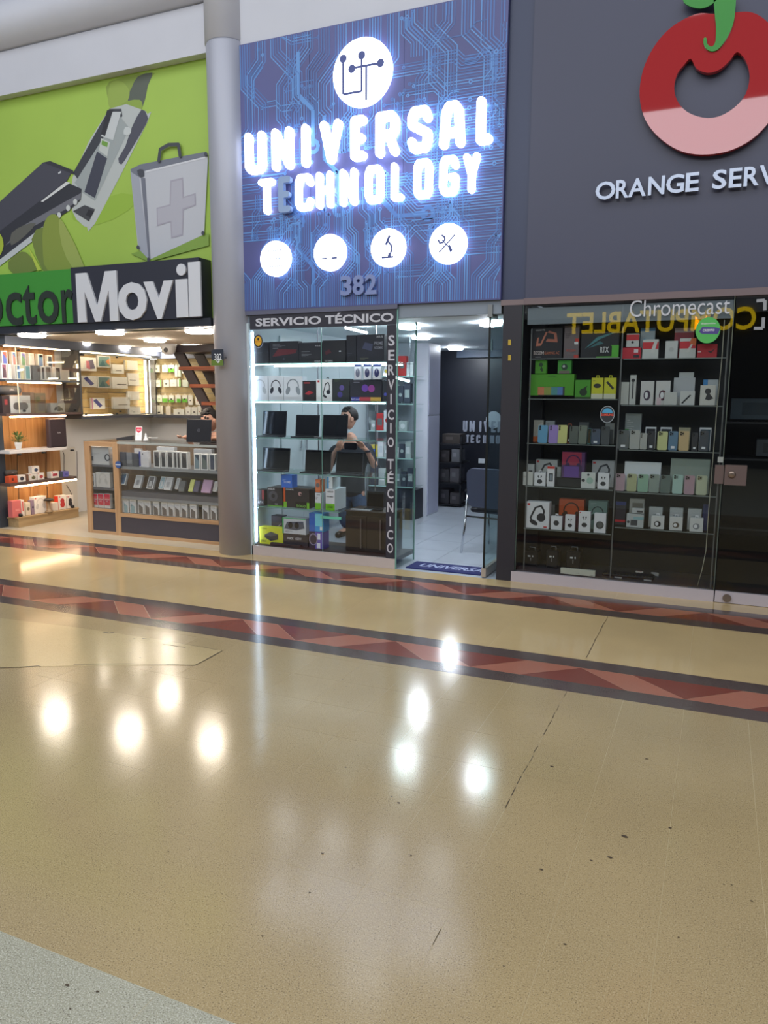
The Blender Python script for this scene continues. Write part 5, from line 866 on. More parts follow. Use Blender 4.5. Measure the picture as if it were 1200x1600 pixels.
# window lettering and stickers
k = MB(); q1 = onY(984, 485, FY); q2 = onY(1141, 476, FY); textmb(k, 'Chromecast', q1.x, q2.x, onY(1060, 493, FY).z, onY(1060, 466, FY).z, FY-.003, M((196, 198, 204), .5), 0, -.005); tag(k.build('window_lettering'), 'thin white vinyl word on top of the dark shop window', 'lettering')
k = MB(); q = onY(1106, 516, FY); k.ell(q.x, q.z, .084, .094, FY-.003, FY-.001, M((78, 176, 84), .5), 32); k.poly([(q.x-.06, q.z-.01), (q.x-.04, q.z+.025), (q.x+.05, q.z+.02), (q.x+.083, q.z+.01), (q.x+.07, q.z-.03), (q.x-.04, q.z-.025)], FY-.0035, FY-.003, M((70, 60, 130))); textmb(k, 'CREDITO', q.x-.035, q.x+.045, q.z-.008, q.z+.008, FY-.004, WHITE, 0, .02); textmb(k, 'disponible', q.x-.05, q.x+.05, q.z+.04, q.z+.055, FY-.004, WHITE); tag(k.build('round_sticker'), 'big round green sticker with purple tag on the dark window', 'sticker')
k = MB(); q = onY(949, 647.5, FY); k.ell(q.x, q.z, .055, .066, FY-.002, FY-.001, M((150, 160, 166)), 28); k.ell(q.x, q.z, .05, .061, FY-.0025, FY-.002, M((36, 40, 46)), 28); k.poly([(q.x+.04*math.cos(t), q.z+.012+.035*math.sin(t)) for t in [math.pi*i/8 for i in range(9)]], FY-.003, FY-.003, M((70, 150, 190))); textmb(k, 'SAMSUNG', q.x-.047, q.x+.047, q.z-.012, q.z+.006, FY-.0035, M((226, 80, 60)), 0, .03); tag(k.build('round_sticker'), 'round dark sticker with red word on the pane joint', 'sticker')
# glass door of the dark shop
rd = thing('dark_glass_door', 'dark glass shop door with metal lock box and aluminium bottom rail', 'door', (.8, FY, 0))
P3 = lambda name, *a, **k: part_of(B(name, None, *a, **k), rd)
P3('glass_leaf', .06, 1.5, FY+.002, FY+.012, .09, 2.28, GLASSD); P3('bottom_rail', .06, 1.5, FY-.008, FY+.025, .003, .09, ALW)
part_of(MB().ell(0, 0, .03, .03, -.02, 0, M((130, 118, 110), .3, .6), 24).build('floor_lock', None, (.145, FY-.008, .045)), rd)
LKM = M((120, 104, 102), .35, .5)
P3('strike_plate', .008-.01, .06, FY-.014, FY+.0, .915, 1.055, LKM) ; lk = P3('lock_box', .066, .215, FY-.03, FY+.002, .91, 1.06, LKM); part_of(MB().lathe([(.028, 0), (.028, .006), (.02, .012), (.012, .014)], M((140, 124, 112), .25, .7), n=20).build('cylinder', None, (.115, FY-.03, .99), 0, math.pi/2), lk)
P3('white_sticker', .012, .05, FY-.002, FY+.0015, 1.075, 1.115, M((150, 154, 150)))
for pts in ([(1182, 470), (1195, 469), (1195, 485)], [(1178, 513), (1192, 513), (1193, 496)]):
    k = MB(); q = planeY(pts, FY-.002); k.stroke(q, .022, FY-.002, FY, M((150, 152, 156)), False); part_of(k.build('bracket_mark'), rd)
# interior of the dark shop
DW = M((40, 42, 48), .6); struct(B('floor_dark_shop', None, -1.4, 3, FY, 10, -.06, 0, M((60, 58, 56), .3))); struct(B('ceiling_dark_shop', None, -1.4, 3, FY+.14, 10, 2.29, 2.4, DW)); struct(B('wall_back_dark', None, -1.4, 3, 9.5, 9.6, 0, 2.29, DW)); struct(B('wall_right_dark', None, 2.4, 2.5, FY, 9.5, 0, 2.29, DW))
for i, (x, z, w_, h_, c_) in enumerate(((.35, 1.35, .5, .2, (90, 110, 124)), (.95, 1.35, .35, .2, (80, 100, 116)), (.5, 1.0, .3, .16, (96, 104, 112)))):
    tag(mk_box('storage_box', w_, h_, .2, c_, [('rect', tuple(v-30 for v in c_), .2, .7, .2, .8)], (x, 8.2, z), 0), ('wide', 'square', 'low')[i]+' blue-grey box on the dim wall shelf behind the glass door', 'box')
ds = thing('wall_shelving', 'dim wall shelving standing behind the dark glass door', 'shelf', (.7, 8.3, 0))
for z in (.3, .98, 1.33): part_of(B('shelf', None, .0, 1.6, 8.1, 8.5, z-.02, z-.002, M((70, 72, 76), .5)), ds)
for x in (0, 1.58): part_of(B('post', None, x, x+.02, 8.1, 8.5, 0, 1.8, M((60, 62, 66), .5)), ds)
# ================================================================ OPPOSITE SIDE OF THE CORRIDOR (seen only in reflections)
struct(B('wall_opposite', None, -12, 6, -6.4, -6.3, 0, 5.2, M((70, 70, 76), .6))); struct(B('trim_6', None, -12, 6, -6.3, -6.2, 3.4, 5.2, M((170, 172, 180), .6)))
def mir(px, py, Y): d = ray(px, py); d = Vector((d.x, -d.y, d.z)); s = Vector((0, 2*FY, H)); t = (Y-2*FY)/d.y; return s+d*t
a = mir(885, 512, -6.18); b = mir(1182, 490, -6.18)
k = MB(); textmb(k, 'COMPUTABLET', a.x, b.x, min(a.z, b.z)-.16, max(a.z, b.z)+.16, 0, M((255, 215, 30), .5, emit=4.2), 0, .02, flip=False)
x0 = min(v[0] for v in k.v); x1 = max(v[0] for v in k.v); k.v = [(x1-(x-x0) if False else x, -6.16, z) for x, y, z in k.v]
# faces the corridor: mirror left-right so that it reads correctly from the middle of the corridor
k.v = [(x0+x1-x, y, z) for x, y, z in k.v]; tag(k.build('opposite_sign'), 'yellow lit shop name on the opposite side, mirrored in the dark window', 'sign')
# ================================================================ PHONE CLINIC SHOP: billboard and name board
BY = 6.33
bb = thing('billboard', 'lime green printed billboard of an opened phone and a first-aid case', 'billboard', (-6, BY, 2.85))
LIME = M((166, 198, 84), .5, noise=.06, scale=.8)
part_of(B('panel', None, -9.5, -4.47, BY, BY+.03, 2.2, 4.655, LIME), bb)
fg = (0, 80, 3.158); k = MB(); lv = [0]
def pic(pts, c, sm=0, r=.5):
    c = tuple(int(v*.9+18) for v in c)  # lifts and flattens each print colour, painting in a veil of haze
    lv[0] += 1; q = planeY(pts, BY, fg); q = smooth(q, sm) if sm else q; y = BY-.0004*lv[0]; k.poly(q, y, y, M(c, r))
pic([(540, 150), (750, 105), (740, 140), (715, 200), (700, 280), (650, 360), (600, 350), (560, 290), (535, 240)], (136, 160, 62), 3); pic([(680, 125), (752, 106), (730, 170), (700, 285), (640, 250), (610, 260), (650, 180)], (84, 92, 80), 2)
pic([(545, 160), (600, 150), (640, 200), (620, 262), (570, 292), (535, 262)], (150, 176, 70), 3); pic([(600, 260), (690, 240), (700, 290), (660, 365), (610, 335)], (140, 168, 60), 3)
pic([(350, 790), (420, 860), (560, 830), (680, 740), (600, 700)], (150, 188, 56), 2)
pic([(540, 285), (690, 285), (728, 310), (728, 350), (470, 850), (430, 868), (400, 850), (358, 790), (360, 620)], (190, 196, 194), 2); pic([(540, 285), (600, 285), (605, 320), (390, 640), (362, 600)], (52, 54, 62)); pic([(585, 310), (640, 380), (470, 740), (410, 700), (370, 650)], (160, 168, 168))
pic([(650, 380), (700, 288), (728, 320), (722, 360), (640, 500), (600, 560), (585, 530), (620, 470)], (70, 70, 84), 2); pic([(480, 495), (530, 530), (470, 725), (418, 695)], (56, 58, 74)); pic([(500, 430), (545, 450), (530, 520), (490, 490)], (200, 206, 200)); pic([(505, 440), (535, 452), (530, 474), (502, 462)], (110, 160, 60)); pic([(555, 300), (600, 300), (560, 440), (500, 420)], (206, 210, 210)); pic([(530, 292), (560, 292), (520, 420), (500, 410)], (34, 34, 40))
pic([(620, 375), (650, 385), (640, 415), (612, 410)], (206, 212, 210), 2); pic([(362, 790), (420, 760), (470, 780), (440, 840)], (60, 62, 66)); pic([(440, 780), (466, 790), (450, 820), (425, 810)], (30, 30, 36))
pic([(0, 745), (0, 900), (190, 760), (330, 645), (360, 590), (250, 545), (215, 550)], (64, 64, 76), 0); pic([(215, 550), (250, 543), (362, 588), (370, 610), (240, 560)], (44, 44, 52)); pic([(0, 890), (325, 645), (405, 680), (400, 735), (340, 790), (215, 870), (0, 1030)], (40, 42, 50)); pic([(0, 1030), (215, 865), (215, 900), (0, 1062)], (196, 202, 204)); pic([(30, 960), (140, 880), (330, 780), (400, 730), (405, 700), (330, 740), (120, 860)], (110, 112, 120)); pic([(290, 600), (304, 592), (306, 600), (292, 608)], (210, 214, 216))
pic([(330, 645), (350, 650), (215, 745), (205, 742)], (220, 222, 222)); pic([(60, 900), (120, 860), (180, 850), (130, 910), (60, 960)], (90, 90, 84), 2)
for c in ((295, 810), (340, 775), (375, 745)): 
    q = planeY([c], BY, fg)[0]; lv[0] += 1; k.ell(q[0], q[1], .028, .03, BY-.0004*lv[0], BY-.0004*lv[0], M((206, 210, 208)), 16)
FG = (134, 150, 56); FG2 = (112, 128, 54); FG3 = (156, 170, 80)
pic([(0, 905), (15, 920), (22, 960), (10, 1000), (0, 1000)], (170, 190, 50), 2); pic([(45, 1040), (110, 990), (150, 1010), (190, 1080), (70, 1100)], FG2, 2); pic([(160, 930), (215, 870), (250, 1000), (260, 1080), (215, 1082)], FG2, 2); pic([(220, 860), (250, 810), (290, 815), (310, 880), (360, 1000), (390, 1060), (240, 1082), (215, 960)], FG, 3); pic([(295, 840), (320, 850), (420, 1062), (360, 1066), (310, 960)], FG3, 2); pic([(140, 960), (165, 1000), (210, 1080), (190, 1084)], (190, 208, 70))
pic([(650, 1000), (740, 1040), (1035, 960), (1035, 900), (800, 960)], (128, 164, 60))
pic([(648, 590), (690, 570), (1028, 505), (1030, 545), (1012, 905), (742, 1030), (686, 975)], (196, 198, 206)); pic([(648, 590), (690, 602), (740, 1030), (688, 975)], (164, 168, 182)); pic([(700, 625), (722, 628), (748, 1026), (738, 1028)], (110, 114, 128)); pic([(648, 585), (700, 560), (1022, 498), (1028, 520), (720, 592), (700, 628), (655, 600)], (112, 116, 130)); pic([(725, 592), (1020, 522), (1020, 530), (722, 602)], (220, 222, 228))
pic([(682, 590), (712, 586), (718, 620), (694, 622)], (62, 64, 74), 2); pic([(846, 640), (908, 625), (912, 720), (970, 702), (972, 762), (912, 785), (908, 910), (850, 925), (846, 845), (780, 865), (778, 775), (842, 758)], (168, 164, 178), 0); pic([(852, 648), (902, 636), (906, 728), (964, 712), (966, 758), (906, 778), (902, 904), (856, 916), (852, 838), (786, 856), (784, 780), (848, 764)], (182, 180, 192))
k.stroke(planeY([(783, 540), (790, 485), (830, 462), (880, 460), (888, 515)], BY-.03, fg), .035, BY-.03, BY-.0293, M((70, 74, 80)))
for q in [(1010, 900), (742, 1030), (690, 970), (1024, 512)]: c = planeY([q], BY, fg)[0]; k.ell(c[0], c[1], .018, .02, BY-.0296, BY-.0296, M((70, 72, 84)), 12)
part_of(k.build('printed_picture'), bb)
nb = thing('name_board', 'green and charcoal shop name board with big white and dark letters', 'sign', (-6, 6.2, 2.3)); NY = 6.14
bx_ = onY(113, 470, NY).x; ex = onY(312, 450, NY).x; zt = onY(200, 413, NY).z; zb = onY(200, 501, NY).z
part_of(B('green_panel', None, -9.4, bx_, NY, BY-.001, zb, zt-.0, M((64, 146, 56), .4)), nb); part_of(B('dark_panel', None, bx_, ex, NY-.002, BY-.001, zb-.003, zt+.012, M((48, 50, 62), .4)), nb)
part_of(B('bottom_rail', None, -9.4, -4.5, NY+.02, BY-.001, 2.205, zb-.004, M((44, 48, 58), .4)), nb)
LW = M((214, 216, 222), .4); LDk = M((44, 54, 48), .4)
for ch, a, b, t, bt in (('M', 392, 592, 1090, 1335), ('o', 592, 735, 1140, 1328), ('v', 722, 866, 1135, 1322), ('i', 878, 937, 1052, 1314), ('l', 942, 1000, 1040, 1310)):
    q = planeY([(a, bt), (b, bt)], NY, fg); z0 = planeY([((a+b)/2, bt)], NY, fg)[0][1]; z1 = planeY([((a+b)/2, t)], NY, fg)[0][1]
    m_ = MB(); textmb(m_, ch, q[0][0], q[1][0], z0, z1, NY-.001, LW, .02, .03)
    if ch == 'M': a_, b_ = q[0][0], q[1][0]; w5 = (b_-a_)*.24; c_ = (a_+b_)/2; m_ = MB(); m_.poly([(a_, z0), (a_, z1), (a_+w5*1.15, z1), (c_, z0+.32*(z1-z0)), (b_-w5*1.15, z1), (b_, z1), (b_, z0), (b_-w5*.85, z0), (b_-w5*.85, z0+.62*(z1-z0)), (c_+w5*.28, z0), (c_-w5*.28, z0), (a_+w5*.85, z0+.62*(z1-z0)), (a_+w5*.85, z0)], NY-.021, NY-.001, LW)
    if ch == 'l': m_ = MB(); m_.box(q[0][0], q[1][0], NY-.021, NY-.001, z0, z1, LW)
    if ch == 'i': m_ = MB(); m_.box(q[0][0], q[1][0], NY-.021, NY-.001, z0, z0+(z1-z0)*.72, LW).ell((q[0][0]+q[1][0])/2, z1-.05, .055, .055, NY-.021, NY-.001, LW, 24)
    part_of(m_.build('letter'), nb)
for ch, a, b, t, bt in (('o', -75, 22, 1190, 1355), ('c', 38, 118, 1190, 1355), ('t', 122, 185, 1155, 1350), ('o', 195, 298, 1180, 1345), ('r', 312, 368, 1175, 1340), ('D', -230, -95, 1130, 1365)):
    q = planeY([(a, bt), (b, bt)], NY, fg); z0 = planeY([((a+b)/2, bt)], NY, fg)[0][1]; z1 = planeY([((a+b)/2, t)], NY, fg)[0][1]
    m_ = MB(); textmb(m_, ch, q[0][0], q[1][0], z0, z1, NY-.001, LDk, .012, .012); part_of(m_.build('letter'), nb)
# ---------------------------------------------------------------- shell
XW = -7.75; YB = 9.05; ZC = 2.2
struct(B('wall_far_left', None, XW-.1, XW, FY, YB+.1, 0, ZC, M((212, 214, 216), .7))); struct(B('wall_rear', None, XW-.1, -4.25, YB, YB+.1, 0, ZC, M((206, 208, 210), .7))); struct(B('wall_party', None, -4.25, -4.2, FY+.06, YB, 0, ZC, M((150, 150, 152), .7)))
struct(B('ceiling_clinic', None, -9.5, -4.2, BY, YB+.1, ZC, ZC+.1, M((206, 196, 184), .7)))
fl3 = struct(B('floor_clinic', None, -9.4, -4.25, FY, YB, -.06, -.012, M((150, 140, 120), .5))); PLK = terrazzo((186, 176, 156), (200, 190, 170), (160, 150, 130), .3, .3)
for i in range(6):
    for j in range(5):
        x = XW+.62*i; y = FY+.58*j; slab('tile', x, min(x+.62, -4.26), y, min(y+.58, YB), PLK, fl3, g=.001, t=.01)
struct(B('pillar_left', None, -8.6, -7.62, FY+.02, FY+.14, 0, 2.2, M((52, 62, 74), .4)))
for i, (px, py, r, w_) in enumerate(((50, 523, .15, 'nearest the pillar by the wooden shelves'), (172, 519, .15, 'behind the white initial of the name board'), (312, 517, .15, 'nearest the steel column'), (126, 537, .13, 'above the tablet display'), (242, 531, .13, 'beside the white ceiling camera'), (188, 542, .13, 'over the tablet display\'s bright corner'), (302, 540, .13, 'in front of the open staircase'))):
    q = onZ(px, py, ZC-.01); lamp(q.x, q.y, ZC, r, 70, 'round flat ceiling lamp '+w_, 'round lamps in the phone clinic', (255, 240, 222))
q = onZ(265, 551, 1.98); lamp(-7.3, 8.7, ZC, .13, 42, 'round flat ceiling lamp deepest in the corner over the dark cornice', 'round lamps in the phone clinic', (255, 240, 222))
cm = thing('ceiling_camera', 'white dome security camera hanging near the staircase', 'camera', (-6.55, 8.05, ZC)); MB().lathe([(.05, -.13), (.085, -.10), (.1, -.04), (.11, 0)], WHITE, n=20).build('housing', cm); MB().ell(0, 0, .03, .03, -.01, 0, M((90, 92, 96), .2), 16).build('lens', cm, (.03, -.085, -.08))
# ---------------------------------------------------------------- wooden wall unit on the side wall
WD = wood((206, 158, 104), (176, 124, 74), 'z'); WDL = wood((178, 152, 112), (158, 132, 96), 'y'); UD = M((84, 90, 100), .45); WARM = M((255, 216, 170), .5, emit=28)
un = thing('wooden_wall_unit', 'wood-backed wall shelving with warm strip lights and glass upper cabinet', 'shelf unit', (-7.6, 6.8, 0))
PU = lambda n, *a, **k_: part_of(B(n, None, *a, **k_), un)
for y in (6.30, 6.55, 6.80, 7.05): PU('back_plank', XW+.002, XW+.02, y+.002, y+.248, .08, 2.1, WD)
PU('plank_end', XW+.002, XW+.012, 7.302, 7.56, .02, .87, M((206, 204, 198), .5))
PU('top_shelf', -7.73, -7.44, 6.30, 7.42, 1.70, 1.72, UD); PU('middle_shelf', -7.73, -7.44, 6.28, 7.42, 1.305, 1.33, M((96, 78, 76), .5)); PU('white_shelf', -7.73, -7.45, 6.3, 7.14, .87, .905, M((220, 218, 218), .4)); PU('dark_shelf', -7.73, -7.45, 6.28, 7.28, .495, .525, M((92, 72, 66), .5)); PU('plinth', -7.73, -7.45, 6.36, 7.28, .0, .1, WDL); PU('plinth_top', -7.73, -7.445, 6.35, 7.285, .1, .118, WDL)
for y0, y1, z in ((6.35, 7.12, 1.688), (6.35, 7.16, 1.292), (6.36, 7.28, .482)): PU('strip_light', -7.47, -7.45, y0, y1, z-.008, z+.008, WARM)
PU('strip_light', -7.5, -7.47, 6.35, 7.3, 2.09, 2.098, WARM)  # top strip added and enlarged to brighten the phone boxes below
PU('end_panel', -7.73, -7.44, 7.41, 7.425, 1.3, 2.14, M((92, 96, 100), .4)); PU('cornice', -7.73, -7.38, 6.28, 9.0, 2.1, 2.2, M((92, 100, 116), .4))
PU('glass_front', -7.447, -7.442, 6.47, 7.41, 1.33, 2.1, GLASS); PU('glass_joint', -7.45, -7.44, 6.465, 6.472, 1.33, 2.1, M((226, 222, 200), .3))
for y, z in ((6.5, 2.05), (6.82, 2.0), (7.45, 2.05), (6.53, 1.36), (7.3, 1.36)): part_of(MB().lathe([(.016, -.012), (.018, 0), (.016, .012)], BLACK, n=12).build('glass_clamp', None, (-7.435, y, z), 0, 0), un)
for i, y in enumerate((6.5, 6.85, 7.3)): part_of(MB().lathe([(.022, -.01), (.026, 0), (.02, .01)], BLACK, n=12).build('cable_port', None, (-7.47, y-.05, .855)), un)
for pts in ([(27, 705), (27, 745), (28, 755)], [(72, 705), (72, 750)], [(98, 705), (100, 710), (100, 750)], [(104, 758), (110, 768), (113, 775)], [(29, 762), (30, 800)], [(74, 760), (75, 790)], [(120, 705), (121, 750)]): part_of(MB().tube([onX(a, b, -7.68) for a, b in pts], .004, BLACK, 6).build('cable'), un)
L1 = (0, 500, 10); L2 = (0, 650, 8); XD = -7.50; gw = 'boxes on the wooden wall unit'
def pb(l, r, t, w, c1, c2=None, **k_): return ('box', l, r, t, w, dict(c=k_.pop('c', (232, 232, 230)), a=[('ph', c1, c2 or c1)], d=.05, **k_))
row('X', XD, 1.72, L1, gw, 'in the cabinet\'s front row', [pb(33, 120, 680, 'white phone box with dusky picture', (150, 90, 120), (90, 70, 80)), pb(137, 190, 690, 'narrow white phone box', (210, 210, 206)), pb(240, 330, 700, 'white phone box with blue phone back', (84, 130, 184)), ('box', 336, 385, 715, 'cream box with gold mark', {'c': (226, 222, 180), 'd': .05, 'a': [('rect', (190, 170, 110), .3, .7, .5, .8)]}), pb(396, 490, 710, 'white phone box with teal phone back', (110, 170, 176)), ('box', 520, 635, 708, 'dark slate gift box with ribbon shadow', {'c': (86, 84, 84), 'd': .08, 'a': [('poly', (110, 108, 106), [(.6, .2), (.9, .4), (.7, .6)])]}), pb(658, 705, 725, 'white box with black edge', (60, 62, 66)), pb(712, 815, 722, 'white phone box with graphite phone', (96, 94, 92), (130, 126, 120)), pb(868, 960, 735, 'white phone box at the cabinet\'s dark end', (80, 80, 80), (130, 130, 128))])  # the gift box front carries a paler grey triangle
row('X', XD-.09, 1.86, L1, gw, 'in the cabinet\'s rear row', [pb(38, 128, 482, 'white phone box with red and blue swirl', (190, 90, 80), (90, 110, 190), dy=0), pb(196, 275, 498, 'white phone box with blue and pink swirl', (90, 130, 190), (210, 130, 130)), pb(336, 415, 505, 'white phone box with violet swirl', (120, 120, 190), (110, 160, 110)), pb(462, 545, 522, 'white phone box with silver ring', (200, 200, 200), (216, 216, 214)), pb(600, 688, 532, 'white phone box with blue-green swirl', (90, 150, 170), (110, 140, 190)), pb(750, 828, 550, 'white-rimmed black phone box', (50, 54, 66))])
PU('rear_step', -7.73, -7.6, 6.3, 7.4, 1.722, 1.858, M((226, 222, 214), .5))
for ob in []: pass
# portable speakers and their boxes
row('X', XD, 1.33, L1, gw, 'on the boombox shelf', [('box', 45, 165, 1185, 'dim dark box behind the glass joint', {'c': (60, 48, 50), 'd': .1, 'a': [('rect', (150, 60, 64), .3, .7, .5, .8)]}), ('box', 172, 488, 1180, 'large silver boombox box with capsule picture', {'c': (176, 180, 182), 'd': .16, 'a': [('cap', (92, 90, 90))]}), ('box', 492, 550, 1132, 'narrow brown box', {'c': (110, 88, 66), 'd': .14}), ('box', 554, 728, 1142, 'camouflage-printed box', {'c': (110, 98, 70), 'd': .12, 'a': [('dot', (84, 92, 52), .3, .7, .2), ('dot', (130, 104, 70), .7, .75, .2), ('rect', (90, 84, 78), .25, .9, .1, .55)]}), ('box', 800, 1020, 1297, 'grey box with black lantern-shaped speaker', {'c': (168, 172, 172), 'd': .1, 'a': [('dot', (72, 76, 78), .55, .4, .3), ('poly', (72, 76, 78), [(.2, .25), (.85, .2), (.8, .5), (.3, .6)])]})])
def capsule(w_, h_, loc, rz, c, dd):
    mb = MB(); n = 14; prof = [(-.5, .3), (-.46, .75), (-.38, .96), (-.25, 1), (.25, 1), (.38, .96), (.46, .75), (.5, .3)]; r = h_/2
    vs = [(x*w_, r*k_*math.cos(2*math.pi*j/n), r+r*k_*math.sin(2*math.pi*j/n)) for x, k_ in prof for j in range(n)]
    mb.add(vs, [(i*n+j, i*n+(j+1) % n, (i+1)*n+(j+1) % n, (i+1)*n+j) for i in range(7) for j in range(n)]+[tuple(range(n))[::-1], tuple(7*n+j for j in range(n))], M(c, .7, bump=.3, scale=200), True)
    t = mb.build('portable_speaker', None, loc, rz); t.location.x -= .1
    k_ = MB(); textmb(k_, 'JBL', -w_*.1, w_*.12, r*.8, r*1.35, -r*1.0-.001, M((150, 152, 160))); k_.build('badge', t); return t
zq = onX(33, 618, XD).z+.004
row('X', XD+.02, zq, L1, 'portable speakers on the wooden unit', 'above the boombox boxes', [('fn', 45, 415, 1022, 'big dark grey capsule boombox', {'f': lambda w_, h_, l, r: capsule(w_, h_, l, r, (66, 68, 74), 0), 'cat': 'speaker'})])
pt = thing('potted_plant', 'small leafy green plant in a white pot on the white shelf', 'plant', onX(29, 700, -7.56)); pt.location.z = .906
MB().lathe([(.028, 0), (.042, .075), (.044, .085), (.038, .085), (.034, .075)], WHITE, n=20).build('pot', pt); lf = MB(); LFm = M((86, 112, 60), .6, noise=.25, scale=30)
for i in range(90):
    a = rnd.uniform(0, 6.28); e = rnd.uniform(.15, 1.35); L = rnd.uniform(.05, .13); c = Vector((math.cos(a)*math.cos(e), math.sin(a)*math.cos(e), math.sin(e))); p0 = Vector((0, 0, .085))+c*L; u = c.cross(_z).normalized()*.011; v = c*.02+Vector((0, 0, rnd.uniform(-.01, .008)))
    lf.add([p0-v, p0+u, p0+v, p0-u], [(0, 1, 2, 3)], LFm)
    if i % 4 == 0: lf.tube([(0, 0, .08), p0], .0012, LFm, 4)
o = lf.build('foliage', pt); o['kind'] = 'stuff'
bs = thing('tower_speaker', 'tall black party speaker with small grey badge on the white shelf', 'speaker', (0, 0, 0)); a_ = solve('X', XD+.04, 79, .906); b_ = solve('X', XD+.04, 105.5, .906); yc = (a_.y+b_.y)/2; wv = (b_.y-a_.y); bs.location = (XD+.04, yc, .906); bs.rotation_euler = (0, 0, math.pi/2); hv = onX(88, 653.5, XD+.04).z-.906
MB().bbox(-wv/2, wv/2, 0, .07, 0, hv, M((58, 46, 52), .55), .012).build('cabinet', bs); MB().bbox(-wv/2+.012, wv/2-.012, -.006, 0, .012, hv-.012, M((54, 42, 48), .8, bump=.5, scale=300), .004).build('grille', bs); k = MB(); textmb(k, 'Studio', -.02, .03, hv*.48, hv*.53, -.007, M((200, 200, 204)), 0, .01); k.build('badge', bs)
WSB = (228, 222, 214); SP = lambda c: [('dot', c, .55, .45, .26), ('rect', c, .3, .8, .3, .6), ('rect', (206, 60, 50), .06, .16, .86, .95)]
row('X', XD, .526, L2, gw, 'on the dark lower shelf', [('box', 118, 222, 750, 'orange-red speaker box', {'c': (206, 84, 50), 'd': .07, 'a': [('rect', (110, 50, 40), .3, .55, .3, .7)]}), ('box', 230, 326, 738, 'white speaker box with black oval speaker', {'c': WSB, 'd': .07, 'a': [('dot', (60, 60, 70), .5, .5, .36, .8)]}), ('box', 334, 362, 728, 'narrow brown box edge', {'c': (120, 84, 66), 'd': .07}), ('box', 368, 464, 722, 'white speaker box with olive speaker', {'c': WSB, 'd': .07, 'a': SP((116, 112, 80))}), ('box', 471, 556, 712, 'white speaker box with red speaker', {'c': WSB, 'd': .07, 'a': SP((180, 60, 60))}), ('box', 641, 740, 693, 'white speaker box with big crimson speaker', {'c': WSB, 'd': .07, 'tab': (120, 60, 60), 'a': [('rect', (170, 50, 66), .2, .8, .3, .7), ('rect', (206, 60, 50), .1, .22, .82, .94)]}), ('box', 744, 788, 697, 'narrow dark teal box', {'c': (70, 76, 92), 'd': .06, 'tab': (60, 40, 50)}), ('box', 792, 862, 690, 'violet-blue speaker box', {'c': (110, 106, 176), 'd': .07, 'tab': (50, 40, 60), 'a': [('rect', (84, 84, 150), .3, .8, .3, .6)]})])
row('X', XD, onX(52, 740, XD).z+.003, L2, gw, 'stacked on the small speaker boxes', [('box', 402, 494, 626, 'white speaker box with navy speaker', {'c': WSB, 'd': .06, 'a': SP((60, 76, 104))})])
row('X', XD, onX(30, 743.5, XD).z+.003, L2, 'portable speakers on the wooden unit', 'above the orange-red box', [('fn', 142, 286, 676, 'small dark capsule speaker', {'f': lambda w_, h_, l, r: capsule(w_, h_, l, r, (84, 76, 70), 0), 'cat': 'speaker'})])
row('X', XD, .119, L2, gw, 'on the unit\'s wooden plinth', [('box', 160, 272, 1056, 'glossy pink gift box', {'c': (206, 110, 110), 'd': .07, 'a': [('rect', (220, 140, 136), .35, .8, .35, .5)]}), ('box', 276, 312, 1046, 'white and red upright box', {'c': WSB, 'd': .06, 'a': [('rect', (206, 70, 60), .3, .7, .3, .9)]}), ('box', 330, 388, 1082, 'cream box with small watch picture', {'c': (222, 210, 190), 'd': .06, 'a': [('dot', (120, 110, 90), .5, .5, .3)]}), ('box', 400, 434, 1050, 'narrow purple-grey box', {'c': (150, 130, 150), 'd': .06, 'a': [('dot', (70, 60, 80), .5, .5, .35)]}), ('box', 438, 588, 1004, 'large white box with pale headphones', {'c': (236, 232, 226), 'd': .08, 'tab': (170, 160, 150), 'a': [('hp', (206, 202, 198)), ('rect', (206, 60, 50), .06, .16, .88, .95)]}), ('box', 660, 732, 1082, 'low plain white box', {'c': (222, 214, 204), 'd': .06}), ('box', 736, 834, 992, 'white box with red peanut-shaped speaker', {'c': WSB, 'd': .07, 'tab': (90, 60, 60), 'side': (214, 60, 40), 'a': [('dot', (190, 56, 56), .5, .62, .26), ('dot', (190, 56, 56), .5, .36, .3), ('rect', (206, 60, 50), .1, .25, .88, .95)]}), ('box', 842, 924, 992, 'white box with black peanut-shaped speaker', {'c': WSB, 'd': .07, 'a': [('dot', (54, 48, 52), .5, .62, .26), ('dot', (54, 48, 52), .5, .36, .3), ('rect', (206, 60, 50), .1, .25, .88, .95)]})])
ms = thing('microphone_stand', 'small tan post-like stand with dark cap between the plinth boxes', 'stand', onX(77, 801, -7.46)); ms.location.z = .119
MB().lathe([(.045, 0), (.048, .02), (.02, .03), (.018, .1), (.024, .15)], M((150, 126, 96), .6), n=16).build('post', ms); MB().lathe([(.06, .15), (.055, .165), (.02, .18)], BLACK, n=16).build('cap', ms)
for px, py in ((36, 806), (117, 796)): q = onX(px, py, -7.452); tag(MB().lathe([(.0, .0), (.022, .004), (.026, .02), (.02, .036), (.0, .04)], BLACK, n=14).build('small_knob_light', None, (-7.49, q.y, .119)), 'small round black gadget on the plinth edge, '+('before the pink box' if px < 50 else 'at the far end'), 'gadget')
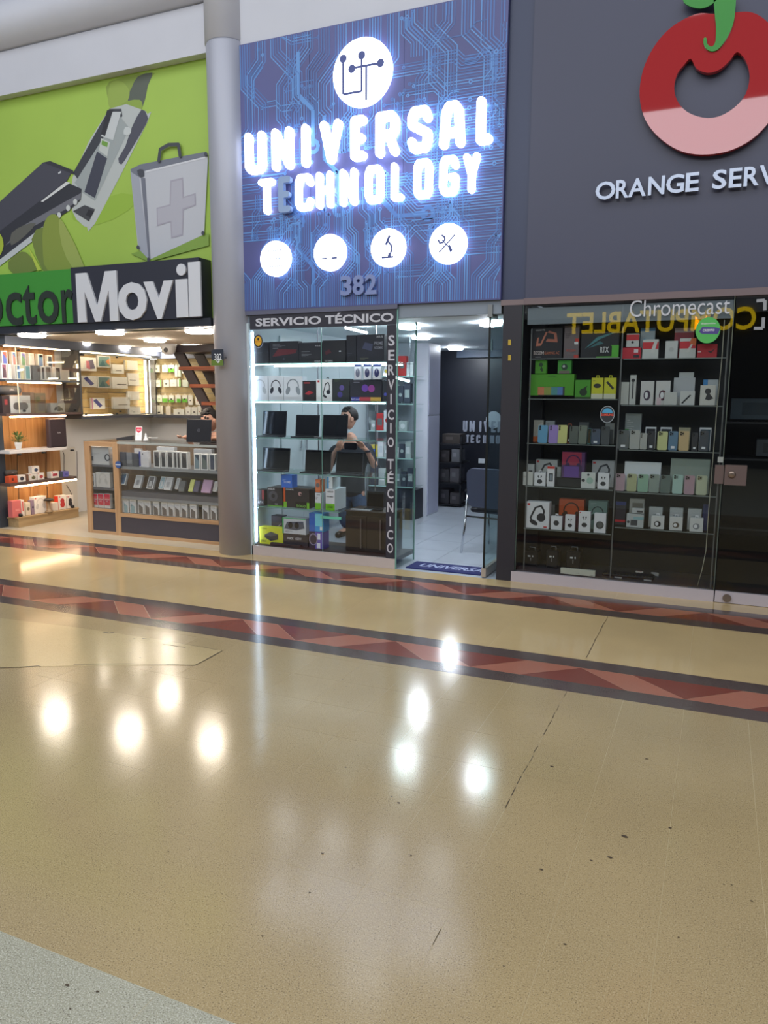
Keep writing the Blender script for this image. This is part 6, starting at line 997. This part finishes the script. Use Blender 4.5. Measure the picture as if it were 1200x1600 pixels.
# ---------------------------------------------------------------- slat-wall cabinets
SLW = wood((206, 176, 120), (186, 152, 98), 'y'); SLX = wood((190, 174, 132), (170, 152, 112), 'x'); FRM = M((78, 82, 92), .45)
sc = thing('tablet_cabinet', 'brightly lit slat-wall cabinet hung with tablet boxes', 'cabinet', (-7.6, 8.2, 1.2)); PS = lambda n, *a, **k_: part_of(B(n, None, *a, **k_), sc)
for i in range(8): PS('slat', XW+.004, XW+.022, 7.46, 8.96, 1.285+i*.1, 1.285+i*.1+.094, SLW)
PS('bottom_frame', -7.74, -7.46, 7.43, 8.98, 1.24, 1.275, FRM); PS('side_frame', -7.74, -7.46, 7.43, 7.455, 1.275, 2.1, FRM); PS('side_frame', -7.74, -7.56, 8.965, 9.0, 1.275, 2.1, FRM)
LCW = M((255, 236, 200), .4, emit=16); PS('light_bar', -7.66, -7.64, 8.86, 8.885, 1.29, 2.05, LCW); PS('light_bar', -7.6, -7.58, 7.5, 8.1, 1.282, 1.29, LCW); PS('spot_row', -7.6, -7.56, 7.5, 8.9, 2.09, 2.098, LCW)
PS('glass_front', -7.463, -7.459, 7.46, 8.96, 1.28, 2.1, GLASS)
for y, z in ((7.5, 1.3), (8.05, 1.3), (8.12, 1.33), (8.9, 1.3), (8.9, 1.42), (7.5, 2.05), (8.1, 2.05)): part_of(MB().lathe([(.014, -.01), (.016, 0), (.014, .01)], BLACK, n=12).build('glass_clamp', None, (-7.456, y, z)), sc)
M4 = (90, 500, 4.286); gt = 'tablet boxes on the lit slat wall'
def tb(l, r, t, b, w, arts, c=(236, 232, 226)): return ('box', l, r, t, w, dict(base=b, c=c, d=.035, a=arts))
T1 = lambda a, b=(226, 150, 150): [('tab', a, b)]; row('X', -7.68, 1.9, M4, gt, 'in the slat wall\'s top row', [tb(96, 150, 238, 328, 'white tablet box with magenta tablet', T1((190, 70, 90), (206, 110, 120))), tb(155, 262, 250, 342, 'white tablet box with pink tablet', T1((120, 110, 130), (220, 130, 140))), tb(271, 356, 240, 318, 'white-rimmed box with teal and orange picture', [('rect', (110, 140, 136), .06, .94, .08, .92), ('poly', (70, 110, 116), [(.1, .1), (.6, .1), (.4, .7)]), ('poly', (216, 140, 90), [(.6, .5), (.9, .2), (.92, .8)])]), tb(369, 446, 298, 360, 'low white box with thin black tablet', [('rect', (60, 60, 66), .3, .8, .3, .38)]), tb(456, 538, 273, 336, 'bright white box next to the light bar', [('rect', (240, 220, 170), 0, .12, 0, 1)])])
row('X', -7.68, 1.6, M4, gt, 'in the slat wall\'s second row', [tb(98, 156, 352, 444, 'white tablet box with coral tablet', T1((170, 80, 80), (216, 120, 110))), tb(164, 266, 374, 450, 'white box with slanting blue phone', [('phd', (80, 84, 150))]), tb(271, 356, 378, 456, 'teal and orange pictured box', [('rect', (110, 140, 136), .06, .94, .08, .92), ('poly', (70, 110, 116), [(.1, .1), (.6, .1), (.4, .7)]), ('poly', (216, 140, 90), [(.6, .5), (.9, .2), (.92, .8)])]), tb(368, 472, 382, 460, 'large white box with black tablet edge', [('rect', (64, 64, 70), .3, .9, .33, .4)]), tb(476, 548, 357, 438, 'white box glowing beside the light bar', [('rect', (90, 90, 90), .1, .7, .4, .45)])])
row('X', -7.68, 1.35, M4, gt, 'in the slat wall\'s third row', [tb(105, 152, 500, 588, 'white-rimmed rose ring box', [('rect', (196, 120, 140), .08, .92, .08, .92), ('dot', (240, 220, 220), .5, .45, .22)]), tb(230, 320, 522, 596, 'white box with blue slanting phone', [('phd', (84, 88, 156)), ('rect', (206, 130, 170), 0, .08, 0, 1)]), tb(374, 486, 517, 596, 'large plain white box with thin tablet', [('rect', (110, 106, 100), .3, .85, .32, .38)]), tb(472, 550, 478, 537, 'cream box low beside the light bar', [])])
row('X', -7.68, 1.282, M4, gt, 'standing at the slat wall foot', [tb(482, 558, 584, 634, 'cream box with tiny grey print', [('rect', (150, 146, 140), .3, .5, .3, .4)])])
ac = thing('accessory_cabinet', 'slat-wall cabinet hung with green and white accessory packs', 'cabinet', (-7.0, 9.0, 1.2)); PA = lambda n, *a, **k_: part_of(B(n, None, *a, **k_), ac)
for i in range(8): PA('slat', -7.66, -6.3, YB-.022, YB-.004, 1.285+i*.1, 1.285+i*.1+.094, SLX)
PA('bottom_frame', -7.7, -6.28, 8.78, 9.04, 1.23, 1.27, FRM); PA('side_frame', -7.735, -7.67, 8.985, 9.04, 1.27, 2.1, FRM); PA('top_frame', -7.7, -6.28, 8.9, 9.04, 2.07, 2.19, M((110, 120, 140), .4)); PA('light_bar', -7.655, -7.645, 8.96, 8.97, 1.29, 2.05, M((236, 240, 240), .4, emit=4)); PA('spot', -7.6, -7.5, 8.93, 8.95, 2.062, 2.069, LCW)
N8 = (230, 510, 8.42); ga = 'accessory packs on the slat wall'; GN = (110, 196, 70)
def pk(l, r, t, b, w, green=None, dark=None, c=(226, 228, 220)):
    a = []
    if green: a.append(('rect', GN, green[0], green[1], green[2], green[3]))
    if dark: a.append(('dot', dark, .5, .45, .2, .6))
    return ('box', l, r, t, w, dict(base=b, c=c, d=.02, a=a, tab=c, cat='package', name='hanging_pack'))
row('Y', 8.985, 1.9, N8, ga, 'in the top pack row', [pk(92, 162, 505, 604, 'white pack with small black plug', dark=(120, 130, 120)), pk(196, 270, 508, 604, 'white pack with grey print', dark=(170, 176, 170)), pk(281, 355, 505, 602, 'green and white pack with black cable', (0, 1, 0, .5), (50, 56, 50)), pk(362, 400, 512, 664, 'long pale pack', c=(206, 212, 200)), pk(402, 442, 512, 664, 'long grey-green pack', c=(186, 200, 186)), pk(456, 508, 540, 618, 'white pack partly behind the staircase', dark=(80, 84, 84))])
row('Y', 8.985, 1.7, N8, ga, 'in the second pack row', [pk(110, 184, 705, 798, 'white pack with green edge', (.85, 1, 0, 1), (190, 196, 190)), pk(214, 290, 705, 798, 'white pack with dark earpiece', None, (90, 96, 90)), pk(303, 388, 700, 792, 'plain whitish pack', None, (206, 210, 204)), pk(398, 440, 700, 792, 'slim pale green pack', (.6, 1, 0, 1)), pk(464, 540, 705, 798, 'greyish white pack', c=(200, 212, 200))])
row('Y', 8.985, 1.5, N8, ga, 'in the third pack row', [pk(124, 194, 905, 995, 'pale pack with grey cable', None, (180, 186, 180)), pk(200, 268, 905, 1000, 'pack with light green foot', (0, 1, 0, .55)), pk(285, 352, 905, 1000, 'pack with green foot and black plug', (0, 1, 0, .35), (50, 54, 50)), pk(370, 440, 905, 1000, 'pack split by a pale green stripe', (.3, 1, 0, .5)), pk(462, 530, 905, 1000, 'vivid green footed pack with black adapter', (0, 1, 0, .5), (44, 54, 44)), pk(540, 600, 905, 1035, 'tall white case pack', None, (90, 92, 90)), pk(634, 700, 905, 1035, 'tall white pack with reddish cable', None, (180, 120, 110))])
row('Y', 8.985, 1.29, N8, ga, 'in the lowest pack row', [pk(132, 205, 1040, 1183, 'tall pale screen film pack', c=(214, 216, 206)), pk(245, 310, 1052, 1183, 'plain cream pack', c=(222, 216, 200)), pk(345, 488, 1090, 1183, 'wide pack with dark round gadget', None, (96, 92, 84)), pk(505, 574, 1062, 1183, 'tall speckled white pack', None, (170, 168, 160)), pk(582, 660, 1062, 1183, 'white pack with grey headset', None, (96, 94, 90)), pk(666, 712, 1050, 1183, 'narrow white pack behind the dark hair', None, (190, 130, 120))])
# ---------------------------------------------------------------- staircase
stc = thing('open_staircase', 'dark open staircase with reddish wooden treads rising to the ceiling', 'staircase', (-6.3, 8.2, 0)); SD = M((52, 46, 52), .4); RW = wood((150, 84, 56), (116, 60, 38), 'x')
def sp_(x, y, Y): p = onY(230+x/8.42, 510+y/8.42, Y); return (p.x, p.z)
for Y in (8.2, 8.62):
    part_of(MB().poly([sp_(300, 270, 8.2), sp_(430, 270, 8.2), sp_(900, 1180, 8.2), sp_(770, 1180, 8.2)], Y, Y+.04, SD).build('stringer'), stc)
for y, x in ((530, 425), (760, 570), (990, 725)): 
    a = sp_(x, y, 8.2); part_of(B('tread', None, a[0], a[0]+.62, 8.18, 8.68, a[1]-.045, a[1], RW), stc)
part_of(B('back_board', None, sp_(440, 300, 8.2)[0], -5.45, 8.95, 8.97, 1.2, 2.19, M((60, 52, 54), .5)), stc)
part_of(B('upper_landing', None, -6.62, -5.4, 8.15, 8.68, 2.1, 2.19, SD), stc)
cx_ = thing('corner_cabinet', 'glowing corner cabinet with cable packs behind the staircase', 'cabinet', (-5.6, 8.6, 1.2))
for z in (1.45, 1.78, 2.02): part_of(B('light_bar', None, -6.05, -5.5, 8.72, 8.74, z, z+.02, LCW), cx_)
part_of(B('light_post', None, -6.1, -6.08, 8.72, 8.74, 1.5, 2.0, LCW), cx_); part_of(B('back', None, -6.08, -5.45, 8.93, 8.945, 1.2, 2.08, SLX), cx_)
for i, (x, z) in enumerate(((-6.0, 1.8), (-5.88, 1.8), (-6.0, 1.5), (-5.87, 1.5))): tag(mk_box('hanging_pack', .09, .2, .02, (206, 200, 190), [('hp', (160, 110, 100))], (x, 8.7, z), 0, 0, (206, 200, 190)), 'white cable pack, '+ORD[i]+' in the glowing corner cabinet behind the stairs', 'package', 'packs in the corner cabinet')
# ---------------------------------------------------------------- counter
CF_ = 6.48; ct = thing('shop_counter', 'glass-topped shop counter with light wooden frame and charcoal base', 'counter', (-5.5, 6.7, 0))
PC = lambda n, *a, **k_: part_of(B(n, None, *a, **k_), ct)
WF = wood((196, 160, 122), (176, 138, 100), 'z'); WFX = wood((196, 160, 122), (176, 138, 100), 'x'); CHAR = M((74, 70, 78), .5, noise=.03, scale=4)
x0c, x1c, xe = -6.50, -6.02, -4.30; XP = -6.09
for x in (x0c, XP): PC('wood_post', x, x+.075, CF_, CF_+.03, 0, 1.035, WF)
PC('wood_rail', x0c+.075, XP, CF_, CF_+.03, .985, 1.035, WFX); PC('wood_rail', x0c+.075, XP, CF_, CF_+.03, .255, .285, WFX); PC('wood_rail', XP+.075, xe, CF_, CF_+.03, .215, .255, WFX); PC('wood_rail', x0c+.075, XP, CF_, CF_+.03, 0, .035, WFX); PC('wood_rail', XP+.075, xe, CF_, CF_+.03, 0, .035, WFX)
PC('base_front', x0c+.075, XP, CF_+.005, CF_+.025, .035, .255, CHAR); PC('base_front', XP+.075, xe, CF_+.005, CF_+.025, .035, .215, CHAR)
PC('side_panel', x0c, x0c+.02, CF_+.03, 7.0, 0, 1.035, WF); PC('back_panel', x0c+.02, xe, 6.98, 7.0, 0, .98, M((132, 110, 84), .6)); PC('divider', XP+.01, XP+.03, CF_+.03, 6.98, .05, 1.0, WF)
PC('glass_top', x0c, xe, CF_-.005, 7.0, 1.036, 1.046, GLASS); PC('top_edge', XP+.075, xe, CF_-.006, CF_-.001, 1.02, 1.045, M((170, 176, 172), .25)); PC('glass_front', XP+.075, xe, CF_+.004, CF_+.01, .255, 1.02, GLASS); PC('glass_front', x0c+.075, XP, CF_+.012, CF_+.017, .285, .985, GLASS)
SG = M((104, 102, 108), .4); zA, zB, zC_ = .775, .50, .256
PC('shelf', XP+.08, xe, CF_+.03, 6.95, zA-.02, zA, SG); PC('shelf_edge', XP+.08, xe, CF_+.024, CF_+.03, zA-.03, zA, M((150, 152, 154), .3))
PC('tilted_shelf', XP+.08, xe, CF_+.1, 6.95, zB-.02, zB, SG); PC('shelf_edge', XP+.08, xe, CF_+.024, CF_+.03, zB-.09, zB-.06, M((150, 152, 154), .3)); PC('shelf_lip', XP+.08, xe, CF_+.03, CF_+.1, zB-.06, zB-.002, SG)
PC('bottom_shelf', x0c+.03, xe, CF_+.03, 6.95, .23, .254, SG); PC('shelf', x0c+.03, XP, CF_+.03, 6.95, .755, .775, SG); PC('shelf', x0c+.03, XP, CF_+.03, 6.95, .495, .52, SG)
R3 = (120, 640, 5); Q7 = (180, 680, 7.27); gc_ = 'phone boxes in the counter'
row('Y', CF_+.04, zA, R3, gc_, 'on the counter\'s top shelf', [('box', 335, 386, 332, 'dark grey phone box', {'c': (84, 82, 86), 'd': .03}), ('box', 388, 438, 335, 'dark box with pale phone picture', {'c': (100, 100, 104), 'd': .03, 'a': [('rect', (140, 142, 146), .1, .9, .2, .95)]}), ('box', 440, 478, 342, 'plain dark box', {'c': (80, 80, 86), 'd': .03}), ('box', 488, 563, 322, 'white box with violet edge', {'c': (224, 224, 230), 'd': .04, 'side': (90, 90, 170), 'a': [('rect', (70, 76, 150), 0, .18, .05, .95), ('dot', (50, 50, 60), .4, .8, .06)]})]+[pb(l, r, t, w_, (104, 96, 92), (60, 56, 58)) for l, r, t, w_ in ((601, 652, 322, 'white-rimmed phone box at the six-box run start'), (658, 700, 325, 'white-rimmed phone box with blue-grey phone'), (706, 756, 325, 'white-rimmed phone box mid run'), (760, 784, 328, 'narrow white-rimmed phone box'), (786, 810, 330, 'second narrow white-rimmed phone box'), (814, 868, 332, 'white-rimmed phone box at the six-box run end'))]+[pb(l, r, t, w_, (70, 78, 92), c2) for l, r, t, w_, c2 in ((916, 966, 345, 'white-rimmed box with navy phone', (130, 150, 160)), (971, 1028, 347, 'white-rimmed box with light-streaked phone', (110, 120, 116)), (1036, 1083, 347, 'blue-grey phone box next to the steel column', (80, 84, 104)))])
row('Y', CF_+.2, zA, R3, gc_, 'behind the counter\'s top shelf', [('box', 452, 505, 305, 'white box peeping over the dark boxes', {'d': .03}), ('box', 628, 766, 292, 'wide white box above the rimmed boxes', {'d': .05}), ('box', 916, 1058, 308, 'wide grey-white box with arc print', {'d': .05, 'c': (196, 198, 202), 'a': [('dot', (140, 142, 150), .5, .3, .35, .5)]})])
tl = {'tilt': .42, 'd': .03}
def tp(l, r, t, b, w, c1, c2=None, c=(222, 224, 226)): return ('box', l, r, t, w, dict(tl, base=b, c=c, a=[('rect', c1, .12, .88, .06, .92)]+([('rect', c2, .3, .7, .2, .6)] if c2 else [])))
row('Y', CF_+.035, zB, Q7, gc_, 'on the counter\'s sloping shelf', [tp(38, 108, 422, 560, 'tilted white box with blue phone', (84, 118, 150), (60, 90, 130)), tp(202, 280, 445, 598, 'tilted white box with grey phone back', (196, 196, 196), (150, 148, 150)), tp(350, 424, 458, 608, 'tilted white box with dark-rimmed phone', (110, 108, 110), (190, 190, 190)), tp(487, 545, 462, 612, 'tilted white box with pale blue phone', (150, 176, 186), (206, 210, 210)), tp(548, 625, 467, 622, 'tilted white box with ivory phone', (206, 206, 206), (170, 170, 172)), tp(672, 710, 480, 612, 'tilted slim white box', (170, 174, 174)), tp(716, 775, 510, 640, 'tilted dark grey phone', (110, 112, 112), None, (110, 112, 112)), tp(826, 876, 497, 640, 'tilted pale yellow phone', (216, 220, 130), None, (216, 220, 130)), tp(880, 940, 508, 645, 'tilted dusky violet phone', (100, 94, 114), None, (90, 84, 104)), tp(970, 1076, 500, 655, 'tilted lilac pink phone', (196, 160, 190), None, (190, 156, 184)), tp(1104, 1150, 520, 640, 'tilted white box cut off by the column', (190, 186, 180))])
lo = [(25, 92, 700, 0), (95, 158, 700, 0), (168, 240, 706, 0), (262, 330, 718, 1), (334, 406, 722, 1), (430, 502, 735, 1), (526, 598, 742, 1), (602, 672, 748, 1), (675, 746, 752, 1), (749, 822, 757, 1), (850, 928, 765, 1), (992, 1066, 772, 1), (1086, 1156, 780, 1)]
row('Y', CF_+.04, zC_, Q7, 'white phone boxes along the counter\'s lowest shelf', 'from the wooden post, lowest counter shelf', [('box', l, r, t, 'white box with '+('pale blue' if not k_ else 'grey')+' phone back', {'d': .04, 'side': (130, 130, 134), 'a': [('ph2', (150, 184, 196) if not k_ else (104, 100, 102))]}) for l, r, t, k_ in lo])
row('Y', CF_+.04, zC_+.03, R3, gc_, 'in the counter end\'s lowest bay', [('box', l, r, 658, 'crimson and white upright box', {'d': .04, 'c': (226, 222, 222), 'a': [('rect', (214, 40, 74), .03, .97, .2, .98), ('txt', (240, 220, 224), 'REDMI', .15, .85, .55, .64), ('txt', (240, 220, 224), '14C', .3, .7, .42, .52)]}) for l, r in ((120, 166), (168, 214), (217, 264))])
PC('bay_floor', x0c+.03, XP, CF_+.03, 6.9, .255, .284, SG)
row('Y', CF_+.04, .521, R3, gc_, 'in the counter end\'s middle bay', [('box', 108, 147, 497, 'slim white box with black gadget', {'d': .04, 'a': [('rect', (60, 60, 66), .3, .7, .1, .9), ('rect', (206, 206, 210), .38, .62, .4, .8)]}), ('box', 152, 262, 492, 'wide white box with faint sketch', {'d': .05, 'tab': (50, 50, 54), 'c': (216, 216, 214), 'a': [('hp', (196, 196, 194))]})])
row('Y', CF_+.04, .776, R3, gc_, 'in the counter end\'s top bay', [('box', 95, 254, 290, 'wide white box with black round camera', {'d': .06, 'c': (214, 216, 216), 'a': [('rect', (90, 92, 96), .12, .24, .2, .45), ('dot', (50, 50, 54), .92, .42, .2), ('dot', (214, 216, 216), .93, .42, .13), ('lines', (180, 182, 184), 3, .5)]})])
k = MB(); q = onY(184.5, 726, CF_-.004); k.ell(q.x, q.z, .04, .04, CF_-.005, CF_-.001, M((60, 90, 150)), 24); k.poly([(q.x-.036, q.z-.006), (q.x+.036, q.z-.006), (q.x+.036, q.z+.006), (q.x-.036, q.z+.006)], CF_-.006, CF_-.005, M((190, 200, 216))); tag(k.build('round_sticker'), 'small round blue sticker on the counter\'s wooden post', 'sticker')
# things on the counter
q = onY(310, 694, 6.72); lp = mk_laptop(.34, .235, (q.x, 6.72, 1.047), -.06, (34, 36, 42), True, True, 'DELL'); tag(lp, 'open black laptop seen from behind on the counter top', 'laptop')
q = onY(196, 688, 6.75); t = thing('card_terminal', 'dark card payment terminal lying on the counter', 'card terminal', (q.x, 6.75, 1.047), .4); MB().add([(-.09, -.035, 0), (.09, -.035, 0), (.09, .035, 0), (-.09, .035, 0), (-.09, -.035, .02), (.09, -.035, .05), (.09, .035, .05), (-.09, .035, .02)], [(0, 3, 2, 1), (4, 5, 6, 7), (0, 1, 5, 4), (2, 3, 7, 6), (0, 4, 7, 3), (1, 2, 6, 5)], M((52, 52, 56), .4)).build('body', t); k = MB(); k.add([(.02, -.028, .0405), (.08, -.028, .0496), (.08, .028, .0496), (.02, .028, .0405)], [(0, 1, 2, 3)], M((120, 124, 128), .2)); k.build('screen', t)
q = onY(216, 688, 6.72); t = thing('counter_sign', 'small white leaning card sign with crimson AQUI badge', 'sign', (q.x, 6.72, 1.047), .1); hh = .155
o_ = MB().bbox(-.042, .042, 0, .004, 0, hh, WHITE, .001).build('card', t, None, 0, -.15); k = MB(); k.poly([(-.036, .148), (.036, .148), (.036, .11), (.0, .085), (-.036, .11)], -.001, -.0005, M((200, 36, 70))); textmb(k, 'AQUI', -.026, .026, .108, .128, -.0015, WHITE, 0, .02); textmb(k, 'pagos', -.02, .02, .06, .066, -.001, M((150, 150, 150))); k.build('print', o_)
q = onY(227, 688, 6.7); t = thing('tape_dispenser', 'small clear tape dispenser beside the card sign', 'tape dispenser', (q.x+.01, 6.7, 1.047)); MB().lathe([(.03, 0), (.032, .01), (.018, .03), (.01, .06), (.004, .085)], M((206, 210, 212), .2), n=16).build('body', t); MB().box(.03, .16, 0, .02, .035, .04, M((190, 194, 196), .3)).build('arm', t)
hs_ = thing('hanging_shop_number', 'small hanging black and green sign reading 382 beside the column', 'sign', (-4.42, 6.04, 1.92)); cA = onY(330, 546, 6.02); cB = onY(349, 571, 6.02)
part_of(B('plate', None, cA.x, cB.x+.0, 6.02, 6.028, cB.z, cA.z, M((50, 54, 66), .4)), hs_); part_of(B('green_foot', None, cA.x, cB.x, 6.0185, 6.02, cB.z, cB.z+.05, M((104, 130, 50))), hs_)
k = MB(); wv = cB.x-cA.x; textmb(k, '382', cA.x+.25*wv, cB.x-.12*wv, cA.z-.1, cA.z-.04, 6.018, WHITE, 0, .01); k.ell((cA.x+cB.x)/2+.01, cB.z+.045, .018, .022, 6.0178, 6.0178, WHITE, 16); textmb(k, '►', (cA.x+cB.x)/2+.004, (cA.x+cB.x)/2+.016, cB.z+.035, cB.z+.055, 6.0172, BLACK); part_of(k.build('lettering'), hs_)
part_of(MB().tube([(cB.x-.03, 6.03, (cA.z+cB.z)/2), (cB.x-.03, 6.12, (cA.z+cB.z)/2)], .01, STEEL, 8).build('bracket'), hs_)
# seated man behind the laptop
MY2 = 7.2
def w_(x, y, dy=0): return onY(x, y, MY2+dy)
J = {'pelvis': w_(341, 760, .1), 'waist': w_(341, 730, .08), 'chest': w_(340, 700, .04), 'neck0': w_(337, 684, .0), 'neck1': w_(333, 674, -.02), 'shL': w_(318, 697, .02), 'elL': w_(314, 722, -.06), 'wrL': w_(293, 697, -.2), 'paL': w_(286, 692, -.24), 'shR': w_(364, 696, .02), 'elR': w_(362, 722, -.08), 'wrR': w_(338, 697, -.26), 'paR': w_(330, 692, -.3)}
for s, dx in (('L', -.09), ('R', .09)):
    p = J['pelvis']; J['hip'+s] = p+Vector((dx, -.05, -.03)); J['kn'+s] = p+Vector((dx*1.5, .02, -.42)); J['an'+s] = Vector((p.x+dx*1.4, p.y+.05, .07)); J['to'+s] = Vector((p.x+dx*1.5, p.y-.1, .04))
for s in ('L', 'R'): J['wr'+s].z = max(J['wr'+s].z, 1.085); J['pa'+s].z = max(J['pa'+s].z, 1.085)
person('person', 'dark-haired man in a black shirt working at the laptop behind the counter', J, w_(328, 657, -.05), -.35, .35, M((30, 30, 36), .85), M((40, 44, 60), .85), fing={'L': ((0, -1, -.1), (1, 0, 0), (.6, -.3, .1)), 'R': ((0, -1, -.1), (-1, 0, 0), (-.6, -.3, .1))}, hs=1.08)
